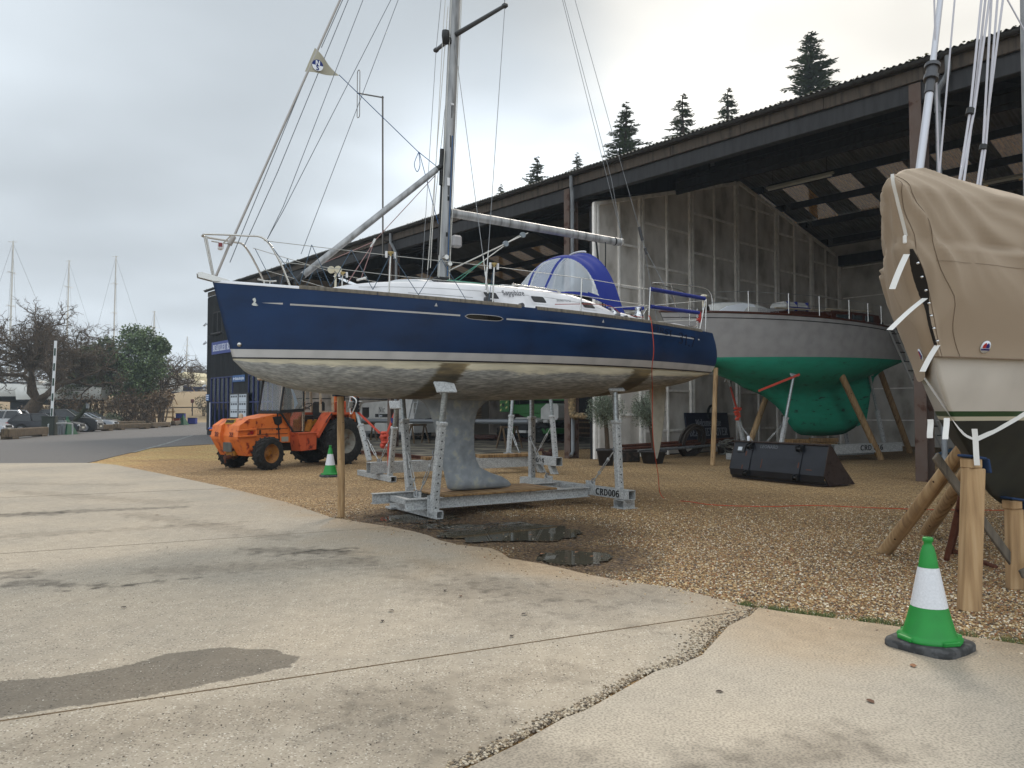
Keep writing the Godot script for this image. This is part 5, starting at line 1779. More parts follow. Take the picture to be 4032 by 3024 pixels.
func car_park():
	var Y := 0.227
	var Z := Color(0, 0, 0)
	car("silver compact SUV parked tail-first with red rear lamps", -38.35, 57.4, Y + PI, Color(0.70, 0.70, 0.70), 4.45, 1.84, 1.70, 1.02, 1.08, true, Z, Z)
	car("dark navy estate car nose-out behind the barrier cabinet", -33.15, 54.9, Y, Color(0.06, 0.07, 0.11), 4.65, 1.76, 1.46, 0.82, 0.92, true, Z, Z)
	car("black square-shouldered off-road car with roof rails", -34.3, 59.6, Y, Color(0.05, 0.05, 0.055), 4.5, 1.9, 1.76, 1.08, 1.14, true, Z, Z)
	car("silver saloon beyond the black off-road car, bonnet showing", -36.2, 65.6, Y, Color(0.68, 0.70, 0.73), 4.6, 1.8, 1.43, 0.82, 0.92, false, Z, Z)
	car("dark car almost hidden behind the silver saloon", -38.6, 71.0, Y, Color(0.09, 0.09, 0.10), 4.3, 1.76, 1.5, 0.85, 0.95, true, Z, Z)
	car("silver car cut by the photo's left edge, only its nose in view", -35.5, 50.6, Y, Color(0.66, 0.67, 0.69), 4.4, 1.76, 1.45, 0.80, 0.92, true, Z, Z)
	# big timber baulks along the road
	var wood := mt("old_baulk", Color(0.44, 0.37, 0.28), 0.95, 0, "bark", 0.5, "bark", 2.0)
	for q in [[-28.6, 43.4, -30.3, 50.0, 0.50, "long weathered baulk nearest the photo's left edge"], [-31.4, 53.4, -32.2, 56.4, 0.42, "short baulk behind the green cone and barrier"], [-33.0, 59.2, -32.9, 63.2, 0.42, "baulk in front of the black off-road car's nose"], [-33.2, 64.4, -33.0, 70.0, 0.42, "longest baulk, in front of the silver saloon's bonnet"], [-33.6, 71.6, -34.6, 77.5, 0.42, "last baulk of the line, towards the far road"], [-37.0, 84.0, -38.6, 90.5, 0.4, "baulk beyond the bins by the far green cone"], [-34.8, 66.5, -34.4, 72.0, 0.6, "second row baulk above the longest one"]]:
		var t := thing("timber_baulk", q[5], "timber", Vector3(q[0], 0, -q[1]), 0.0, "timber baulks edging the road")
		var st := S()
		var e := Vector3(q[2] - q[0], 0, -(q[3] - q[1]))
		bar(st, Vector3(0, q[4] * 0.5 + 0.12, 0), e + Vector3(0, q[4] * 0.5 + 0.10, 0), 0.42, q[4], 0.05)
		put("beam", st, wood, t)
		for f in [0.12, 0.85]:
			st = S()
			box(st, e * f + Vector3(0, 0.07, 0), Vector3(0.7, 0.16, 0.6), Basis.IDENTITY, 0.03)
			put("bearer", st, wood, t)
	# the raised barrier, its cabinet and hoop
	var t := thing("barrier_cabinet", "dark green cabinet of the car park barrier", "cabinet", Vector3(-30.75, 0, -51.2), 0.2)
	var st := S()
	box(st, Vector3(0, 0.62, 0), Vector3(0.8, 1.24, 0.6), Basis.IDENTITY, 0.03)
	put("case", st, mt("cabinet_green", Color(0.13, 0.16, 0.11), 0.7, 0, "streak", 0.8), t)
	st = S()
	box(st, Vector3(0, 1.26, 0), Vector3(0.86, 0.05, 0.66), Basis.IDENTITY, 0.015)
	put("lid", st, mt("cabinet_green"), t)
	t = thing("rising_barrier", "white barrier arm with dark green bands standing upright", "barrier", Vector3(-30.6, 1.2, -51.45), 0.2)
	st = S()
	box(st, Vector3(0.06, 2.55, 0.4), Vector3(0.17, 5.1, 0.07), Basis(Vector3.BACK, -0.03), 0.01)
	put("arm", st, mt("white_paint"), t)
	st = S()
	for k in 5: box(st, Vector3(0.06 + 0.03 * (k * 1.0 - 2.2) * 0.98, 0.35 + k * 1.0, 0.44), Vector3(0.10, 0.5, 0.02), Basis(Vector3.BACK, -0.03))
	put("band", st, mt("band_green", Color(0.08, 0.2, 0.14), 0.6), t)
	t = thing("pay_post", "short grey post box beside the barrier cabinet", "post", Vector3(-30.75, 0, -52.6), 0.2)
	st = S()
	box(st, Vector3(0, 0.48, 0), Vector3(0.5, 0.96, 0.4), Basis.IDENTITY, 0.02)
	put("case", st, mt("grey_pipe"), t)
	t = thing("hoop_barrier", "galvanised hoop guarding the barrier cabinet", "hoop", Vector3(-30.6, 0, -51.0), 0.9)
	st = S()
	tube(st, path([Vector3(-0.1, 0, 0), Vector3(-0.1, 0.6, 0), Vector3(0.05, 0.78, 0), Vector3(1.25, 0.78, 0), Vector3(1.4, 0.6, 0), Vector3(1.4, 0, 0)], 5), 0.05, 8)
	put("hoop", st, mt("galvanised"), t)
	t = thing("leaning_stump", "mossy leaning trunk carrying a small white box by the black car", "post", Vector3(-32.9, 0, -58.4))
	st = S()
	tube(st, path([Vector3(-0.5, 0, 0), Vector3(-0.3, 0.8, 0), Vector3(0.35, 1.6, 0), Vector3(0.55, 2.1, 0)], 4), 0.20, 8, 0.13)
	put("trunk", st, mt("moss_wood", Color(0.20, 0.22, 0.12), 0.95, 0, "bark", 0.8), t)
	st = S()
	box(st, Vector3(0.75, 2.0, 0.1), Vector3(0.2, 0.36, 0.16))
	put("box", st, mt("grey_pipe"), t)
	# little pyramid cones, bins and a rail
	for q in [[-30.6, 53.0, "green pyramid cone beside the barrier hoop"], [-37.6, 88.0, "green pyramid cone at the far end of the baulks"]]:
		var c := thing("pyramid_cone", q[2], "cone", Vector3(q[0], 0, -q[1]), 0.5, "green pyramid cones at the roadside")
		st = S()
		lathe(st, [Vector2(0.66, 0), Vector2(0.62, 0.1), Vector2(0.1, 1.05), Vector2(0.07, 1.25), Vector2(0, 1.25)], 4, Transform3D.IDENTITY, false)
		put("cone", st, mt("pyramid_green", Color(0.05, 0.30, 0.19), 0.6), c)
		st = S()
		box(st, Vector3(0, 0.02, 0), Vector3(1.05, 0.05, 1.05), Basis(Vector3.UP, PI * 0.25), 0.01)
		put("foot", st, mt("pyramid_green"), c)
	for q in [[-39.6, 92.0, Color(0.08, 0.14, 0.5), "upper blue bin on the far verge"], [-39.9, 91.6, Color(0.5, 0.2, 0.08), "orange-red bin below the blue one on the far verge"], [-38.6, 93.0, Color(0.08, 0.14, 0.5), "right-hand blue bin on the far verge"]]:
		var c := thing("bin", q[3], "bin", Vector3(q[0], 0, -q[1]))
		st = S()
		var y := 0.95 if q[2].b > 0.3 and q[0] < -39 else 0.4
		box(st, Vector3(0, y, 0), Vector3(0.95, 0.7, 0.7), Basis.IDENTITY, 0.06)
		put("body", st, mt("bin_" + q[2].to_html(), q[2], 0.6), c)
		st = S()
		box(st, Vector3(0, y + 0.37, 0), Vector3(1.0, 0.06, 0.75), Basis.IDENTITY, 0.02)
		box(st, Vector3(0, (y - 0.35) * 0.5, 0), Vector3(0.6, y - 0.35, 0.5))
		put("lid", st, mt("black_print"), c)
	t = thing("post_rail_fence", "short wooden post and rail fence at the thicket's right end", "fence", Vector3(-39.0, 0, -88.5), 0.25)
	for k in 3:
		st = S()
		box(st, Vector3(-1.5 * k, 1.0, 0), Vector3(0.16, 2.0, 0.16), Basis.IDENTITY, 0.02)
		put("post", st, mt("prop_pole"), t)
	for k in 2:
		st = S()
		box(st, Vector3(-1.5, 0.9 + 0.6 * k, 0.1), Vector3(3.4, 0.14, 0.06))
		put("rail", st, mt("prop_pole"), t)

# ---------------------------------------------------------------- the blue yacht; local x runs from bow to stern, z towards the photographer
const LOA := 9.05
const BEAM := 1.591
var yacht: Node3D
var keel_tab := [[0.28, 2.36], [0.46, 2.19], [0.78, 2.06], [1.2, 1.95], [2.0, 1.87], [3.0, 1.83], [4.5, 1.82], [6.0, 1.86], [7.0, 1.94], [8.0, 2.06], [8.6, 2.17], [9.05, 2.33]]

func half_beam(t: float) -> float:
	return BEAM * (1.0 - pow(1.0 - minf(t / 0.6, 1.0), 1.9)) if t < 0.6 else BEAM * (1.0 - 0.469 * pow((t - 0.6) / 0.4, 2.0))

func half_wl(t: float) -> float:
	return 1.36 * (1.0 - pow(1.0 - minf(t / 0.58, 1.0), 1.65)) if t < 0.58 else 1.36 * (1.0 - 0.46 * pow((t - 0.58) / 0.42, 2.0))

func sheer_y(s: float) -> float:
	var t := clampf(s / LOA, 0, 1)
	return 3.447 - 0.633 * t + 0.331 * t * t

func stem_x(y: float) -> float:
	return 0.29 * (1.0 - clampf((y - WL) / (3.447 - WL), 0, 1))

func aft_x(y: float) -> float:
	var k := clampf((y - WL) / 0.79, 0, 1)
	return LOA + 0.16 * sin(PI * pow(k, 0.8)) - 0.03 * k

# a point of the topsides at distance t (0 bow, 1 stern) and height share k (0 waterline, 1 deck edge)
func top_pt(t: float, k: float, out := 0.0) -> Vector3:
	var ys := sheer_y(t * LOA)
	var y := lerpf(WL, ys, k)
	var b := lerpf(half_wl(t), half_beam(t), pow(k, 0.75)) + 0.035 * sin(PI * k) * sin(PI * clampf(t, 0, 1))
	return Vector3(lerpf(stem_x(y), aft_x(y), t), y, b + out)

# the same, looked up by length and height
func hull_pt(s: float, y: float, out := 0.0) -> Vector3:
	var t := clampf((s - stem_x(y)) / (aft_x(y) - stem_x(y)), 0.0, 1.0)
	var k := clampf((y - WL) / (sheer_y(t * LOA) - WL), 0, 1)
	var p := top_pt(t, k, out)
	return p

func hull_band(called: String, k_of: Callable, rows_n: int, m: Material, parent: Node):
	# both sides of the hull between two height lines; k_of(t) gives [low, high]
	var st := S()
	for side in [1.0, -1.0]:
		var rows := []
		for i in 61:
			var t := pow(i / 60.0, 1.25)
			var lim: Array = k_of.call(t)
			var r := []
			for j in rows_n + 1:
				var p := top_pt(t, lerpf(lim[0], lim[1], float(j) / rows_n))
				p.z *= side
				r.append(p)
			rows.append(r)
		skin(st, rows, 1, false, side < 0)
		# transom
	var a := []
	var lim2: Array = k_of.call(1.0)
	for j in rows_n + 1:
		var p := top_pt(1.0, lerpf(lim2[0], lim2[1], float(j) / rows_n))
		var r := []
		for q in 9: r.append(Vector3(p.x + 0.10 * cos(PI * 0.5 * (-1 + q / 4.0)), p.y, p.z * (1 - q / 4.0)))
		a.append(r)
	skin(st, a, 2)
	return put(called, st, m, parent)

func draped(st: SurfaceTool, s0: float, s1: float, y_of: Callable, half_w: float, out := 0.004, n := 24):
	var rows := []
	for i in n + 1:
		var s := lerpf(s0, s1, float(i) / n)
		var y: float = y_of.call(s)
		rows.append([hull_pt(s, y - half_w, out), hull_pt(s, y + half_w, out)])
	skin(st, rows)

func wire(st: SurfaceTool, pts: Array, r := 0.006):
	tube(st, pts, r, 6)

func roof_w(s: float) -> float:
	return half_beam(s / LOA) * 0.735

func coach_top(s: float) -> float:
	return tab([[1.45, 3.40], [1.75, 3.50], [2.3, 3.575], [3.0, 3.63], [4.0, 3.66], [5.0, 3.65], [5.6, 3.60], [6.1, 3.50], [6.5, 3.36], [6.75, 3.24]], s)

func coach_pt(s: float, y: float, out := 0.0) -> Vector3:
	# on the near side wall of the coachroof
	var lo := sheer_y(s) - 0.02
	return Vector3(s, y, roof_w(s) * tab([[0.0, 1.0], [0.3, 0.97], [0.62, 0.93], [0.84, 0.87], [0.94, 0.80]], (y - lo) / maxf(0.05, coach_top(s) - lo)) + out)

func blue_yacht():
	yacht = thing("blue_yacht", "dark blue sailing yacht on a steel cradle with blue sprayhood and grey mast", "yacht", Vector3(-4.154, 0, -10.604), atan2(0.5446, 0.8387))
	var y := yacht
	var blue := mt("navy_gelcoat", Color(0.075, 0.205, 0.365), 0.30, 0.0, "hullblue", 0.35)
	blue.metallic_specular = 0.45
	var white := mt("deck_white", Color(0.86, 0.855, 0.86), 0.35, 0, "soft", 0.4)
	var stripe := mt("boot_stripe", Color(0.72, 0.71, 0.70), 0.4, 0, "soft", 0.6)
	var steel := mt("stainless", Color(0.72, 0.71, 0.69), 0.22, 0.85)
	var alu := mt("mast_alloy", Color(0.64, 0.64, 0.64), 0.42, 0.35, "streak", 0.6)
	var wirem := mt("rig_wire", Color(0.50, 0.51, 0.52), 0.45, 0.3)
	var rope := mt("rope_white", Color(0.74, 0.73, 0.70), 0.85)
	var bluerope := mt("rope_blue", Color(0.20, 0.34, 0.50), 0.85)
	var greenrope := mt("rope_green", Color(0.30, 0.55, 0.47), 0.85)
	var teak := mt("grey_teak", Color(0.42, 0.385, 0.335), 0.85, 0, "streak", 1.5)
	var blackm := mt("black_print")
	# hull
	var kk := func(t: float, h: float): return clampf((h - WL) / (sheer_y(t * LOA) - WL), 0, 1)
	hull_band("topsides", func(t): return [kk.call(t, 2.512), 1.0], 14, blue, y)
	hull_band("boot_stripe", func(t): return [kk.call(t, 2.40), kk.call(t, 2.512)], 2, stripe, y)
	hull_band("boot_line", func(t): return [kk.call(t, 2.378), kk.call(t, 2.40)], 1, mt("navy_line", Color(0.03, 0.04, 0.10), 0.4), y)
	hull_band("cream_band", func(t): return [0.0, kk.call(t, 2.378)], 1, mt("cream_paint", Color(0.72, 0.69, 0.60), 0.75, 0, "soft", 1.0), y)
	# canoe body below the waterline
	var st := S()
	for side in [1.0, -1.0]:
		var rows := []
		for i in 71:
			var t := pow(i / 70.0, 1.3)
			var s := lerpf(0.29, LOA, t)
			var bot: float = tab(keel_tab, s)
			var r := []
			for j in 17:
				var k := j / 16.0
				var depth := (WL - bot)
				var a := PI * 0.5 * k
				var shape := pow(sin(a), lerpf(1.15, 0.95, minf(t * 2.0, 1.0)))
				r.append(Vector3(s, WL - depth * shape, side * half_wl(t) * pow(cos(a), lerpf(1.0, 0.72, minf(t * 2.5, 1.0)))))
			rows.append(r)
		skin(st, rows, 1, false, side > 0, true)
	put("bottom", st, antifoul_material(), y)
	# keel: a wing section that spreads into a bulb
	var km := mt("keel_paint", Color(0.93, 0.95, 0.97), 0.7, 0, "keel", 0.55, "grain", 0.3)
	st = S()
	var fr := [[1.84, 3.14, 4.52, 0.20], [1.78, 3.26, 4.40, 0.17], [1.66, 3.36, 4.27, 0.14], [1.42, 3.45, 4.20, 0.125], [1.0, 3.54, 4.20, 0.12], [0.84, 3.58, 4.235, 0.125], [0.70, 3.62, 4.31, 0.14], [0.60, 3.645, 4.52, 0.18], [0.53, 3.66, 4.74, 0.21], [0.45, 3.68, 4.88, 0.22], [0.38, 3.70, 4.94, 0.20], [0.345, 3.76, 4.90, 0.13], [0.335, 3.9, 4.75, 0.03]]
	var rows := []
	for q in fr:
		var r := []
		for k in 28:
			var a := TAU * k / 28
			var c := (1.0 - cos(a)) * 0.5
			var th: float = q[3] * (1.2 * sqrt(c) * (1.0 - c) * 1.35 + 0.12 * sqrt(maxf(0, c * (1 - c)))) * (1.0 if sin(a) > 0 else -1.0)
			r.append(Vector3(lerpf(q[1], q[2], c), q[0], th))
		rows.append(r)
	skin(st, rows, 1, true)
	skin(st, [rows[-1], rows[-1].map(func(p): return Vector3(p.x, 0.333, 0.0))], 2, true)
	put("keel", st, km, y)
	# rudder
	st = S()
	rows = []
	for q in [[2.14, 8.16, 8.60], [2.0, 8.17, 8.60], [1.5, 8.215, 8.55], [1.1, 8.25, 8.48], [0.85, 8.285, 8.41], [0.71, 8.325, 8.36]]:
		var r := []
		for k in 16:
			var a := TAU * k / 16
			var c := (1.0 - cos(a)) * 0.5
			r.append(Vector3(lerpf(q[1], q[2], c), q[0], 0.16 * (q[2] - q[1]) * 1.6 * sqrt(c) * (1.0 - c) * (1.0 if sin(a) > 0 else -1.0)))
		rows.append(r)
	skin(st, rows, 1, true)
	skin(st, [rows[-1], rows[-1].map(func(p): return Vector3(8.34, 0.705, 0.0))], 2, true)
	put("rudder", st, mt("rudder_paint", Color(0.70, 0.68, 0.62), 0.6, 0, "soft", 1.0), y)
	# deck
	st = S()
	rows = []
	for i in 49:
		var t := i / 48.0
		var p := top_pt(t, 1.0)
		var r := []
		for k in 9:
			var u := -1.0 + k / 4.0
			r.append(Vector3(p.x, p.y - 0.012 + 0.03 * (1 - u * u), p.z * 0.99 * u))
		rows.append(r)
	skin(st, rows)
	put("deck", st, white, y)
	# toe rails: bare near the bow, grey teak further aft, with the broken gap
	for side in [1.0, -1.0]:
		for q in [[1.05, 2.05], [2.06, 4.16], [4.42, 6.3], [6.31, 8.55]]:
			st = S()
			var pts := []
			for i in 21:
				var s: float = lerpf(q[0], q[1], i / 20.0)
				var p := hull_pt(s, sheer_y(s))
				pts.append(Vector3(p.x, p.y, side * (p.z - 0.025)))
			rows = []
			for p in pts: rows.append([p + Vector3(0, -0.02, -0.02), p + Vector3(0, 0.028, -0.02), p + Vector3(0, 0.036, 0), p + Vector3(0, 0.028, 0.022), p + Vector3(0, -0.022, 0.03)])
			skin(st, rows, 2)
			put("toe_rail", st, teak, y)
	st = S()
	rows = []
	for i in 21:
		var s: float = lerpf(0.02, 1.05, i / 20.0)
		var p := hull_pt(s, sheer_y(s))
		rows.append([p + Vector3(0, -0.02, 0.004), p + Vector3(0, 0.018, 0.0), p + Vector3(0, 0.022, -0.03)])
	skin(st, rows, 2)
	put("bow_edge", st, white, y)
	# coachroof
	st = S()
	rows = []
	for i in 41:
		var s := lerpf(1.42, 6.75, i / 40.0)
		var lo := sheer_y(s) - 0.02
		var hi := maxf(coach_top(s), lo + 0.01)
		var w := roof_w(s)
		var g := clampf((s - 1.42) / 0.7, 0.0, 1.0)
		w *= sqrt(g) * 0.9 + 0.1
		var prof := [[1.0, 0.0], [0.97, 0.3], [0.93, 0.62], [0.87, 0.84], [0.80, 0.94], [0.68, 0.985], [0.4, 1.03], [0.0, 1.06]]
		var r := []
		for q in prof: r.append(Vector3(s, lerpf(lo, hi, q[1]), w * q[0]))
		for k in range(prof.size() - 2, -1, -1): r.append(Vector3(s, lerpf(lo, hi, prof[k][1]), -w * prof[k][0]))
		rows.append(r)
	skin(st, rows)
	put("coachroof", st, white, y)
	st = S()
	rows = []
	for q in [[2.55, 0.0], [2.65, 0.035], [3.0, 0.05], [3.25, 0.045], [3.32, 0.0]]:
		var c := coach_top(q[0]) + 0.035
		rows.append([Vector3(q[0], c - 0.06, 0.33), Vector3(q[0], c + q[1], 0.28), Vector3(q[0], c + q[1] + 0.01, 0), Vector3(q[0], c + q[1], -0.28), Vector3(q[0], c - 0.06, -0.33)])
	skin(st, rows)
	put("hatch", st, mt("hatch_cover", Color(0.70, 0.71, 0.72), 0.3), y)
	# moulded lines and windows on the cabin side
	st = S()
	for q in [[1.9, 6.1, 0.62], [2.6, 3.6, 0.34]]:
		var pts := []
		for i in 17:
			var s: float = lerpf(q[0], q[1], i / 16.0)
			pts.append(coach_pt(s, lerpf(sheer_y(s), coach_top(s), q[2]), 0.0))
		tube(st, pts, 0.005, 4)
	put("moulding", st, mt("moulding_grey", Color(0.6, 0.6, 0.6), 0.5), y)
	for q in [[3.78, 4.04, 3.435, 0.0], [4.61, 4.90, 3.43, 0.0], [5.62, 5.92, 3.415, 0.0]]:
		var win := part("window", y)
		for ring in 2:
			st = S()
			var g := 0.032 if ring == 0 else 0.0
			var pts := PackedVector2Array([Vector2(q[0] - g, q[2] + 0.05 + g), Vector2(q[1] - 0.05 + g * 0.5, q[2] + 0.05 + g), Vector2(q[1] + g, q[2] - 0.045 - g), Vector2(q[0] + 0.045 - g, q[2] - 0.045 - g)])
			var inn := []
			for k in 4:
				for e in [0.12, 0.0, -0.12]:
					var a: Vector2 = pts[k]
					var b: Vector2 = pts[(k + 3) % 4] if e > 0 else pts[(k + 1) % 4]
					var p := a.lerp(b, absf(e) if absf(e) > 0 else 0.0)
					if e == 0.0: p = a.lerp((pts[(k + 2) % 4]), 0.035)
					inn.append(coach_pt(p.x, p.y, 0.006 + 0.004 * ring))
			for k in range(1, inn.size() - 1): tri(st, inn[0], inn[k], inn[k + 1])
			put("frame" if ring == 0 else "pane", st, white if ring == 0 else mt("dark_glass"), win)
	var nm := mt("name_grey", Color(0.22, 0.23, 0.26), 0.6)
	var side_xf := func(s: float, yy: float, out: float) -> Transform3D:
		var p := coach_pt(s, yy, out)
		var q := coach_pt(s + 0.2, yy + 0.012, out)
		var u := coach_pt(s, yy + 0.05, out)
		var bx := (q - p).normalized()
		var by := (u - p).normalized()
		return Transform3D(Basis(bx, by, bx.cross(by).normalized()), p)
	lettering("name_letters", "Sapphire", 0.095, nm, y, side_xf.call(4.31, 3.505, 0.006), "Droid Serif", false, 0.40, 0.003)
	lettering("maker_letters", "BENETEAU", 0.04, mt("faint_grey", Color(0.55, 0.55, 0.56), 0.6), y, side_xf.call(5.26, 3.455, 0.004), "Droid Sans", false, 0.30, 0.003)
	# pinstripe, portlight, badges and old lettering on the topsides
	st = S()
	var py := func(s: float): return tab([[0.6, 3.15], [2.4, 3.08], [3.9, 3.03], [6.4, 2.98], [9.0, 2.965]], s)
	draped(st, 0.95, 3.22, py, 0.012)
	draped(st, 3.93, 8.2, py, 0.012)
	draped(st, 8.34, 8.4, py, 0.012, 0.004, 2)
	var rws := []
	for i in 9: rws.append([hull_pt(0.61 + 0.25 * i / 8.0, py.call(0.7) + 0.007 - 0.018 * i / 8.0, 0.004), hull_pt(0.61 + 0.25 * i / 8.0, py.call(0.7) + 0.009 + 0.004 * i / 8.0, 0.004)])
	skin(st, rws)
	put("pinstripe", st, stripe, y)
	var pl := part("portlight", y)
	for ring in 2:
		st = S()
		rws = []
		for i in 15:
			var f := i / 14.0
			var s := lerpf(3.285 + 0.012 * ring, 3.885 - 0.012 * ring, f)
			var hh: float = (0.042 if ring == 0 else 0.034) * pow(maxf(0.0, 1.0 - pow(absf(f * 2 - 1), 4.0)), 0.5)
			rws.append([hull_pt(s, py.call(s) - 0.004 - hh, 0.005 + 0.003 * ring), hull_pt(s, py.call(s) - 0.004 + hh, 0.005 + 0.003 * ring)])
		skin(st, rws)
		put("rim" if ring == 0 else "pane", st, stripe if ring == 0 else mt("port_glass", Color(0.05, 0.055, 0.05), 0.15), pl)
	st = S()
	for s in [2.86, 5.68]:
		var yy := sheer_y(s) - 0.085
		tri(st, hull_pt(s - 0.022, yy - 0.025, 0.005), hull_pt(s, yy + 0.025, 0.005), hull_pt(s + 0.022, yy - 0.025, 0.005))
	put("lift_marks", st, stripe, y)
	st = S()
	var lg := [[0.0, 0.055, 0.0, 0.01], [-0.005, 0.045, 0.014, 0.016], [0.0, 0.03, 0.02, 0.02], [0.008, 0.01, 0.012, 0.014], [0.005, -0.005, 0.012, 0.012], [-0.004, -0.02, 0.016, 0.018], [0.002, -0.038, 0.03, 0.02], [0.016, -0.05, 0.022, 0.012], [0.03, -0.052, 0.012, 0.006]]
	rws = []
	for q in lg: rws.append([hull_pt(0.51 + q[0] - q[2], 3.165 + q[1], 0.005), hull_pt(0.51 + q[0] + q[3], 3.165 + q[1] + 0.004, 0.005)])
	skin(st, rws)
	for k in 3: skin(st, [[hull_pt(0.53 + 0.012 * k, 3.15 - 0.012 * k, 0.005), hull_pt(0.54 + 0.012 * k, 3.147 - 0.012 * k, 0.005)], [hull_pt(0.515 + 0.008 * k, 3.12 - 0.004 * k, 0.005), hull_pt(0.525 + 0.008 * k, 3.118 - 0.004 * k, 0.005)]])
	put("seahorse_badge", st, mt("badge_silver", Color(0.75, 0.76, 0.74), 0.4), y)
	st = S()
	var dp := hull_pt(0.36, 2.575, 0.0)
	lathe(st, [Vector2(0.034, 0.0), Vector2(0.03, 0.02), Vector2(0.012, 0.03), Vector2(0, 0.03)], 12, Transform3D(Basis(Vector3(1, 0, 0), Vector3(0, 0, 1), Vector3(0, -1, 0)), dp))
	put("log_fitting", st, steel, y)
	for q in [["FIRST", 0.10, 7.15, 3.035, 0.58], ["31.7", 0.20, 7.93, 2.92, 0.58]]:
		var p := hull_pt(q[2], q[3], 0.006)
		var p2 := hull_pt(q[2] + 0.3, q[3] - 0.03, 0.006)
		var p1 := hull_pt(q[2] - 0.3, q[3] + 0.03, 0.006)
		var bx := (p2 - p1).normalized()
		var bz := bx.cross(Vector3.UP).normalized()
		lettering("class_letters", q[0], q[1], mt("navy_shade", Color(0.05, 0.075, 0.16), 0.5), y, Transform3D(Basis(bx, bz.cross(bx), bz), p), "Droid Sans", false, q[4], 0.004)
	rigging(steel, alu, wirem, rope, bluerope, greenrope, white, blackm)
	deck_gear(steel, rope, bluerope, white, blackm)
	sprayhood()

func antifoul_material() -> StandardMaterial3D:
	# cream scrub line over worn grey antifouling; laid along the hull by its own coordinates (x along, y down to the keel)
	var w := 1024
	var h := 256
	var n := FastNoiseLite.new()
	n.seed = 3
	n.frequency = 0.011
	n.fractal_octaves = 5
	var n2 := FastNoiseLite.new()
	n2.seed = 8
	n2.frequency = 0.05
	n2.fractal_octaves = 4
	var data := PackedByteArray()
	data.resize(w * h * 3)
	for j in h:
		var v := j / float(h)
		for i in w:
			var u := i / float(w)
			var a := n.get_noise_2d(i * 1.3, j * 2.2)
			var b := n2.get_noise_2d(i * 1.0, j * 2.6)
			var edge := 0.095 + 0.05 * u + 0.35 * maxf(0.0, u - 0.82) + 0.05 * a + 0.03 * b
			var grey := smoothstep(edge - 0.03, edge + 0.04, v)
			grey = clampf(grey + 0.5 * smoothstep(0.12, 0.5, b) * smoothstep(0.08, 0.14, v) - 0.4 * smoothstep(0.22, 0.5, a * 0.7 + b * 0.6), 0.0, 1.0)
			var cream := Vector3(0.69, 0.655, 0.565) * (1.0 + 0.14 * a)
			var g := Vector3(0.51, 0.505, 0.485) * (1.0 + 0.32 * b + 0.2 * a)
			var c := cream.lerp(g, grey)
			# brown lifting-strap stains
			for s in [0.435, 0.80]:
				var k := smoothstep(0.028, 0.018, absf(u + v * 0.045 - s + 0.006 * b))
				c = c.lerp(Vector3(0.30, 0.24, 0.13) * (0.75 + 0.5 * (a + 0.5)) * (0.72 if v > 0.2 else 1.0), k * 0.75)
			var o := (j * w + i) * 3
			data[o] = int(clampf(c.x, 0, 1) * 255)
			data[o + 1] = int(clampf(c.y, 0, 1) * 255)
			data[o + 2] = int(clampf(c.z, 0, 1) * 255)
	var m := StandardMaterial3D.new()
	m.resource_name = "antifouling"
	m.albedo_texture = ImageTexture.create_from_image(Image.create_from_data(w, h, false, Image.FORMAT_RGB8, data))
	m.roughness = 0.75
	return m

func oval(c: Vector3, rx: float, rz: float, n := 16) -> Array:
	var r := []
	for k in n: r.append(c + Vector3(cos(TAU * k / n) * rx, 0, sin(TAU * k / n) * rz))
	return r

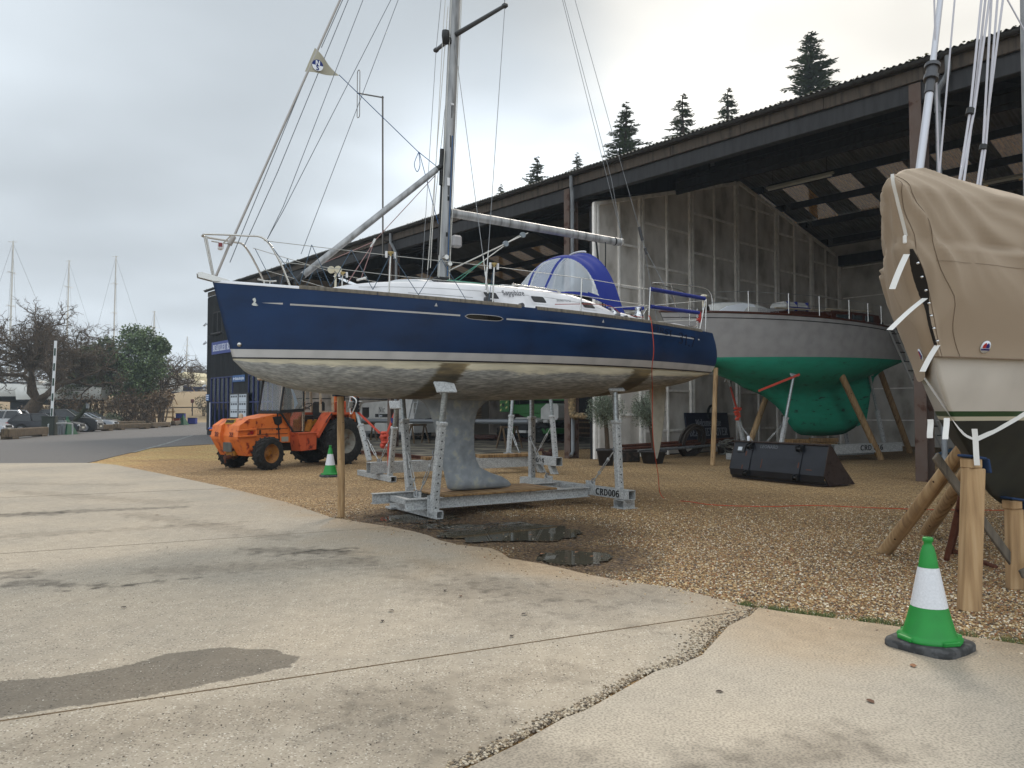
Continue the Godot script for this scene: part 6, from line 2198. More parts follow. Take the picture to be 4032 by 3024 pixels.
func rigging(steel, alu, wirem, rope, bluerope, greenrope, white, blackm):
	var y := yacht
	var st := S()
	var m0 := Vector3(3.585, 3.66, 0)
	var up := Vector3(0.0475, 1, 0)
	var at := func(h: float): return m0 + up * (h - 3.66)
	st = S()
	skin(st, [oval(at.call(3.68), 0.092, 0.06), oval(at.call(9.0), 0.092, 0.06), oval(at.call(12.5), 0.085, 0.055), oval(at.call(15.2), 0.06, 0.045)], 1, true)
	put("mast", st, alu, y)
	st = S()
	box(st, m0 + Vector3(0, 0.07, 0), Vector3(0.3, 0.2, 0.22), Basis.IDENTITY, 0.03)
	put("mast_collar", st, mt("black_rubber", Color(0.06, 0.06, 0.065), 0.8), y)
	st = S()
	box(st, m0 + Vector3(0.02, 0.0, 0.0), Vector3(0.75, 0.05, 0.5), Basis.IDENTITY, 0.015)
	for k in 7:
		var p := m0 + Vector3(-0.26 + 0.09 * k, 0.05, 0.26)
		tube(st, [p + Vector3(0, 0, -0.02), p + Vector3(0, 0, 0.02)], 0.034, 8)
	put("deck_blocks", st, mt("block_grey", Color(0.25, 0.25, 0.26), 0.4, 0.3), y)
	# spreaders
	for q in [[Vector3(4.22, 8.15, 0.92)], [Vector3(3.95, 8.1, -0.95)]]:
		st = S()
		tube(st, [at.call(7.93) + Vector3(0.02, 0, signf(q[0].z) * 0.05), q[0]], 0.042, 8, 0.03)
		box(st, q[0], Vector3(0.09, 0.07, 0.09), Basis.IDENTITY, 0.02)
		put("spreader", st, mt("spreader_grey", Color(0.25, 0.25, 0.255), 0.5, 0.3), y)
	st = S()
	for q in [[11.3, 4.45, 0.8], [11.3, 4.1, -0.8]]: tube(st, [at.call(q[0]), Vector3(q[1], q[0] + 0.1, q[2])], 0.032, 6)
	put("upper_spreaders", st, mt("spreader_grey"), y)
	st = S()
	lathe(st, [Vector2(0, -0.14), Vector2(0.05, -0.13), Vector2(0.065, 0), Vector2(0.06, 0.08), Vector2(0.0, 0.09)], 12, Transform3D(Basis.IDENTITY, at.call(7.86) + Vector3(-0.17, 0.0, 0.04)))
	box(st, at.call(7.8) + Vector3(-0.11, 0, 0.03), Vector3(0.1, 0.12, 0.08), Basis.IDENTITY, 0.02)
	put("deck_light", st, blackm, y)
	# track on the front of the mast, slots, labels
	st = S()
	bar(st, at.call(4.2) + Vector3(-0.1, 0, 0), at.call(5.95) + Vector3(-0.1, 0, 0), 0.03, 0.022)
	put("pole_track", st, blackm, y)
	st = S()
	for h in [5.3, 6.1, 6.6]: box(st, at.call(h) + Vector3(0.0, 0, 0.061), Vector3(0.014, 0.2, 0.004))
	for h in [4.55, 4.53, 5.15, 5.13]: box(st, at.call(h) + Vector3(-0.05 + 0.06 * (int(h * 100) % 2), 0, 0.06), Vector3(0.03, 0.05, 0.012))
	put("halyard_slot", st, blackm, y)
	st = S()
	box(st, at.call(5.4) + Vector3(-0.005, 0.02, 0.066), Vector3(0.05, 0.13, 0.006))
	box(st, at.call(6.73) + Vector3(0.0, 0.0, 0.064), Vector3(0.06, 0.03, 0.006))
	put("label", st, white, y)
	st = S()
	for q in [[4.05, 0.05], [4.15, -0.02]]: tube(st, [at.call(q[0]) + Vector3(q[1], 0, 0.06), at.call(q[0]) + Vector3(q[1], 0, 0.15)], 0.04, 10)
	put("mast_winch", st, steel, y)
	st = S()
	box(st, at.call(4.43) + Vector3(0.16, 0, 0.12), Vector3(0.17, 0.2, 0.13), Basis.IDENTITY, 0.03)
	put("cable_box", st, mt("box_grey", Color(0.55, 0.54, 0.54), 0.5), y)
	# boom
	st = S()
	var b0 := Vector3(3.72, 4.92, 0.02)
	var b1 := Vector3(7.42, 4.87, 0.02)
	var bx := (b1 - b0).normalized()
	var rows := []
	for f in [0.0, 0.03, 0.985, 1.0]:
		var r := []
		for k in 14: r.append(b0.lerp(b1, f) + Vector3(0, cos(TAU * k / 14) * (0.075 if f < 0.99 else 0.06), sin(TAU * k / 14) * 0.055))
		rows.append(r)
	skin(st, rows, 1, true)
	for e in [0, 3]: skin(st, [rows[e], rows[e].map(func(p): return b0.lerp(b1, 0.0 if e == 0 else 1.0))], 2, true)
	put("boom", st, alu, y)
	st = S()
	box(st, b1 + Vector3(0.02, 0.01, 0), Vector3(0.1, 0.14, 0.1), Basis.IDENTITY, 0.03)
	box(st, b0 + Vector3(-0.08, 0, 0), Vector3(0.12, 0.09, 0.06), Basis.IDENTITY, 0.02)
	put("boom_fittings", st, steel, y)
	st = S()
	rows = []
	for e in [0.0, 1.0]: rows.append(oval(Vector3.ZERO, 0.0, 0.0).map(func(p): return p))
	tube(st, [b1 + Vector3(-0.16, 0, 0), b1 + Vector3(-0.145, 0, 0)], 0.078, 14)
	put("boom_band", st, blackm, y)
	# spinnaker pole stowed against the mast
	st = S()
	tube(st, [Vector3(3.44, 5.58, 0.06), Vector3(1.19, 3.60, 0.25)], 0.05, 12)
	put("spinnaker_pole", st, alu, y)
	st = S()
	tube(st, [Vector3(1.19, 3.60, 0.25), Vector3(1.09, 3.51, 0.26)], 0.045, 10)
	tube(st, [Vector3(3.44, 5.58, 0.06), Vector3(3.53, 5.66, 0.05)], 0.04, 10)
	tube(st, [Vector3(3.54, 5.35, 0.04), Vector3(3.56, 5.95, 0.03)], 0.035, 8)
	put("pole_end", st, blackm, y)
	# standing rigging
	st = S()
	tube(st, [Vector3(0.03, 3.47, 0), Vector3(0.22, 3.98, 0)], 0.018, 8)
	tube(st, [Vector3(0.22, 3.98, 0), Vector3(0.28, 4.1, 0)], 0.036, 10)
	tube(st, [Vector3(0.28, 4.1, 0), Vector3(4.05, 13.6, 0)], 0.017, 8)
	put("forestay", st, mt("foil_grey", Color(0.60, 0.58, 0.56), 0.45, 0.2), y)
	st = S()
	wire(st, [Vector3(4.78, 8.95, 0.0) + Vector3(-0.56, -0.8, 0.92), Vector3(3.74, 3.5, 1.13)], 0.005)
	wire(st, [Vector3(4.22, 8.15, 0.92), at.call(11.3) + Vector3(0.3, 0, 0.8)], 0.005)
	wire(st, [Vector3(4.22, 8.15, 0.92), at.call(13.5)], 0.004)
	wire(st, [at.call(7.75) + Vector3(0.0, 0, 0.06), Vector3(3.80, 3.45, 1.10)], 0.005)
	wire(st, [Vector3(3.95, 8.1, -0.95), Vector3(3.74, 3.5, -1.13)], 0.005)
	wire(st, [Vector3(3.95, 8.1, -0.95), at.call(13.4)], 0.005)
	wire(st, [at.call(7.75) + Vector3(0.0, 0, -0.06), Vector3(3.80, 3.45, -1.10)], 0.005)
	put("shrouds", st, wirem, y)
	st = S()
	for q in [[Vector3(3.80, 3.45, 1.10), at.call(7.75) + Vector3(0, 0, 0.06)], [Vector3(3.74, 3.5, 1.13), Vector3(4.22, 8.15, 0.92)]]:
		var d: Vector3 = (q[1] - q[0]).normalized()
		tube(st, [q[0], q[0] + d * 0.35], 0.014, 8)
		tube(st, [q[0] + d * 0.35, q[0] + d * 0.62], 0.008, 6)
	put("turnbuckle", st, steel, y)
	st = S()
	wire(st, [at.call(15.1), Vector3(7.90, 5.25, 0)], 0.005)
	wire(st, [at.call(15.0), Vector3(7.46, 4.96, 0.02)], 0.005)
	wire(st, [at.call(14.6) + Vector3(0.1, 0, 0), Vector3(7.22, 6.05, 0.0), Vector3(7.47, 4.96, 0.0)], 0.005)
	wire(st, [Vector3(7.93, 5.2, 0), Vector3(8.04, 4.88, 0), Vector3(8.72, 3.42, 0.35)], 0.005)
	wire(st, [Vector3(8.04, 4.88, 0), Vector3(8.72, 3.42, -0.35)], 0.005)
	put("backstay", st, wirem, y)
	st = S()
	tube(st, [Vector3(7.91, 5.24, 0), Vector3(8.0, 4.98, 0)], 0.03, 8)
	tube(st, [Vector3(8.06, 4.84, 0), Vector3(8.11, 4.72, 0)], 0.028, 8)
	put("backstay_block", st, mt("block_grey"), y)
	# running rigging and lines tied off forward
	st = S()
	for q in [[[Vector3(0.22, 3.72, 0.05), Vector3(1.44, 7.04, 0.0)], 0.006], [[Vector3(1.52, 7.13, 0), Vector3(4.0, 13.4, 0)], 0.006], [[Vector3(0.47, 4.02, -0.2), Vector3(0.91, 5.15, -0.1), Vector3(1.94, 7.99, 0), Vector3(3.95, 13.5, 0)], 0.006], [[Vector3(0.66, 4.05, 0.3), Vector3(0.91, 4.57, 0.2), Vector3(2.18, 8.06, 0), Vector3(4.0, 13.0, 0)], 0.006], [[Vector3(0.66, 4.05, 0.3), Vector3(0.91, 4.51, 0.2), Vector3(2.65, 8.20, 0), Vector3(3.95, 11.2, 0)], 0.006], [[Vector3(1.24, 3.96, 0.0), Vector3(2.15, 6.48, 0), Vector3(2.55, 7.6, 0), Vector3(3.9, 11.4, 0)], 0.005]]:
		wire(st, q[0], q[1])
	put("halyards", st, mt("halyard_grey", Color(0.42, 0.44, 0.46), 0.8), y)
	st = S()
	for q in [[-0.10, 0.05], [-0.07, -0.05], [0.09, 0.06], [0.11, 0.02], [0.12, -0.04]]:
		wire(st, [at.call(3.75) + Vector3(q[0] - 0.02, 0, q[1] + 0.05), at.call(9.5) + Vector3(q[0], 0, q[1])], 0.006)
	wire(st, [at.call(3.75) + Vector3(-0.27, 0.2, 0.1), at.call(8.0) + Vector3(-0.2, 0, 0.0), at.call(11.0) + Vector3(-0.12, 0, 0)], 0.006)
	wire(st, [at.call(3.75) + Vector3(-0.22, 0.2, -0.1), at.call(8.4) + Vector3(-0.12, 0, -0.02)], 0.006)
	put("mast_lines", st, rope, y)
	st = S()
	wire(st, [at.call(3.85) + Vector3(0.05, 0, 0.075), at.call(6.2) + Vector3(0.03, 0, 0.068)], 0.009)
	wire(st, [Vector3(1.80, 6.78, 0), Vector3(3.12, 5.84, 0.02), Vector3(3.5, 5.62, 0.04)], 0.007)
	wire(st, path([Vector3(3.14, 5.83, 0.02), Vector3(3.06, 5.62, 0.03), Vector3(3.11, 5.50, 0.03), Vector3(3.16, 5.62, 0.03), Vector3(3.14, 5.83, 0.02)], 6), 0.006)
	wire(st, [Vector3(3.15, 5.83, 0.02), Vector3(3.48, 4.70, 0.06)], 0.006)
	put("blue_line", st, bluerope, y)
	# pennant
	st = S()
	var pr := []
	for i in 9:
		var f := i / 8.0
		var dz := 0.025 * sin(f * 7.0)
		pr.append([Vector3(1.42, 7.10, 0).lerp(Vector3(1.80, 6.76, 0), f) + Vector3(0, 0, dz), Vector3(1.27, 6.70, 0).lerp(Vector3(1.80, 6.76, 0), f) + Vector3(0, 0, dz)])
	skin(st, pr)
	put("storm_flag", st, mt("flag_cloth", Color(0.66, 0.64, 0.57), 0.9, 0, "cloth", 2.0), y)
	for side in [1.0, -1.0]:
		var c := Vector3(1.455, 6.83, 0.018 * side + 0.012)
		var fx := Basis.IDENTITY if side > 0 else Basis(Vector3.UP, PI)
		st = S()
		var half := PackedVector2Array()
		for k in 17: half.append(Vector2(cos(PI * k / 16) * 0.085, sin(PI * k / 16) * 0.085))
		extr(st, half, Transform3D(fx, c), 0.0, 0.004)
		put("flag_roundel", st, mt("roundel_blue", Color(0.07, 0.16, 0.42), 0.8), y)
		st = S()
		for k in 17: half[k] = Vector2(cos(PI * k / 16) * 0.085, -sin(PI * k / 16) * 0.085)
		extr(st, half, Transform3D(fx, c), 0.0, 0.003)
		put("flag_roundel", st, mt("sign_white"), y)
		lettering("flag_letter", "N", 0.075, mt("sign_white"), y, Transform3D(fx, c + Vector3(0, 0.032, 0.006 * side)), "Droid Sans", true)
		lettering("flag_letter", "S", 0.075, mt("roundel_blue"), y, Transform3D(fx, c + Vector3(0, -0.038, 0.006 * side)), "Droid Sans", true)
	# kicker tackle and mainsheet
	st = S()
	wire(st, [Vector3(5.27, 4.78, 0.03), Vector3(3.72, 3.97, 0.04)], 0.009)
	wire(st, [Vector3(5.22, 4.78, -0.03), Vector3(4.75, 4.50, 0.0), Vector3(3.70, 3.95, -0.03)], 0.009)
	wire(st, [Vector3(4.95, 4.62, 0.0), Vector3(4.30, 4.15, 0.06)], 0.009)
	put("kicker_rope", st, rope, y)
	st = S()
	for z in [0.0, 0.08]: wire(st, [Vector3(4.32, 4.17, 0.06), Vector3(3.60 + z, 3.70, 0.2 + z)], 0.005)
	for z in [0.3, 0.34, 0.38]: wire(st, [Vector3(3.5, 3.73, z), Vector3(4.55, 3.70, z + 0.12)], 0.008)
	put("green_line", st, greenrope, y)
	st = S()
	for q in [Vector3(5.16, 4.73, 0.02), Vector3(4.80, 4.53, 0.03)]: tube(st, [q + Vector3(0, 0, -0.02), q + Vector3(0, 0, 0.03)], 0.05, 12)
	box(st, Vector3(4.55, 3.70, 0.42), Vector3(0.28, 0.06, 0.2), Basis.IDENTITY, 0.015)
	put("tackle_block", st, mt("block_pale", Color(0.45, 0.48, 0.50), 0.4, 0.3), y)
	st = S()
	for q in [[6.8, 6.98, 0.03], [6.85, 7.02, 0.0], [7.02, 7.0, 0.05], [7.05, 7.03, 0.02]]: wire(st, [Vector3(q[0], 4.82, q[2]), Vector3(q[1], 3.45, q[2])], 0.010)
	put("mainsheet", st, blackm, y)

func deck_gear(steel, rope, bluerope, white, blackm):
	var y := yacht
	var deck := func(s: float, f: float): return hull_pt(s, sheer_y(s)) * Vector3(1, 1, f) + Vector3(0, 0.01, 0)
	# pulpit
	var pb := part("pulpit", y)
	var st := S()
	tube(st, path([deck.call(0.96, 0.86), Vector3(0.80, 3.78, 0.38), Vector3(0.62, 4.06, 0.29), Vector3(0.35, 4.085, 0.2), Vector3(-0.08, 4.07, 0.10), Vector3(-0.13, 4.07, 0.0), Vector3(-0.08, 4.07, -0.10), Vector3(0.30, 4.06, -0.17), Vector3(0.48, 4.03, -0.22), Vector3(0.70, 3.75, -0.33), deck.call(0.88, -0.86)], 6), 0.0145, 8)
	tube(st, [Vector3(-0.10, 4.05, 0.05), Vector3(0.02, 3.47, 0.03)], 0.0135, 8)
	tube(st, [Vector3(-0.10, 4.05, -0.05), Vector3(0.02, 3.47, -0.03)], 0.0135, 8)
	put("rail", st, steel, pb)
	st = S()
	tube(st, [Vector3(-0.02, 4.0, 0.0), Vector3(0.24, 3.99, 0.0)], 0.010, 6)
	tube(st, [Vector3(0.20, 4.07, 0.15), Vector3(0.13, 3.98, 0.02)], 0.010, 6)
	put("lamp_bracket", st, steel, pb)
	st = S()
	box(st, Vector3(0.10, 3.94, 0.02), Vector3(0.07, 0.10, 0.09), Basis.IDENTITY, 0.015)
	put("lamp_case", st, white, pb)
	st = S()
	box(st, Vector3(0.085, 3.95, 0.068), Vector3(0.05, 0.055, 0.012))
	put("red_lens", st, mt("red_lens", Color(0.45, 0.03, 0.03), 0.2), pb)
	# bow roller, cleats
	st = S()
	extr(st, poly([-0.20, 3.54, -0.19, 3.475, 0.0, 3.44, 0.26, 3.45, 0.18, 3.48, 0.04, 3.51, -0.14, 3.55]), Transform3D.IDENTITY, -0.055, -0.04)
	extr(st, poly([-0.20, 3.54, -0.19, 3.475, 0.0, 3.44, 0.26, 3.45, 0.18, 3.48, 0.04, 3.51, -0.14, 3.55]), Transform3D.IDENTITY, 0.04, 0.055)
	tube(st, [Vector3(-0.12, 3.51, -0.05), Vector3(-0.12, 3.51, 0.05)], 0.022, 8)
	put("bow_roller", st, steel, y)
	for q in [[0.68, 0.72], [0.68, -0.72], [8.3, 0.9], [8.3, -0.9]]:
		st = S()
		var c: Vector3 = deck.call(q[0], q[1])
		tube(st, [c + Vector3(-0.13, 0.075, 0), c + Vector3(-0.05, 0.06, 0), c + Vector3(0.05, 0.06, 0), c + Vector3(0.13, 0.075, 0)], 0.012, 6)
		tube(st, [c + Vector3(-0.04, 0, 0), c + Vector3(-0.04, 0.06, 0)], 0.01, 6)
		tube(st, [c + Vector3(0.04, 0, 0), c + Vector3(0.04, 0.06, 0)], 0.01, 6)
		put("cleat", st, steel, y)
	# stanchions
	for side in [1.0, -1.0]:
		for s in [2.22, 3.73, 5.27]:
			var b: Vector3 = deck.call(s, 0.955 * side)
			st = S()
			tube(st, [b, b + Vector3(0.02, 0.57, 0.01 * side)], 0.0125, 8)
			put("stanchion", st, steel, y)
			if s < 4.0:
				st = S()
				lathe(st, [Vector2(0.012, 0), Vector2(0.018, 0.03), Vector2(0.05, 0.055), Vector2(0.05, 0.065), Vector2(0, 0.07)], 10, Transform3D(Basis.IDENTITY, b + Vector3(0.02, 0.55, 0.01 * side)))
				put("stanchion_cap", st, mt("cap_yellow", Color(0.66, 0.58, 0.38), 0.6), y)
				st = S()
				for e in [-0.06, 0.07]: tube(st, [b + Vector3(e + 0.02, 0.53, 0), b + Vector3(e + 0.02, 0.62, 0)], 0.02, 8)
				put("wire_end", st, white, y)
		# guard wires
		st = S()
		var top := [Vector3(0.62, 4.03, 0.29 * side)]
		var low := [Vector3(0.80, 3.74, 0.38 * side)]
		for s in [2.22, 3.73, 5.27, 6.85]:
			var b: Vector3 = deck.call(s, 0.955 * side)
			top.append(b + Vector3(0.02, 0.565, 0))
			low.append(b + Vector3(0.01, 0.28, 0))
		wire(st, top, 0.005)
		wire(st, low, 0.005)
		put("guard_wire", st, mt("wire_pale", Color(0.62, 0.62, 0.6), 0.5, 0.2), y)
		# pushpit
		st = S()
		var f0: Vector3 = deck.call(6.83, 0.955 * side)
		var a0: Vector3 = deck.call(8.52, 0.95 * side)
		tube(st, [f0, f0 + Vector3(0.04, 0.60, 0)], 0.0135, 8)
		tube(st, [a0, Vector3(8.86, 3.79, 0.82 * side)], 0.0135, 8)
		tube(st, [deck.call(8.93, 0.85 * side), Vector3(8.90, 3.80, 0.80 * side), Vector3(8.88, 3.82, 0.72 * side)], 0.0135, 8)
		put("pushpit", st, steel, y)
		st = S()
		tube(st, [f0 + Vector3(0.05, 0.575, 0), Vector3(8.80, 3.80, 0.85 * side)], 0.038, 10)
		tube(st, [f0 + Vector3(0.05, 0.27, 0), Vector3(8.50, 3.49, 0.98 * side)], 0.036, 10)
		put("padded_rail", st, mt("sunbrella_blue", Color(0.075, 0.14, 0.46), 0.9, 0, "cloth", 3.0), y)
		st = S()
		wire(st, [Vector3(6.2, 3.4, 1.1 * side), Vector3(7.0, 3.47, 1.4 * side), Vector3(8.8, 3.76, 0.85 * side)], 0.006)
		wire(st, [Vector3(7.1, 3.2, 1.3 * side), Vector3(8.5, 3.36, 0.98 * side)], 0.006)
		put("pushpit_wire", st, rope, y)
	st = S()
	tube(st, [Vector3(8.86, 3.66, 0.78), Vector3(8.86, 3.84, 0.78)], 0.035, 10)
	box(st, Vector3(8.86, 3.86, 0.78), Vector3(0.12, 0.05, 0.1), Basis.IDENTITY, 0.02)
	put("stern_lamp", st, mt("cream_plastic", Color(0.76, 0.73, 0.64), 0.5), y)
	st = S()
	box(st, Vector3(8.62, 3.42, 0.9), Vector3(0.04, 0.2, 0.05), Basis.IDENTITY, 0.01)
	box(st, Vector3(8.5, 3.36, 0.98), Vector3(0.1, 0.05, 0.05), Basis.IDENTITY, 0.01)
	put("red_strap", st, mt("red_tape", Color(0.62, 0.12, 0.08), 0.7), y)
	st = S()
	for k in 3:
		tube(st, [Vector3(8.78, 3.16 + 0.12 * k, 0.68), Vector3(8.78, 3.16 + 0.12 * k, 0.48)], 0.01, 6)
	for z in [0.48, 0.68]: tube(st, [Vector3(8.78, 3.12, z), Vector3(8.78, 3.62, z)], 0.01, 6)
	put("boarding_ladder", st, steel, y)
	# cockpit coaming, winches
	for side in [1.0, -1.0]:
		st = S()
		var rows := []
		for i in 15:
			var s := lerpf(6.3, 7.25, i / 14.0)
			var z := half_beam(s / LOA) * 0.80
			var h := 0.15 * pow(1.0 - i / 14.0, 0.6) + 0.005
			rows.append([Vector3(s, sheer_y(s) - 0.01, (z + 0.08) * side), Vector3(s, sheer_y(s) + h * 0.8, (z + 0.05) * side), Vector3(s, sheer_y(s) + h, z * side), Vector3(s, sheer_y(s) + h * 0.8, (z - 0.1) * side), Vector3(s, sheer_y(s) - 0.01, (z - 0.14) * side)])
		skin(st, rows)
		rows = []
		for i in 15:
			var s := lerpf(7.55, 8.5, i / 14.0)
			var z := half_beam(s / LOA) * 0.82
			var h := 0.12 * pow(sin(PI * clampf(i / 14.0, 0.02, 0.98)), 0.4) * (1.0 - 0.45 * i / 14.0)
			rows.append([Vector3(s, sheer_y(s) - 0.01, (z + 0.06) * side), Vector3(s, sheer_y(s) + h, z * side), Vector3(s, sheer_y(s) + h, (z - 0.12) * side), Vector3(s, sheer_y(s) - 0.01, (z - 0.14) * side)])
		skin(st, rows)
		put("coaming", st, white, y)
		for q in [[6.88, 1.10], [6.45, 0.95]]:
			st = S()
			lathe(st, [Vector2(0.085, 0), Vector2(0.085, 0.03), Vector2(0.06, 0.07), Vector2(0.052, 0.11), Vector2(0.065, 0.15), Vector2(0.06, 0.165), Vector2(0.0, 0.17)], 16, Transform3D(Basis.IDENTITY, Vector3(q[0], 3.29, q[1] * side)))
			put("winch", st, mt("chrome", Color(0.78, 0.78, 0.78), 0.12, 0.95), y)
	st = S()
	for q in [[6.40, 3.22, 1.30], [6.68, 3.25, 1.22], [6.62, 3.27, 1.18], [3.80, 3.30, 1.18], [3.72, 3.34, 1.2], [4.24, 3.26, 1.36]]: tube(st, [Vector3(q[0], q[1], q[2] - 0.03), Vector3(q[0], q[1], q[2] + 0.03)], 0.045, 10)
	put("turning_block", st, mt("block_grey"), y)
	st = S()
	wire(st, path([Vector3(5.0, 3.36, 1.2), Vector3(6.0, 3.42, 1.25), Vector3(6.35, 3.30, 1.25), Vector3(6.6, 3.28, 1.22), Vector3(6.75, 3.25, 1.38)], 5), 0.006)
	put("red_line", st, mt("rope_red", Color(0.55, 0.22, 0.17), 0.85), y)
	# lacing along the guard wires, forward block and rolled jib sheet
	st = S()
	var zig := [[0.66, 4.03, 1.06, 3.42], [1.21, 3.99, 1.45, 3.40], [1.21, 3.99, 1.06, 3.42], [1.72, 3.94, 1.45, 3.40], [1.72, 3.94, 2.0, 3.38], [2.25, 3.92, 2.0, 3.38], [2.25, 3.92, 2.62, 3.33], [2.95, 3.88, 2.62, 3.33], [2.95, 3.88, 3.3, 3.30], [3.75, 3.83, 3.65, 3.27]]
	for q in zig: wire(st, [hull_pt(q[0], sheer_y(q[0])) * Vector3(1, 0, 0.955) + Vector3(0, q[1], 0), hull_pt(q[2], sheer_y(q[2])) * Vector3(1, 0, 0.975) + Vector3(0, q[3], 0)], 0.005)
	for q in zig.slice(0, 7): wire(st, [hull_pt(q[0], sheer_y(q[0])) * Vector3(1, 0, -0.955) + Vector3(0, q[1], 0), hull_pt(q[2], sheer_y(q[2])) * Vector3(1, 0, -0.975) + Vector3(0, q[3], 0)], 0.005)
	put("lacing", st, mt("lacing_grey", Color(0.25, 0.33, 0.40), 0.85), y)
	st = S()
	tube(st, [Vector3(1.77, 3.40, 0), Vector3(1.77, 3.72, 0)], 0.017, 6)
	for z in [-0.035, 0.045]: tube(st, [Vector3(1.75 + z, 3.78, z - 0.012), Vector3(1.75 + z, 3.78, z + 0.012)], 0.055, 12)
	put("furling_block", st, mt("cream_plastic"), y)
	st = S()
	wire(st, [Vector3(2.38, 4.28, 0.02), Vector3(3.42, 5.48, 0.05)], 0.006)
	wire(st, [Vector3(2.38, 4.28, 0.02), Vector3(1.2, 3.66, 0.2)], 0.006)
	wire(st, [Vector3(2.36, 4.24, 0.02), Vector3(1.93, 3.59, 0.1)], 0.007)
	wire(st, [Vector3(2.36, 4.24, 0.04), Vector3(2.13, 3.64, 0.1)], 0.007)
	put("pole_downhaul", st, mt("rope_pink", Color(0.55, 0.43, 0.42), 0.85), y)
	st = S()
	tube(st, [Vector3(2.33, 4.18, 0.02), Vector3(2.40, 4.32, 0.02)], 0.022, 8)
	tube(st, [Vector3(2.06, 3.63, 0.12), Vector3(2.22, 3.69, 0.12)], 0.018, 6)
	put("snap_shackle", st, steel, y)
	st = S()
	var cg := [Vector3(4.45, 3.69, 0.78), Vector3(5.3, 3.655, 0.84), Vector3(5.42, 3.58, 0.86)]
	tube(st, cg, 0.016, 8)
	put("handrail", st, steel, y)

func sprayhood():
	# folding hood over the companionway: clear panels in a blue cloth shell
	var y := yacht
	var n := 90
	var m := 140
	var cloth := S()
	var clear := S()
	cloth.set_smooth_group(1)
	clear.set_smooth_group(1)
	var pt := func(u: float, v: float) -> Vector3:
		# u from the front foot to the after edge, v from the near foot over the top to the far foot
		var c := cos(PI * v)
		var hh := pow(sin(PI * v), 0.82)
		var low: float = tab([[0.0, 3.63], [0.35, 3.585], [0.6, 3.49], [1.0, 3.30]], u)
		var top: float = tab([[0.0, 3.66], [0.1, 3.92], [0.2, 4.14], [0.3, 4.29], [0.42, 4.40], [0.55, 4.445], [0.7, 4.44], [0.85, 4.48], [1.0, 4.54]], u)
		var w: float = tab([[0.0, 0.78], [0.15, 0.92], [0.4, 1.0], [0.7, 1.03], [1.0, 1.0]], u)
		var s := lerpf(5.27 + 1.44 * u, 5.40 + 0.92 * pow(u, 0.95), pow(hh, 0.6)) + 0.04 * sin(PI * v) * u
		return Vector3(s, lerpf(low, top, hh) + 0.010 * sin(u * 23.0 + v * 5.0) * hh * (1.0 if u > 0.6 else 0.2), w * signf(c) * pow(absf(c), 0.95))
	var is_clear := func(u: float, v: float) -> bool:
		if u < 0.03 or absf(v - 0.39) < 0.014 or absf(v - 0.61) < 0.014: return false
		var hh := pow(sin(PI * v), 0.82)
		return hh > 0.07 + 0.06 * u and u < 0.58 - 0.20 * pow(hh, 1.6)
	for i in n:
		for k in m:
			var u0 := i / float(n)
			var u1 := (i + 1.0) / n
			var v0 := k / float(m)
			var v1 := (k + 1.0) / m
			var st: SurfaceTool = clear if is_clear.call((u0 + u1) * 0.5, (v0 + v1) * 0.5) else cloth
			quad(st, pt.call(u0, v0), pt.call(u0, v1), pt.call(u1, v1), pt.call(u1, v0))
	var hood := part("sprayhood", y)
	put("cloth", cloth, mt("hood_blue", Color(0.09, 0.165, 0.50), 0.9, 0, "cloth", 3.0), hood)
	var cm := glass("clear_vinyl", Color(0.74, 0.77, 0.80), 0.42, 0.14)
	put("window", clear, cm, hood)
	var st := S()
	for e in [0.52, 1.0]:
		var pts := []
		for k in 33: pts.append(pt.call(e, k / 32.0) * Vector3(1, 1, 0.985) - Vector3(0, 0.012, 0))
		tube(st, pts, 0.014, 6)
	put("hoop", st, mt("stainless"), hood)
	st = S()
	var pts2 := []
	for k in 9: pts2.append(pt.call(1.0, 0.42 + 0.02 * k) + Vector3(0.01, 0.02, 0))
	tube(st, pts2, 0.016, 6)
	put("grab_rail", st, mt("deck_white"), hood)

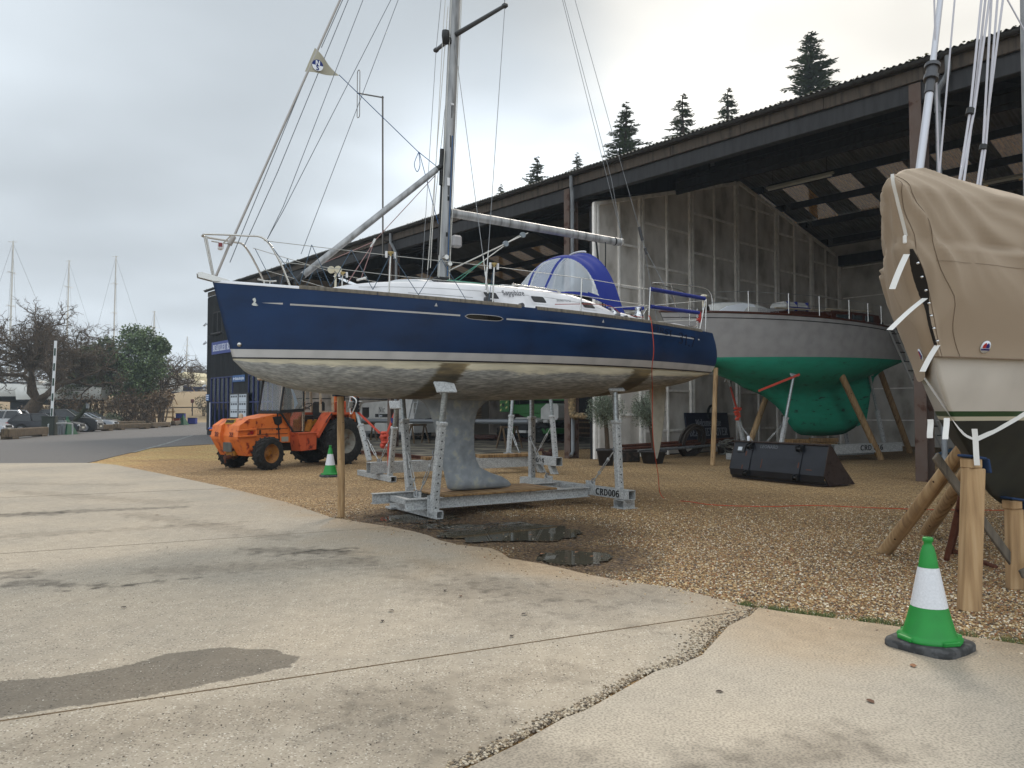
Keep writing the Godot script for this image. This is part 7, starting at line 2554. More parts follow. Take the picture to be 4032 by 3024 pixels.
# ---------------------------------------------------------------- steel cradles
func cradle_post(parent: Node, foot: Vector3, top: Vector3, split: float, pad_dir := Vector3.UP, label_patch := false):
	var galv := mt("galvanised")
	var po := part("post", parent)
	var d := (top - foot).normalized()
	var mid := foot + d * (foot.distance_to(top) * split)
	var bs := basis_to(d, Vector3(0, 0, 1))
	var st := S()
	box(st, (foot + mid) * 0.5, Vector3(foot.distance_to(mid), 0.115, 0.115), bs, 0.012)
	put("box_section", st, galv, po)
	st = S()
	tube(st, [mid, top - d * 0.05], 0.047, 14)
	put("tube", st, mt("bright_steel", Color(0.66, 0.68, 0.68), 0.35, 0.6, "steel", 2.0), po)
	st = S()
	box(st, mid, Vector3(0.06, 0.14, 0.14), bs, 0.01)
	put("collar", st, galv, po)
	st = S()
	var n := int(foot.distance_to(mid) / 0.13)
	for i in n:
		var c := foot + d * (0.12 + 0.13 * i)
		for ax in [bs.y, -bs.y, bs.z]:
			tube(st, [c + ax * 0.05, c + ax * 0.0595], 0.013, 8)
	put("bolt_hole", st, mt("hole_dark", Color(0.08, 0.08, 0.085), 0.9), po)
	st = S()
	var pb := basis_to(Vector3.RIGHT, pad_dir)
	box(st, top, Vector3(0.34, 0.035, 0.2), pb, 0.008)
	for e in [-0.05, 0.05]: box(st, top - pad_dir * 0.06 + pb.x * e, Vector3(0.016, 0.1, 0.12), pb)
	put("pad_plate", st, galv, po)
	if label_patch:
		st = S()
		box(st, foot.lerp(mid, 0.93) - bs.y * 0.059, Vector3(0.13, 0.004, 0.07), bs)
		box(st, foot.lerp(mid, 0.93) + bs.z * 0.059, Vector3(0.13, 0.07, 0.004), bs)
		put("sticker", st, mt("sign_white"), po)
		st = S()
		box(st, foot.lerp(mid, 0.92) - bs.y * 0.062, Vector3(0.05, 0.004, 0.035), bs)
		put("sticker_mark", st, mt("red_brown_print", Color(0.2, 0.05, 0.06), 0.6), po)

func turnbuckle(parent: Node, a: Vector3, b: Vector3):
	var tb := part("turnbuckle", parent)
	var d := (b - a).normalized()
	var side := d.cross(Vector3(0, 0, 1)).normalized() * 0.022
	var st := S()
	tube(st, [a, a.lerp(b, 0.3)], 0.011, 6)
	tube(st, [a.lerp(b, 0.72), b], 0.011, 6)
	for s in [1.0, -1.0]: tube(st, [a.lerp(b, 0.3) + side * s, a.lerp(b, 0.72) + side * s], 0.009, 6)
	for f in [0.3, 0.72]: box(st, a.lerp(b, f), Vector3(0.05, 0.06, 0.03), basis_to(d), 0.006)
	put("body", st, mt("galvanised"), tb)
	st = S()
	for q in [a, b]:
		var ring := []
		for k in 13: ring.append(q + Vector3(cos(TAU * k / 12) * 0.035, sin(TAU * k / 12) * 0.045, 0.01 * sin(k)))
		tube(st, ring, 0.010, 6)
	put("shackle", st, mt("shackle_grey", Color(0.45, 0.46, 0.47), 0.5, 0.5), tb)

func ibeam(st: SurfaceTool, a: Vector3, b: Vector3, w: float, h: float):
	var up := Vector3(0, h * 0.5 - 0.008, 0)
	bar(st, a + up, b + up, w, 0.014)
	bar(st, a - up, b - up, w, 0.014)
	bar(st, a, b, 0.014, h - 0.03)

func hollow(st: SurfaceTool, a: Vector3, b: Vector3, w: float, h: float):
	# square tube open at both ends
	var up := Vector3(0, h * 0.5 - 0.006, 0)
	var sd := (b - a).normalized().cross(Vector3.UP) * (w * 0.5 - 0.006)
	bar(st, a + up, b + up, w, 0.012)
	bar(st, a - up, b - up, w, 0.012)
	bar(st, a + sd, b + sd, 0.012, h - 0.024)
	bar(st, a - sd, b - sd, 0.012, h - 0.024)

func cradles():
	var galv := mt("galvanised")
	var print_m := mt("black_print")
	var ry := atan2(0.5446, 0.8387)
	var u := Vector3(0.8387, 0, -0.5446)
	var nz := Vector3(0.5446, 0, 0.8387)
	var bow := Vector3(-4.154, 0, -10.604)
	# under the blue yacht
	var t := thing("boat_cradle", "galvanised cradle lettered CRD006 under the blue yacht", "boat cradle", bow, ry, "galvanised boat cradles")
	for q in [[2.75, 6.3, 0.40, 0.215], [2.62, 6.3, -0.56, 0.225]]:
		var st := S()
		ibeam(st, Vector3(q[0], q[3], q[2]), Vector3(q[1], q[3], q[2]), 0.12, 0.17)
		put("long_beam", st, galv, t)
	var st := S()
	hollow(st, Vector3(3.18, 0.065, 0.72), Vector3(3.18, 0.065, -1.0), 0.12, 0.12)
	box(st, Vector3(3.18, 0.02, -0.85), Vector3(0.3, 0.03, 0.25))
	put("front_cross_beam", st, galv, t)
	st = S()
	for s in [2.95, 5.95]:
		box(st, Vector3(s, 0.22, -0.08), Vector3(0.09, 0.09, 0.86))
	put("tie_bar", st, galv, t)
	st = S()
	hollow(st, Vector3(6.42, 0.235, 1.42), Vector3(6.42, 0.235, -1.85), 0.16, 0.16)
	put("rear_cross_beam", st, galv, t)
	st = S()
	for z in [1.2, -1.6]:
		hollow(st, Vector3(6.32, 0.075, z), Vector3(6.56, 0.075, z), 0.26, 0.14)
		box(st, Vector3(6.44, 0.006, z), Vector3(0.3, 0.012, 0.34))
	put("foot", st, galv, t)
	# plates where the front posts are bolted
	st = S()
	box(st, Vector3(3.15, 0.19, 0.52), Vector3(0.16, 0.32, 0.012))
	box(st, Vector3(3.22, 0.19, 0.56), Vector3(0.012, 0.32, 0.1))
	box(st, Vector3(3.35, 0.22, -0.66), Vector3(0.16, 0.3, 0.012))
	for q in [[6.34, 0.36, 0.42], [6.34, 0.36, -0.85], [3.18, 0.30, -0.05]]: box(st, Vector3(q[0], q[1], q[2]), Vector3(0.012, 0.1, 0.26))
	put("gusset_plate", st, galv, t)
	cradle_post(t, Vector3(3.15, 0.06, 0.56), Vector3(3.15, 2.0, 0.94), 0.72, Vector3(0, 0.6, 0.8).normalized(), true)
	cradle_post(t, Vector3(3.35, 0.28, -0.70), Vector3(3.35, 1.98, -1.02), 0.70, Vector3(0, 0.6, -0.8).normalized(), true)
	cradle_post(t, Vector3(6.40, 0.31, 1.13), Vector3(6.40, 2.05, 1.02), 0.66, Vector3(0, 0.75, 0.66).normalized())
	cradle_post(t, Vector3(6.48, 0.31, -1.62), Vector3(6.48, 2.02, -1.62), 0.70, Vector3(0, 0.6, -0.8).normalized())
	turnbuckle(t, Vector3(3.35, 1.0, -0.82), Vector3(3.2, 0.32, -0.12))
	turnbuckle(t, Vector3(3.12, 1.0, 0.66), Vector3(3.2, 0.32, -0.02))
	turnbuckle(t, Vector3(6.36, 0.98, 1.06), Vector3(6.36, 0.40, 0.48))
	turnbuckle(t, Vector3(6.40, 1.1, -1.55), Vector3(6.36, 0.40, -0.92))
	lettering("stencil", "CRD006", 0.115, print_m, t, Transform3D(Basis(Vector3(0, 0, 1), Vector3.UP, Vector3(-1, 0, 0)), Vector3(6.335, 0.235, 0.88)), "Droid Sans", true, 0.62)
	# oak packing under the keel
	var oakm := mt("oak_pack", Color(0.66, 0.60, 0.50), 0.85, 0, "wood", 0.7)
	for q in [["long plank under the blue yacht's keel, laid across the cradle", 4.25, 0.317, -0.05, 1.75, 0.5], ["short plank on the cradle behind the keel bulb", 5.35, 0.316, -0.03, 0.45, 0.62]]:
		var p := thing("packing_plank", q[0], "plank", bow + u * q[1] + nz * q[3] + Vector3(0, q[2] - 0.002, 0), ry)
		st = S()
		box(st, Vector3.ZERO, Vector3(q[4], 0.032, 1.1 if q[1] < 5 else 1.0), Basis.IDENTITY, 0.006)
		put("plank", st, oakm, p)
	# empty cradle behind
	var o2 := Vector3(-3.3, 0, -18.75)
	var ry2 := ry - 0.05
	t = thing("boat_cradle", "empty galvanised cradle with a red strap behind the blue yacht", "boat cradle", o2, ry2, "galvanised boat cradles")
	st = S()
	hollow(st, Vector3(0, 0.07, 1.15), Vector3(0, 0.07, -1.2), 0.14, 0.13)
	put("front_cross_beam", st, galv, t)
	st = S()
	hollow(st, Vector3(-0.32, 0.29, 0.35), Vector3(4.35, 0.29, 0.05), 0.25, 0.27)
	put("long_beam", st, galv, t)
	st = S()
	hollow(st, Vector3(4.5, 0.33, 1.25), Vector3(4.5, 0.33, -1.5), 0.2, 0.22)
	put("rear_cross_beam", st, galv, t)
	st = S()
	for z in [0.95, 0.3]: extr(st, poly([0, 0.22, 0.14, 0.22, 0.0, 0, -0.16, 0]), Transform3D(Basis(Vector3.UP, PI * 0.5), Vector3(4.5, 0, z)), -0.08, 0.08)
	put("foot", st, galv, t)
	cradle_post(t, Vector3(0.02, 0.12, 0.86), Vector3(0.0, 1.78, 1.3), 0.68, Vector3(-0.3, 0.4, 0.85).normalized())
	cradle_post(t, Vector3(-0.1, 0.42, -0.2), Vector3(-0.3, 1.80, -0.72), 0.62, Vector3(-0.3, 0.5, -0.8).normalized())
	cradle_post(t, Vector3(4.55, 0.44, 1.0), Vector3(4.48, 2.15, 0.85), 0.62, Vector3(0, 0.7, 0.7).normalized())
	cradle_post(t, Vector3(4.4, 0.44, -1.2), Vector3(4.6, 2.15, -1.3), 0.62, Vector3(0, 0.7, -0.7).normalized())
	turnbuckle(t, Vector3(-0.02, 1.0, 0.95), Vector3(-0.05, 0.45, 0.4))
	turnbuckle(t, Vector3(-0.12, 0.95, -0.3), Vector3(-0.05, 0.45, 0.3))
	turnbuckle(t, Vector3(4.48, 1.25, 0.92), Vector3(4.4, 0.48, 0.3))
	turnbuckle(t, Vector3(4.42, 1.2, -1.2), Vector3(4.4, 0.48, -0.6))
	lettering("stencil", "CRD014", 0.13, print_m, t, Transform3D(Basis(Vector3(0, 0, 1), Vector3.UP, Vector3(-1, 0, 0)), Vector3(4.395, 0.33, 0.25)), "Droid Sans", true, 0.85)
	var u2 := Vector3(cos(ry2), 0, -sin(ry2))
	var n2 := Vector3(sin(ry2), 0, cos(ry2))
	for q in [[1.6, 0.2, "nearer oak block lying on the empty cradle's beam"], [3.5, 0.1, "oak plank at the far end of the empty cradle's beam"]]:
		var p := thing("packing_plank", q[2], "plank", o2 + u2 * q[0] + n2 * q[1] + Vector3(0, 0.465, 0), ry2)
		st = S()
		box(st, Vector3.ZERO, Vector3(0.9 if q[0] < 2 else 1.6, 0.08, 0.34), Basis.IDENTITY, 0.008)
		put("plank", st, oakm, p)
	# red ratchet strap on the empty cradle
	var s2 := thing("lifting_strap", "bundled red webbing strap hanging between the empty cradle's front posts", "strap", o2, ry2)
	st = S()
	var red := mt("red_webbing", Color(0.74, 0.27, 0.19), 0.85, 0, "cloth", 2.0)
	bar(st, Vector3(-0.3, 1.66, -0.66), Vector3(-0.05, 1.12, 0.35), 0.006, 0.06)
	bar(st, Vector3(0.06, 1.72, 1.16), Vector3(0.0, 1.12, 0.72), 0.006, 0.08)
	bar(st, Vector3(0.03, 1.1, 0.68), Vector3(0.05, 0.1, 0.72), 0.006, 0.06)
	put("webbing", st, red, s2)
	st = S()
	for i in 7:
		var c := Vector3(0.0, 1.12 - 0.055 * i, 0.50 + 0.03 * sin(i * 2.0))
		box(st, c, Vector3(0.13 + 0.02 * sin(i * 1.3), 0.075, 0.24 - 0.02 * absf(i - 2.0)), Basis(Vector3(0.3, 0.2, 1).normalized(), 0.5 * sin(i * 1.7)), 0.03)
	put("bundle", st, red, s2)
	st = S()
	box(st, Vector3(0.03, 1.42, 0.95), Vector3(0.03, 0.12, 0.09), Basis.IDENTITY, 0.01)
	put("blue_band", st, mt("bin_blue", Color(0.08, 0.12, 0.4), 0.8), s2)
	# outboard-style white and black winch head on the far post
	s2 = thing("roller_head", "black rollers with a white hoop on the empty cradle's far post", "roller", o2 + u2 * -0.3 + n2 * -0.72 + Vector3(0, 1.62, 0), ry2)
	st = S()
	for i in 4: tube(st, [Vector3(-0.02, 0.05 + 0.09 * i, -0.12), Vector3(-0.02, 0.04 + 0.09 * i, 0.26)], 0.05, 10)
	put("rollers", st, mt("black_rubber"), s2)
	st = S()
	tube(st, path([Vector3(-0.08, 0.38, -0.15), Vector3(-0.08, 0.36, 0.1), Vector3(-0.08, 0.25, 0.34), Vector3(-0.08, 0.02, 0.1), Vector3(-0.08, -0.03, -0.12), Vector3(-0.08, 0.38, -0.15)], 5), 0.014, 6)
	put("hoop", st, mt("white_paint"), s2)

func wood_prop(label: String, a: Vector3, b: Vector3, r: float, group := "round timber props"):
	var t := thing("timber_prop", label, "prop", a, 0.0, group)
	var st := S()
	var d := b - a
	tube(st, [Vector3.ZERO, d * 0.35 + Vector3(0.004, 0, 0.003), d * 0.7, d], r, 14, r * 0.95)
	put("pole", st, mt("peeled_pole", Color(0.80, 0.76, 0.70), 0.8, 0, "wood", 0.9, "grain", 0.1), t)
	st = S()
	var bs := basis_to(d)
	for k in 9:
		var f := 0.08 + 0.1 * k
		var a2 := k * 2.4
		var n := bs.y * cos(a2) + bs.z * sin(a2)
		var c := d * f + n * r * 0.93
		tube(st, [c, c + n * r * 0.07], r * 0.16, 7)
	put("knot", st, mt("knot_dark", Color(0.25, 0.15, 0.08), 0.9), t)

func cone_shape(called: String, label: String, at: Vector3, yaw: float, h: float) -> Node3D:
	var t := thing(called, label, "traffic cone", at, yaw, "green and white traffic cones")
	var green := mt("cone_green", Color(0.03, 0.52, 0.17), 0.55, 0, "soft", 1.5)
	var st := S()
	var k := h / 0.75
	var oct := PackedVector2Array()
	for i in 4:
		for p in [Vector2(0.232, -0.15), Vector2(0.24, 0.0), Vector2(0.232, 0.15), Vector2(0.215, 0.19), Vector2(0.19, 0.215)]: oct.append(p.rotated(PI * 0.5 * i) * k)
	var rows := []
	for q in [[1.0, 0.0], [1.0, 0.03], [0.97, 0.045], [0.9, 0.052], [0.6, 0.06]]:
		var r := []
		for p in oct: r.append(Vector3(p.x * q[0], q[1] * k, p.y * q[0]))
		rows.append(r)
	skin(st, rows, 1, true, true)
	put("rubber_base", st, mt("cone_rubber", Color(0.30, 0.30, 0.30), 0.85, 0, "patch", 1.6, "grain", 0.2), t)
	st = S()
	lathe(st, [Vector2(0.20, 0.055), Vector2(0.205, 0.075), Vector2(0.175, 0.085), Vector2(0.165, 0.10), Vector2(0.115, 0.285)].map(func(v): return v * k), 32, Transform3D.IDENTITY)
	put("lower_cone", st, green, t)
	st = S()
	lathe(st, [Vector2(0.1175, 0.28), Vector2(0.067, 0.545)].map(func(v): return v * k), 32, Transform3D.IDENTITY)
	put("white_sleeve", st, mt("reflective_white", Color(0.84, 0.84, 0.85), 0.45, 0, "cloth", 1.0), t)
	st = S()
	lathe(st, [Vector2(0.064, 0.54), Vector2(0.048, 0.645), Vector2(0.045, 0.65), Vector2(0.036, 0.685), Vector2(0.026, 0.70), Vector2(0.026, 0.715), Vector2(0.034, 0.725), Vector2(0.034, 0.745), Vector2(0.028, 0.75), Vector2(0.024, 0.735), Vector2(0.0, 0.73)].map(func(v): return v * k), 28, Transform3D.IDENTITY)
	put("top_cone", st, green, t)
	st = S()
	for i in 4:
		var a := PI * 0.5 * i + 0.4
		box(st, Vector3(cos(a) * 0.195, 0.07, sin(a) * 0.195) * k, Vector3(0.03, 0.03, 0.13) * k, Basis(Vector3.UP, -a), 0.006)
	put("clip", st, green, t)
	return t

func props_and_cones():
	wood_prop("upright peeled pole under the blue yacht's bow", Vector3(-2.65, 0, -11.99), Vector3(-2.66, 1.88, -11.93), 0.057)
	var t := thing("carpet_pad", "dark blue pad between the bow pole and the blue hull", "pad", Vector3(-2.66, 1.885, -11.92))
	var st := S()
	box(st, Vector3.ZERO, Vector3(0.22, 0.03, 0.16), Basis(Vector3.UP, 0.5), 0.008)
	put("pad", st, mt("pad_blue", Color(0.06, 0.12, 0.22), 0.9), t)
	cone_shape("traffic_cone", "nearest green and white traffic cone, standing on the smooth concrete", Vector3(2.88, 0.025, -5.36), 0.62, 0.75)
	cone_shape("traffic_cone", "distant green and white traffic cone between the tractor and the bow pole", Vector3(-4.55, 0.0, -19.3), 0.4, 0.78)

# ---------------------------------------------------------------- orange tractor; local x runs from nose to tail, z towards the photographer
func tractor():
	var t := thing("forklift_tractor", "battered orange rough-terrain forklift tractor parked by the black office", "tractor", Vector3(-6.72, 0, -21.49), atan2(0.815, 0.58))
	var og := mt("tractor_orange", Color(0.83, 0.44, 0.17), 0.55, 0, "rust", 0.55)
	var red := mt("tractor_faded", Color(0.74, 0.33, 0.17), 0.6, 0, "rust", 0.5)
	var yel := mt("tractor_yellow", Color(0.60, 0.42, 0.08), 0.65, 0, "rust", 0.9)
	var blk := mt("tractor_black", Color(0.05, 0.05, 0.05), 0.7)
	var cream := mt("cab_cream", Color(0.66, 0.62, 0.54), 0.6, 0, "rust", 0.7)
	var zc := -0.93
	var side := Transform3D.IDENTITY
	var st := S()
	extr(st, poly([-0.28, 1.42, -0.50, 1.42, -0.80, 1.24, -0.86, 0.93, -0.84, 0.86, -0.55, 0.40, -0.28, 0.38]), side, zc - 0.20, zc - 0.62)
	extr(st, poly([-0.28, 1.42, -0.50, 1.42, -0.80, 1.24, -0.86, 0.93, -0.84, 0.86, -0.55, 0.40, -0.28, 0.38]), side, zc + 0.20, zc + 0.62)
	extr(st, poly([-0.28, 1.415, -0.47, 1.415, -0.70, 1.26, -0.76, 0.95, -0.70, 0.62, -0.28, 0.6]), side, zc - 0.2, zc + 0.2)
	put("counterweight", st, og, t)
	st = S()
	for s in [1.0, -1.0]:
		box(st, Vector3(-0.56, 0.95, zc + 0.64 * s), Vector3(0.58, 0.05, 0.1), Basis(Vector3.BACK, 0.05), 0.01)
		box(st, Vector3(-0.58, 1.12, zc + 0.64 * s), Vector3(0.6, 0.04, 0.07), Basis(Vector3.BACK, 0.05), 0.01)
		box(st, Vector3(-0.30, 1.03, zc + 0.64 * s), Vector3(0.04, 0.2, 0.08), Basis.IDENTITY, 0.01)
	put("lamp_ledge", st, og, t)
	for s in [1.0, -1.0]:
		st = S()
		box(st, Vector3(-0.42, 1.035, zc + 0.645 * s), Vector3(0.1, 0.1, 0.03), Basis.IDENTITY, 0.01)
		put("tail_light", st, mt("tail_lens"), t)
	st = S()
	box(st, Vector3(-0.735, 0.64, zc), Vector3(0.05, 0.26, 0.36), Basis.IDENTITY, 0.01)
	for k in 6: box(st, Vector3(-0.765, 0.64, zc - 0.15 + 0.06 * k), Vector3(0.02, 0.25, 0.02))
	put("grille", st, mt("dirty_chrome", Color(0.42, 0.42, 0.40), 0.5, 0.4), t)
	st = S()
	box(st, Vector3(-0.62, 0.46, zc), Vector3(0.12, 0.14, 0.4), Basis.IDENTITY, 0.02)
	put("drawbar_plate", st, yel, t)
	st = S()
	tube(st, [Vector3(-0.6, 0.38, zc + 0.02), Vector3(-0.85, 0.34, zc + 0.02)], 0.06, 10)
	tube(st, [Vector3(-0.82, 0.46, zc + 0.02), Vector3(-0.82, 0.2, zc + 0.02)], 0.025, 8)
	put("tow_hitch", st, mt("rust_pipe"), t)
	st = S()
	var pb := Basis(Vector3.BACK, -0.5)
	box(st, Vector3(-0.655, 1.345, zc + 0.0), Vector3(0.02, 0.16, 0.42), pb, 0.004)
	put("number_plate", st, mt("plate_dirty", Color(0.62, 0.47, 0.08), 0.6), t)
	st = S()
	for k in 6: box(st, Vector3(-0.672, 1.35, zc - 0.16 + 0.064 * k), Vector3(0.012, 0.09, 0.036), pb)
	put("plate_marks", st, blk, t)
	for q in [[-0.34, "22"], [0.34, "22"]]:
		lettering("stencil", q[1], 0.12, mt("tractor_print", Color(0.35, 0.13, 0.05), 0.8), t, Transform3D(Basis(Vector3(0, 0, 1), Vector3.UP, Vector3(-1, 0, 0)), Vector3(-0.868, 0.99, zc + q[0])), "Droid Sans", true)
	st = S()
	lathe(st, [Vector2(0.065, 0), Vector2(0.065, 0.08), Vector2(0.045, 0.13), Vector2(0, 0.15)], 12, Transform3D(Basis.IDENTITY, Vector3(-0.36, 1.43, zc + 0.05)))
	put("beacon", st, cream, t)
	# bonnet and chassis
	st = S()
	extr(st, poly([-0.27, 0.72, -0.27, 1.41, 0.62, 1.56, 1.05, 1.58, 1.05, 0.72]), side, zc - 0.43, zc + 0.43)
	put("bonnet", st, og, t)
	st = S()
	for y in [0.98, 1.13]: box(st, Vector3(0.35, y + 0.05 * 0, zc + 0.433), Vector3(1.2, 0.016, 0.012))
	box(st, Vector3(0.0, 1.04, zc + 0.436), Vector3(0.05, 0.13, 0.02))
	box(st, Vector3(0.62, 1.12, zc + 0.436), Vector3(0.14, 0.06, 0.02))
	bar(st, Vector3(0.58, 1.58, zc + 0.44), Vector3(0.66, 0.78, zc + 0.44), 0.02, 0.03)
	put("bonnet_seam", st, blk, t)
	st = S()
	extr(st, poly([0.42, 1.47, 0.72, 1.49, 0.74, 1.30, 0.62, 1.22, 0.5, 1.26, 0.46, 1.36]), side, zc + 0.432, zc + 0.455)
	put("rubber_flap", st, blk, t)
	st = S()
	box(st, Vector3(0.86, 0.82, zc + 0.434), Vector3(0.24, 0.14, 0.01))
	put("maker_plate", st, mt("plate_grey", Color(0.55, 0.55, 0.5), 0.6), t)
	st = S()
	box(st, Vector3(1.3, 0.62, zc), Vector3(3.1, 0.3, 0.5), Basis.IDENTITY, 0.03)
	box(st, Vector3(0.0, 0.45, zc), Vector3(0.24, 0.22, 1.5), Basis.IDENTITY, 0.04)
	box(st, Vector3(2.77, 0.71, zc), Vector3(0.35, 0.35, 1.3), Basis.IDENTITY, 0.05)
	put("chassis", st, blk, t)
	st = S()
	extr(st, poly([1.03, 1.0, 1.15, 0.47, 1.72, 0.50, 1.74, 0.97]), side, -0.55, -0.14)
	put("side_tank", st, red, t)
	st = S()
	box(st, Vector3(1.36, 0.735, -0.13), Vector3(0.03, 0.46, 0.02))
	box(st, Vector3(1.4, 0.99, -0.34), Vector3(0.75, 0.04, 0.46), Basis.IDENTITY, 0.008)
	put("step_plate", st, red, t)
	# mudguards
	for s in [0.0, 1.0]:
		var z0 := -0.48 if s == 0.0 else 2 * zc + 0.06
		st = S()
		extr(st, poly([1.70, 0.92, 2.22, 1.60, 3.3, 1.60, 3.3, 1.53, 2.26, 1.53, 1.76, 0.84]), side, z0, z0 + 0.42)
		extr(st, poly([1.75, 0.9, 2.25, 1.57, 3.3, 1.57, 3.3, 1.2, 2.3, 1.2, 1.9, 0.9]), side, z0 - 0.01, z0 + 0.015)
		put("mudguard", st, red, t)
	st = S()
	tube(st, path([Vector3(2.0, 1.28, -0.04), Vector3(2.02, 1.36, -0.02), Vector3(2.2, 1.56, -0.02), Vector3(2.22, 1.5, -0.05)], 4), 0.014, 6)
	put("grab_handle", st, blk, t)
	# cab
	var z1 := zc + 0.50
	var z2 := zc - 0.50
	for q in [[0.62, 1.56, 0.78, 2.55, 0.05, blk], [1.45, 1.0, 1.50, 2.55, 0.075, cream], [2.62, 1.55, 2.55, 2.55, 0.07, cream]]:
		for z in [z1, z2]:
			st = S()
			bar(st, Vector3(q[0], q[1], z), Vector3(q[2], q[3], z), q[4], q[4], 0.01)
			put("cab_post", st, q[5], t)
	st = S()
	box(st, Vector3(1.65, 2.6, zc), Vector3(2.1, 0.1, 1.15), Basis.IDENTITY, 0.03)
	put("cab_roof", st, cream, t)
	st = S()
	bar(st, Vector3(0.62, 1.62, z1 + 0.02), Vector3(1.46, 1.67, z1 + 0.02), 0.04, 0.09)
	bar(st, Vector3(0.64, 1.6, z1 + 0.02), Vector3(1.10, 1.01, z1 + 0.02), 0.035, 0.05)
	bar(st, Vector3(1.10, 1.02, z1 + 0.02), Vector3(1.47, 1.02, z1 + 0.02), 0.035, 0.045)
	bar(st, Vector3(1.46, 1.02, z1 + 0.02), Vector3(1.46, 2.55, z1 + 0.02), 0.035, 0.045)
	bar(st, Vector3(0.62, 1.60, z2), Vector3(0.62, 1.60, z1), 0.05, 0.08)
	put("door_frame", st, blk, t)
	st = S()
	extr(st, poly([0.72, 1.58, 1.44, 1.62, 1.44, 1.04, 1.12, 1.04]), side, z1 + 0.01, z1 + 0.016)
	put("lower_window", st, glass("dirty_glass", Color(0.45, 0.28, 0.2), 0.35, 0.15), t)
	for q in [[poly([0.68, 1.68, 0.80, 2.5, 1.46, 2.5, 1.44, 1.70]), z1 + 0.01, 0.0], [poly([0.68, 1.68, 0.80, 2.5, 1.46, 2.5, 1.44, 1.70]), z2, 0.0], [poly([1.52, 1.66, 1.52, 2.5, 2.5, 2.5, 2.56, 1.66]), z2, 0.0]]:
		st = S()
		extr(st, q[0], side, q[1], q[1] + 0.006)
		put("window", st, glass("cab_glass", Color(0.6, 0.62, 0.62), 0.14, 0.05), t)
	st = S()
	quad(st, Vector3(0.64, 1.66, z1), Vector3(0.64, 1.66, z2), Vector3(0.78, 2.5, z2), Vector3(0.78, 2.5, z1))
	put("windscreen", st, mats["cab_glass"], t)
	st = S()
	bar(st, Vector3(2.12, 1.6, z1), Vector3(2.10, 2.5, z1), 0.05, 0.06)
	bar(st, Vector3(2.12, 1.62, z1), Vector3(2.6, 1.6, z1), 0.05, 0.06)
	bar(st, Vector3(1.95, 1.62, z2), Vector3(1.85, 2.5, z2), 0.05, 0.06)
	put("rear_frame", st, cream, t)
	st = S()
	extr(st, poly([0.9, 2.52, 1.0, 2.45, 1.18, 2.12, 1.28, 1.86, 1.16, 1.70, 1.14, 1.95, 1.02, 2.3]), side, z1 - 0.03, z1 - 0.02)
	put("torn_sheet", st, mt("pale_sheet", Color(0.62, 0.68, 0.74), 0.5), t)
	st = S()
	box(st, Vector3(2.25, 1.4, zc), Vector3(0.5, 0.16, 0.55), Basis.IDENTITY, 0.05)
	box(st, Vector3(2.48, 1.68, zc), Vector3(0.14, 0.5, 0.5), Basis.IDENTITY, 0.05)
	for k in 3: tube(st, [Vector3(1.5, 1.36 + 0.06 * k, z1 - 0.1), Vector3(2.0, 1.37 + 0.06 * k, z1 - 0.2)], 0.035, 8)
	put("seat", st, blk, t)
	st = S()
	box(st, Vector3(1.95, 1.15, zc), Vector3(0.5, 0.5, 0.6), Basis.IDENTITY, 0.04)
	box(st, Vector3(1.55, 1.2, zc + 0.25), Vector3(0.1, 0.55, 0.1), Basis.IDENTITY, 0.02)
	extr(st, poly([1.6, 1.05, 1.72, 1.38, 1.9, 1.38, 1.8, 1.02]), side, z1 - 0.12, z1 - 0.1)
	put("pedestal", st, yel, t)
	st = S()
	var ring := []
	for k in 25: ring.append(Vector3(1.88, 1.78, zc + 0.1) + Basis(Vector3.BACK, 0.5) * Vector3(cos(TAU * k / 24) * 0.2, 0, sin(TAU * k / 24) * 0.2))
	tube(st, ring, 0.015, 6)
	tube(st, [Vector3(1.88, 1.78, zc + 0.1), Vector3(1.78, 1.45, zc + 0.1)], 0.02, 6)
	bar(st, Vector3(1.70, 1.80, zc + 0.1), Vector3(2.05, 1.70, zc + 0.1), 0.02, 0.02)
	put("steering_wheel", st, blk, t)
	# lifting mast
	st = S()
	for z in [zc + 0.42, zc - 0.42]:
		box(st, Vector3(3.6, 1.7, z), Vector3(0.26, 2.7, 0.12), Basis.IDENTITY, 0.015)
	for y in [0.6, 1.5, 2.9]: box(st, Vector3(3.6, y, zc), Vector3(0.12, 0.14, 0.8))
	put("lifting_mast", st, og, t)
	st = S()
	box(st, Vector3(3.62, 1.7, zc + 0.485), Vector3(0.08, 2.5, 0.012))
	tube(st, [Vector3(3.48, 0.6, zc), Vector3(3.48, 2.8, zc)], 0.06, 10)
	put("mast_slot", st, blk, t)
	st = S()
	box(st, Vector3(3.0, 1.75, zc + 0.4), Vector3(0.3, 0.4, 0.25), Basis.IDENTITY, 0.03)
	put("rear_box", st, red, t)
	# wheels
	var rim := mt("rim_yellow", Color(0.55, 0.36, 0.06), 0.7, 0, "rust", 1.3)
	var rim2 := mt("rim_grey", Color(0.46, 0.46, 0.43), 0.7, 0, "rust", 0.9)
	wheel(t, Vector3(0.03, 0.45, -0.16), Vector3(0.08, 0, 1), 0.45, 0.34, rim, 17, 0.26)
	wheel(t, Vector3(0.0, 0.45, 2 * zc + 0.16), Vector3(0, 0, -1), 0.45, 0.34, rim, 17, 0.26)
	wheel(t, Vector3(2.77, 0.71, -0.18), Vector3(0, 0, 1), 0.71, 0.46, rim2, 18, 0.37)
	wheel(t, Vector3(2.77, 0.71, 2 * zc + 0.18), Vector3(0, 0, -1), 0.71, 0.46, rim2, 18, 0.37)

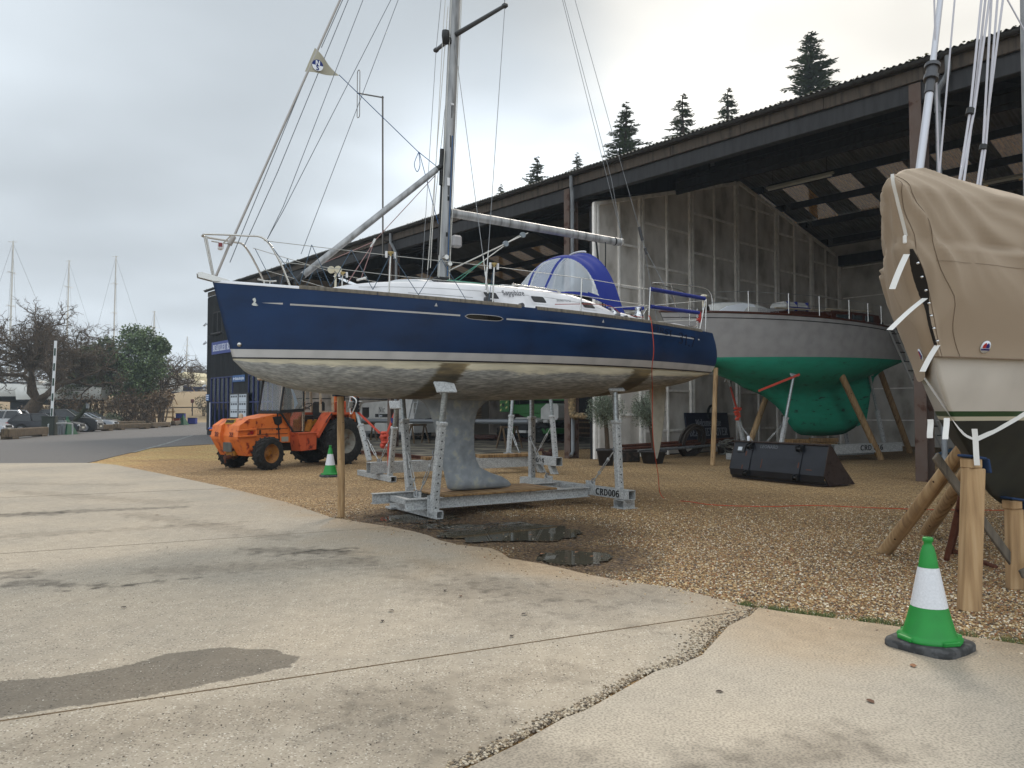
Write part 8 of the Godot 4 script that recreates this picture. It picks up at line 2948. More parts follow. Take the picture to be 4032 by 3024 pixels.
# ---------------------------------------------------------------- green-bottomed yacht in the shed
func green_yacht():
	var o := Vector3(4.6, 0, -23.0)
	var ry := atan2(0.454, 0.891)
	var t := thing("green_yacht", "classic yacht with grey topsides and bright green bottom propped inside the shed", "yacht", o, ry)
	t.rotation.z = 0.018
	var l := 10.35
	var B := 1.5
	var wl := 3.24
	var hb := func(u: float) -> float: return B * (1.0 - pow(1.0 - minf(u / 0.55, 1.0), 2.0)) if u < 0.55 else B * (1.0 - 0.62 * pow((u - 0.55) / 0.45, 2.2))
	var sy := func(s: float) -> float: return 4.60 - 0.02 * s - 0.0015 * s * s + 0.002 * pow(maxf(0.0, s - 8.0), 2.0)
	# profile below the waterline: forefoot, keel, heel and counter
	var prof := [[0.55, 3.24], [1.2, 3.10], [2.1, 2.84], [2.58, 2.58], [3.15, 2.31], [3.91, 2.07], [4.51, 1.72], [4.87, 1.40], [5.24, 0.92], [5.6, 0.74], [6.65, 0.68], [7.65, 0.71], [8.28, 0.95], [8.64, 1.42], [8.86, 2.0], [8.96, 2.5], [9.1, 2.66], [9.46, 2.82], [9.83, 2.97], [10.15, 3.12], [10.4, 3.24]]
	var topm := mt("yacht_grey", Color(0.63, 0.62, 0.615), 0.4, 0, "soft", 0.4)
	var rows_l := []
	var rows_r := []
	var green_l := []
	var green_r := []
	var st := S()
	var st2 := S()
	for side in [1.0, -1.0]:
		var rows := []
		var low := []
		for i in 61:
			var u := i / 60.0
			var s := u * l
			var r := []
			for j in 9:
				var k := j / 8.0
				var x := lerpf(lerpf(0.55, l - 0.0, u), lerpf(-0.12, l - 0.3, u), k)
				var bw: float = hb.call(u) * lerpf(0.80 + 0.12 * sin(PI * u), 1.0, pow(k, 0.7))
				r.append(Vector3(x, lerpf(wl, sy.call(s), k), side * (bw + 0.015)))
			rows.append(r)
			var x0 := lerpf(0.55, l, u)
			var bot: float = tab(prof, x0)
			var bw0: float = hb.call(u) * (0.80 + 0.12 * sin(PI * u)) + 0.015
			var canoe := maxf(bot, wl - 0.95 * sin(PI * clampf(u, 0.0, 1.0)) - 0.05)
			var q := []
			for j in 15:
				var k := j / 14.0
				# wine-glass section: bilge, tuck, then the deep keel
				var yy := lerpf(wl, bot, pow(k, 1.15))
				var f := (wl - yy) / maxf(wl - canoe, 0.02)
				var z := bw0 * sqrt(maxf(0.0, 1.0 - minf(f, 1.0) * minf(f, 1.0) * 0.96))
				var keel_w := 0.20 if yy > 1.2 else 0.20 + 0.05 * sin((1.2 - yy) * 4.0)
				z = maxf(z, minf(keel_w, bw0)) * (1.0 if j < 14 else 0.0)
				if j == 13: z *= 0.55
				q.append(Vector3(x0, yy, side * z))
			low.append(q)
		skin(st, rows, 1, false, side < 0)
		skin(st2, low, 1, false, side > 0)
		if side > 0: rows_l = rows
		else: rows_r = rows
	var e1: Array = rows_l[-1]
	var e2: Array = rows_r[-1]
	for j in 8: quad(st, e1[j], e2[j], e2[j + 1], e1[j + 1])
	put("topsides", st, topm, t)
	put("bottom", st2, mt("green_antifoul", Color(0.05, 0.53, 0.42), 0.7, 0, "greenhull", 0.45), t)
	st = S()
	var dk := []
	for i in 61:
		var a: Vector3 = rows_l[i][8]
		dk.append([a, a * Vector3(1, 1, 0.5) + Vector3(0, 0.05, 0), a * Vector3(1, 1, 0) + Vector3(0, 0.07, 0), a * Vector3(1, 1, -0.5) + Vector3(0, 0.05, 0), a * Vector3(1, 1, -1)])
	skin(st, dk)
	put("deck", st, mt("deck_cream", Color(0.56, 0.54, 0.5), 0.7), t)
	for side in [1.0, -1.0]:
		st = S()
		var pts := []
		for i in 61: pts.append(rows_l[i][8] * Vector3(1, 1, side) + Vector3(0, 0.02, 0))
		tube(st, pts, 0.035, 6)
		put("rubbing_rail", st, mt("varnish", Color(0.26, 0.11, 0.05), 0.35), t)
		st = S()
		var rr := []
		for i in 61:
			var a: Vector3 = rows_l[i][7]
			var b: Vector3 = rows_l[i][6]
			rr.append([Vector3(a.x, lerpf(a.y, b.y, 0.0), side * (a.z + 0.006)), Vector3(a.x, a.y + 0.03, side * (a.z + 0.006))])
		skin(st, rr)
		put("cove_line", st, mt("black_print"), t)
		st = S()
		for s in [0.25, 0.384, 0.50, 0.64, 0.742, 0.83]:
			var a: Vector3 = rows_l[int(s * 60)][8] * Vector3(1, 1, 0.96 * side)
			tube(st, [a, a + Vector3(0, 0.68, 0)], 0.017, 6)
		put("stanchion", st, mt("stainless"), t)
		st = S()
		var w1 := [Vector3(1.3, 5.2, 0.5 * side)]
		for s in [0.25, 0.384, 0.50, 0.64, 0.742, 0.83]: w1.append(rows_l[int(s * 60)][8] * Vector3(1, 1, 0.96 * side) + Vector3(0, 0.67, 0))
		wire(st, w1, 0.006)
		wire(st, w1.map(func(p): return p - Vector3(0, 0.32, 0)), 0.006)
		put("guard_wire", st, mt("rig_wire"), t)
	st = S()
	tube(st, path([Vector3(1.45, 4.62, 0.55), Vector3(1.35, 5.25, 0.5), Vector3(0.6, 5.40, 0.3), Vector3(-0.25, 5.46, 0.08), Vector3(-0.3, 5.46, 0), Vector3(-0.25, 5.46, -0.08), Vector3(0.6, 5.40, -0.3), Vector3(1.35, 5.25, -0.5), Vector3(1.45, 4.62, -0.55)], 5), 0.018, 8)
	for z in [0.22, -0.22]: tube(st, [Vector3(0.35, 4.62, z), Vector3(0.15, 5.42, z)], 0.016, 6)
	put("pulpit", st, mt("stainless"), t)
	st = S()
	extr(st, poly([3.8, 4.55, 3.9, 4.72, 5.2, 4.78, 6.3, 4.76, 6.4, 4.55]), Transform3D.IDENTITY, -0.6, 0.6)
	extr(st, poly([6.4, 4.4, 6.5, 4.85, 7.9, 4.82, 8.8, 4.76, 9.0, 4.3]), Transform3D.IDENTITY, -0.62, 0.62)
	put("coachroof", st, mt("varnish"), t)
	st = S()
	for z in [0.625, -0.625]:
		for q in [[6.7, 7.3], [7.45, 7.95], [8.1, 8.5]]: box(st, Vector3((q[0] + q[1]) * 0.5, 4.62, z), Vector3(q[1] - q[0], 0.22, 0.02), Basis.IDENTITY, 0.005)
	put("cabin_window", st, mt("car_screen"), t)
	st = S()
	box(st, Vector3(5.3, 4.84, 0.55), Vector3(2.6, 0.05, 0.06), Basis.IDENTITY, 0.01)
	box(st, Vector3(7.6, 4.92, 0.4), Vector3(2.2, 0.06, 0.05), Basis.IDENTITY, 0.01)
	put("grab_rail", st, mt("pale_wood", Color(0.6, 0.55, 0.47), 0.6), t)
	st = S()
	extr(st, poly([8.84, 2.45, 8.62, 1.35, 8.3, 0.95, 8.75, 1.1, 8.98, 1.9, 9.05, 2.5]), Transform3D.IDENTITY, -0.03, 0.03)
	put("rudder", st, mats["green_antifoul"], t)
	# things on her deck
	var place := func(p: Vector3) -> Vector3: return t.transform * p
	var d := thing("dinghy", "upturned white dinghy with a faded name on the grey yacht's foredeck", "dinghy", place.call(Vector3(2.95, 4.62, 0)), ry)
	st = S()
	var rows2 := []
	for i in 17:
		var u := i / 16.0
		var s := lerpf(-1.25, 1.25, u)
		var w := 0.6 * pow(sin(PI * clampf(u * 0.86 + 0.02, 0, 1)), 0.55)
		var h := 0.40 * pow(sin(PI * clampf(u * 0.8 + 0.12, 0, 1)), 0.5)
		var r := []
		for k in 11:
			var a := PI * k / 10.0
			r.append(Vector3(s, pow(sin(a), 0.6) * h, cos(a) * w))
		rows2.append(r)
	skin(st, rows2)
	put("hull", st, mt("white_grp"), d)
	st = S()
	extr(st, poly([-1.25, 0.0, -0.9, 0.18, -0.3, 0.3, 0.15, 0.28, 0.3, 0.12, 0.3, 0.0]), Transform3D.IDENTITY, 0.5, 0.56)
	put("bow_cover", st, mt("sign_white"), d)
	lettering("name_letters", "Esmeralda", 0.13, mt("faint_grey"), d, Transform3D(Basis(Vector3(0, 0, 1), PI), Vector3(0.72, 0.12, 0.60)), "Droid Serif")
	d = thing("life_raft", "white life raft canister with blue straps on the grey yacht's cabin top", "life raft", place.call(Vector3(5.2, 4.80, 0.0)), ry)
	st = S()
	box(st, Vector3(0, 0.16, 0), Vector3(1.2, 0.3, 0.7), Basis.IDENTITY, 0.12)
	put("canister", st, mt("white_grp"), d)
	st = S()
	for s in [-0.35, 0.0, 0.5]: box(st, Vector3(s, 0.16, 0), Vector3(0.05, 0.32, 0.72), Basis.IDENTITY, 0.12)
	box(st, Vector3(0.1, 0.12, 0.352), Vector3(1.0, 0.04, 0.01))
	put("blue_strap", st, mt("bin_blue"), d)
	d = thing("deck_winch", "chrome winch on the grey yacht's side deck near the ladder", "winch", place.call(Vector3(8.35, 4.22, 1.05)), ry)
	st = S()
	lathe(st, [Vector2(0.1, 0), Vector2(0.1, 0.06), Vector2(0.06, 0.12), Vector2(0.07, 0.24), Vector2(0, 0.25)], 14, Transform3D.IDENTITY)
	put("drum", st, mt("chrome"), d)
	# the ladder at her quarter
	d = thing("ladder", "bright tall ladder leaning on the grey yacht's quarter", "ladder", place.call(Vector3(10.0, 0.0, 1.35)) * Vector3(1, 0, 1), ry)
	for q in [-0.16, 0.16]:
		st = S()
		bar(st, Vector3(0.55 + q, 0.0, 0.5), Vector3(-1.35 + q, 4.5, -0.25), 0.03, 0.055)
		put("rail", st, mt("bright_alloy", Color(0.75, 0.75, 0.74), 0.3, 0.7), d)
	for k in 14:
		st = S()
		var f := (k + 0.6) / 14.4
		var c := Vector3(0.55, 0.0, 0.5).lerp(Vector3(-1.35, 4.5, -0.25), f)
		tube(st, [c - Vector3(0.16, 0, 0), c + Vector3(0.16, 0, 0)], 0.018, 6)
		put("rung", st, mt("tractor_black"), d)
	# cradle, posts and poles
	var cr := thing("boat_cradle", "galvanised cradle under the green-bottomed yacht, stencilled CRD on its end", "boat cradle", o, ry, "galvanised boat cradles")
	st = S()
	hollow(st, Vector3(6.0, 0.40, 0.9), Vector3(9.3, 0.42, 0.9), 0.2, 0.3)
	put("rear_cross_beam", st, mt("galvanised"), cr)
	st = S()
	for z in [0.3, -0.4]: ibeam(st, Vector3(3.0, 0.3, z), Vector3(9.0, 0.3, z), 0.16, 0.3)
	put("long_beam", st, mt("galvanised"), cr)
	st = S()
	hollow(st, Vector3(3.5, 0.12, 1.4), Vector3(3.7, 0.12, -1.4), 0.16, 0.2)
	put("front_cross_beam", st, mt("galvanised"), cr)
	lettering("stencil", "CRD 016", 0.17, mt("black_print"), cr, Transform3D(Basis.IDENTITY, Vector3(7.75, 0.42, 1.004)), "Droid Sans", true, 1.1)
	cradle_post(cr, Vector3(3.48, 0.2, 1.05), Vector3(4.2, 2.80, 1.02), 0.47, Vector3(0, 0.5, 0.85).normalized())
	cradle_post(cr, Vector3(3.76, 0.2, -0.6), Vector3(3.05, 2.66, -0.6), 0.5, Vector3(0, 0.5, -0.85).normalized())
	cradle_post(cr, Vector3(9.35, 0.3, 0.3), Vector3(8.5, 2.95, 0.35), 0.5, Vector3(0, 0.5, 0.85).normalized())
	cradle_post(cr, Vector3(9.3, 0.3, -1.2), Vector3(8.4, 2.9, -1.0), 0.5, Vector3(0, 0.5, -0.85).normalized())
	turnbuckle(cr, Vector3(3.62, 1.2, 1.05), Vector3(3.3, 0.3, 0.3))
	turnbuckle(cr, Vector3(3.45, 1.25, -0.6), Vector3(3.6, 0.3, 0.2))
	for q in [[4.95, 0.52, "pale timber block stack at the front of the green yacht's keel"], [6.6, 0.5, "dark timber packing under the middle of the green yacht's keel"]]:
		d = thing("keel_blocks", q[2], "timber", place.call(Vector3(q[0], 0.0, 0.0)) * Vector3(1, 0, 1), ry)
		for k in 2:
			st = S()
			box(st, Vector3(0.05 * k, 0.52 + 0.14 * k, 0.25 if q[0] < 5.5 else 0.0), Vector3(0.75, 0.13, 0.6), Basis.IDENTITY, 0.01)
			put("block", st, mt("oak_pack"), d)
	wood_prop("upright pale pole under the grey yacht's bow by the navy board", place.call(Vector3(1.3, 0, 0.55)) * Vector3(1, 0, 1), place.call(Vector3(1.72, 2.92, 0.32)), 0.075)
	wood_prop("brown pole leaning on the green bilge beside the stencilled cradle end", place.call(Vector3(8.27, 0, 0.95)) * Vector3(1, 0, 1), place.call(Vector3(6.3, 2.75, 1.05)), 0.11)
	wood_prop("dark pole on the green yacht's far side, left of the keel", place.call(Vector3(4.3, 0, -1.3)) * Vector3(1, 0, 1), place.call(Vector3(5.1, 2.1, -0.95)), 0.10)
	wood_prop("dark pole under the green yacht's counter, far side by the ladder", place.call(Vector3(12.9, 0, -1.3)) * Vector3(1, 0, 1), place.call(Vector3(10.2, 3.0, -0.5)), 0.11)
	d = thing("lifting_strap", "faded red strap stretched across the green bottom to the post", "strap", o, ry)
	st = S()
	bar(st, Vector3(4.3, 2.78, 1.16), Vector3(3.1, 2.26, 0.62), 0.006, 0.07)
	put("webbing", st, mt("red_webbing"), d)
	d = thing("lifting_strap", "knotted red strap on the green yacht's left-hand post", "strap", o, ry)
	st = S()
	bar(st, Vector3(3.0, 2.42, -0.5), Vector3(3.3, 1.75, -0.55), 0.006, 0.09)
	for i in 6: box(st, Vector3(3.28 + 0.03 * sin(i * 2.1), 1.72 - 0.07 * i, -0.48), Vector3(0.3 - 0.03 * i, 0.08, 0.12), Basis(Vector3(0.2, 0.3, 1).normalized(), 0.5 * sin(i * 1.9)), 0.03)
	put("webbing", st, mt("red_webbing"), d)
	# blue folding trestle and stored bits at the quarter
	d = thing("trailer_frame", "light blue steel frame lying behind the rusty column foot", "frame", place.call(Vector3(9.9, 0.0, 1.9)) * Vector3(1, 0, 1), ry)
	st = S()
	var pf := [[Vector3(-0.9, 0.12, 0.2), Vector3(2.6, 0.55, -0.3)], [Vector3(-0.4, 0.12, 0.25), Vector3(1.8, 0.1, 1.0)], [Vector3(0.4, 0.3, -0.1), Vector3(2.6, 0.12, 0.9)], [Vector3(2.6, 0.55, -0.3), Vector3(2.6, 0.12, 0.9)]]
	for q in pf: bar(st, q[0], q[1], 0.08, 0.08, 0.008)
	put("tubes", st, mt("pale_blue_paint", Color(0.30, 0.42, 0.52), 0.6), d)
	d = thing("storage_rack", "dark rack of gear against the whitewashed back wall behind the ladder", "rack", shed.transform * Vector3(9.6, 0, -17.6), shed.rotation.y)
	for k in 3:
		st = S()
		box(st, Vector3(0, 1.9 + 1.3 * k, 0.3), Vector3(5.0, 0.1, 0.9))
		put("shelf", st, mt("crate_dark"), d)
	for k in 4:
		st = S()
		box(st, Vector3(-2.4 + 1.6 * k, 2.3, 0.3), Vector3(0.12, 4.6, 0.12))
		put("upright", st, mt("crate_dark"), d)
	for k in 7:
		st = S()
		box(st, Vector3(-2.0 + 0.7 * k, 2.15 + 1.3 * (k % 3) + 0.1, 0.35), Vector3(0.55, rng.randf_range(0.3, 0.6), 0.6), Basis.IDENTITY, 0.05)
		put("stored_box", st, mt("crate_brown") if k % 2 else mt("dark_fitting"), d)

# ---------------------------------------------------------------- white yacht under its tan cover, bow towards the photographer
func cy_stem(y: float) -> float:
	return tab([[0.55, 3.2], [0.62, 2.4], [0.75, 1.6], [0.87, 1.2], [1.03, 0.9], [1.25, 0.64], [1.47, 0.27], [1.61, 0.08], [1.88, -0.17], [2.15, -0.33], [2.5, -0.6], [2.94, -0.9]], y)

func cy_hull(s: float, y: float) -> float:
	# half breadth of the hull at length s and height y
	var q := clampf((s - cy_stem(y)) / 4.6, 0.0, 1.0)
	var full := lerpf(1.02, 1.18, smoothstep(1.2, 2.9, y)) if y > 1.2 else 1.02 * sqrt(clampf((y - 0.3) / 0.9, 0.0, 1.0))
	return full * (1.0 - pow(1.0 - q, lerpf(1.9, 2.1, smoothstep(1.0, 2.8, y)))) + 0.012

func covered_yacht():
	var o := Vector3(3.565, 0, -6.3)
	var ry := atan2(0.695, 0.719)
	var t := thing("white_yacht", "white yacht hull with green boot stripe propped up under the tan cover", "yacht", o, ry)
	var L := 8.0
	var bands := [["topsides", 1.645, 2.9, mt("yacht_white", Color(0.78, 0.755, 0.72), 0.3, 0, "soft", 0.4), 14], ["green_stripe", 1.60, 1.645, mt("stripe_green", Color(0.03, 0.22, 0.10), 0.4), 1], ["white_stripe", 1.565, 1.60, mt("stripe_cream", Color(0.72, 0.70, 0.62), 0.5), 1], ["bottom", 0.56, 1.565, mt("dark_antifoul", Color(0.15, 0.16, 0.12), 0.75, 0, "darkhull", 0.7), 16]]
	for b in bands:
		var st := S()
		for side in [1.0, -1.0]:
			var rows := []
			for j in b[4] + 1:
				var y: float = lerpf(b[1], b[2], j / float(b[4]))
				var s0 := cy_stem(y)
				var r := []
				for i in 41:
					var u := pow(i / 40.0, 1.6)
					var s := lerpf(s0, L, u)
					var z := cy_hull(s, y) * (1.0 - 0.25 * smoothstep(5.5, 8.0, s))
					r.append(Vector3(s - 0.012 * (1.0 if i == 0 else 0.0), y, side * (0.0 if i == 0 else z)))
				rows.append(r)
			skin(st, rows, 1, false, side > 0)
		put(b[0], st, b[3], t)
	var st := S()
	var dk := []
	for i in 21:
		var s := lerpf(-0.86, L, i / 20.0)
		var z := cy_hull(s, 2.9) * (1.0 - 0.25 * smoothstep(5.5, 8.0, s))
		dk.append([Vector3(s, 2.895, z), Vector3(s, 2.93, 0), Vector3(s, 2.895, -z)])
	skin(st, dk)
	box(st, Vector3(L, 2.0, 0), Vector3(0.05, 1.8, 1.9), Basis.IDENTITY, 0.01)
	put("deck", st, mt("white_grp"), t)
	st = S()
	tube(st, [Vector3(2.95, 2.9, 0), Vector3(3.05, 12.0, 0)], 0.075, 12, 0.06)
	put("mast", st, mt("mast_alloy"), t)
	var alloy := mt("foil_bright", Color(0.70, 0.70, 0.72), 0.35, 0.3)
	st = S()
	tube(st, [Vector3(-0.56, 3.5, 0), Vector3(-0.25, 4.30, 0)], 0.03, 10)
	tube(st, [Vector3(-0.22, 4.40, 0), Vector3(0.02, 5.08, 0), Vector3(2.55, 11.6, 0)], 0.024, 10)
	put("forestay_foil", st, alloy, t)
	st = S()
	for q in [[0.06, 4.43, 4.46], [0.045, 4.36, 4.43], [0.056, 4.32, 4.36], [0.035, 4.2, 4.32]]:
		var d := Vector3(0.37, 1, 0).normalized()
		tube(st, [Vector3(-0.21 + (q[1] - 4.43) * 0.37, q[1], 0), Vector3(-0.21 + (q[2] - 4.43) * 0.37, q[2], 0)], q[0], 16)
	put("furling_drum", st, mt("block_grey"), t)
	st = S()
	var wires := [[Vector3(-0.17, 3.55, 0.02), Vector3(-0.13, 5.02, 0), Vector3(0.1, 12, 0)], [Vector3(-0.16, 3.55, 0.02), Vector3(0.41, 5.23, 0), Vector3(2.7, 11.9, 0)], [Vector3(0.42, 3.6, 0.0), Vector3(0.79, 4.35, 0), Vector3(1.22, 5.53, 0), Vector3(2.9, 10.1, 0)], [Vector3(0.44, 3.6, 0.03), Vector3(0.81, 4.35, 0.02), Vector3(1.35, 5.58, 0), Vector3(2.95, 9.3, 0)], [Vector3(0.44, 3.62, 0.0), Vector3(0.80, 4.34, 0.03), Vector3(1.29, 5.55, 0.05), Vector3(2.9, 9.7, 0.1)], [Vector3(0.94, 3.66, 0.0), Vector3(1.17, 4.11, 0), Vector3(1.56, 5.66, 0), Vector3(2.6, 9.8, 0)], [Vector3(0.95, 3.66, 0.02), Vector3(1.18, 4.12, 0.02), Vector3(1.78, 5.75, 0), Vector3(2.9, 8.9, 0)], [Vector3(0.96, 3.66, 0.0), Vector3(1.19, 4.12, 0.0), Vector3(1.98, 5.82, 0), Vector3(2.9, 8.0, 0)], [Vector3(2.16, 5.89, 0), Vector3(2.3, 4.3, 0.6)], [Vector3(2.16, 5.89, 0), Vector3(2.0, 9.0, -0.4)]]
	for k in wires.size(): tube(st, wires[k], 0.0075 if k in [0, 1, 8, 9] else 0.011, 6)
	put("halyards", st, mt("rope_pale", Color(0.70, 0.69, 0.71), 0.7), t)
	st = S()
	tube(st, [Vector3(0.77, 4.31, 0.0), Vector3(0.80, 4.37, 0.0)], 0.035, 8)
	tube(st, [Vector3(1.16, 4.08, 0.0), Vector3(1.18, 4.13, 0.0)], 0.035, 8)
	put("lashing", st, mt("black_print"), t)
	yacht_cover(o, ry)
	# props
	var W := func(s: float, y: float, z: float) -> Vector3: return t.transform * Vector3(s, y, z)
	var pw := mt("square_timber", Color(0.84, 0.80, 0.75), 0.85, 0, "wood", 0.55, "wood", 0.2)
	var padm := mt("pad_blue2", Color(0.10, 0.20, 0.34), 0.9, 0, "cloth", 1.0)
	for q in [["thick square post with a blue pad under the white yacht's forefoot", 0.21, 0.07, 0.33, 0.09, 1.17, 0.15], ["square post with a blue pad at the photo's right edge under the dark hull", 1.39, 0.13, 1.40, 0.13, 0.74, 0.13]]:
		var a: Vector3 = W.call(q[1], 0, q[2])
		var b: Vector3 = W.call(q[3], q[5], q[4])
		var p := thing("timber_post", q[0], "post", a, 0.25)
		st = S()
		var bs := Basis(Vector3.UP, -0.25) * basis_to(b - a, Vector3(0, 0, 1))
		box(st, Basis(Vector3.UP, -0.25) * ((b - a) * 0.5), Vector3(a.distance_to(b), q[6] * 0.75, q[6]), bs, 0.008)
		put("post", st, pw, p)
		st = S()
		var c := Basis(Vector3.UP, -0.25) * (b - a)
		box(st, c + Vector3(-0.02, 0.04, 0), Vector3(0.12, 0.08, 0.12), Basis.IDENTITY, 0.008)
		put("wedge", st, pw, p)
		st = S()
		box(st, c + Vector3(-0.01, 0.092, 0.0), Vector3(0.17, 0.022, 0.15), Basis(Vector3.BACK, -0.15), 0.008)
		box(st, c + Vector3(0.08, 0.02, 0.02), Vector3(0.02, 0.12, 0.15), Basis(Vector3.BACK, 0.2), 0.006)
		put("pad", st, padm, p)
	wood_prop("thick leaning pole nearest the cone, under the white yacht's port bow", W.call(2.44, 0, -1.42), W.call(1.35, 1.38, -0.2), 0.075, "leaning poles under the white yacht")
	wood_prop("second leaning pole behind, under the white yacht's port side", W.call(4.2, 0, -1.54), W.call(2.1, 1.25, -0.3), 0.078, "leaning poles under the white yacht")
	var p2 := thing("brace_plank", "thin grey plank bracing the square posts diagonally", "plank", Vector3(3.76, 1.25, -6.85), 0.0)
	st = S()
	bar(st, Vector3.ZERO, Vector3(0.92, -1.06, -0.33), 0.03, 0.085, 0.006)
	put("plank", st, mt("grey_plank", Color(0.44, 0.40, 0.35), 0.9, 0, "streak", 1.0), p2)
	p2 = thing("brace_plank", "short plank at the foot of the right-hand square post", "plank", Vector3(4.62, 0.3, -7.0), 0.0)
	st = S()
	bar(st, Vector3(-0.06, -0.12, 0.05), Vector3(0.5, 0.14, 0.05), 0.03, 0.08, 0.006)
	put("plank", st, mats["grey_plank"], p2)
	p2 = thing("stand_leg", "rusty steel stand leg behind the leaning poles", "boat stand", W.call(2.4, 0, -0.75), ry)
	st = S()
	tube(st, [Vector3(0, 0, 0), Vector3(-0.3, 1.0, 0.3)], 0.03, 8)
	tube(st, [Vector3(0.5, 0, -0.1), Vector3(-0.2, 0.75, 0.25)], 0.025, 8)
	tube(st, [Vector3(-0.1, 0.02, 0.5), Vector3(0.55, 0.05, -0.15)], 0.025, 8)
	put("leg", st, mt("rust_pipe"), p2)
	var H := func(s: float, y: float, side: float, out := 0.008) -> Vector3: return Vector3(s, y, side * (cy_hull(s, y) + out))
	var sw := mt("white_webbing", Color(0.82, 0.81, 0.79), 0.8)
	p2 = thing("cover_strap", "long white tie strap looped under the white yacht's bow", "strap", o, ry)
	st = S()
	var near := []
	for i in 15:
		var f := i / 14.0
		near.append(H.call(lerpf(1.6, 0.62, f), lerpf(2.07, 1.47, f), 1.0))
	near.append(Vector3(0.46, 1.40, 0.07))
	var rows := []
	for p in near: rows.append([p + Vector3(-0.006, -0.022, 0.004), p + Vector3(0.006, 0.022, 0.004)])
	skin(st, rows)
	var far := [Vector3(0.46, 1.40, 0.07), Vector3(0.30, 1.455, 0.02), Vector3(0.08, 1.625, -0.02), Vector3(0.0, 1.75, -0.075), Vector3(0.04, 1.92, -0.19)]
	rows = []
	for p in path(far, 4): rows.append([p + Vector3(-0.02, -0.006, 0.01), p + Vector3(0.004, 0.012, 0.012)])
	skin(st, rows)
	put("webbing", st, sw, p2)
	st = S()
	for q in [[Vector3(0.20, 1.50, 0.14), Vector3(0.22, 1.20, 0.15)], [Vector3(-0.02, 1.59, 0.0), Vector3(-0.13, 1.42, 0.02)], [Vector3(-0.22, 1.58, -0.06), Vector3(-0.24, 1.43, -0.06)]]:
		rows = []
		for i in 7:
			var p: Vector3 = q[0].lerp(q[1], i / 6.0) + Vector3(0.006 * sin(i), 0, 0)
			rows.append([p + Vector3(-0.017, 0, -0.017), p + Vector3(0.017, 0, 0.017)])
		skin(st, rows)
	put("tail", st, sw, p2)

func spread(s: float, sf: float) -> float:
	return 0.30 * pow(clampf((s - sf) / maxf(-0.43 - sf, 0.12), 0.0, 1.0), 0.75) + 0.95 * (1.0 - exp(-maxf(0.0, s + 0.43) * 0.42))

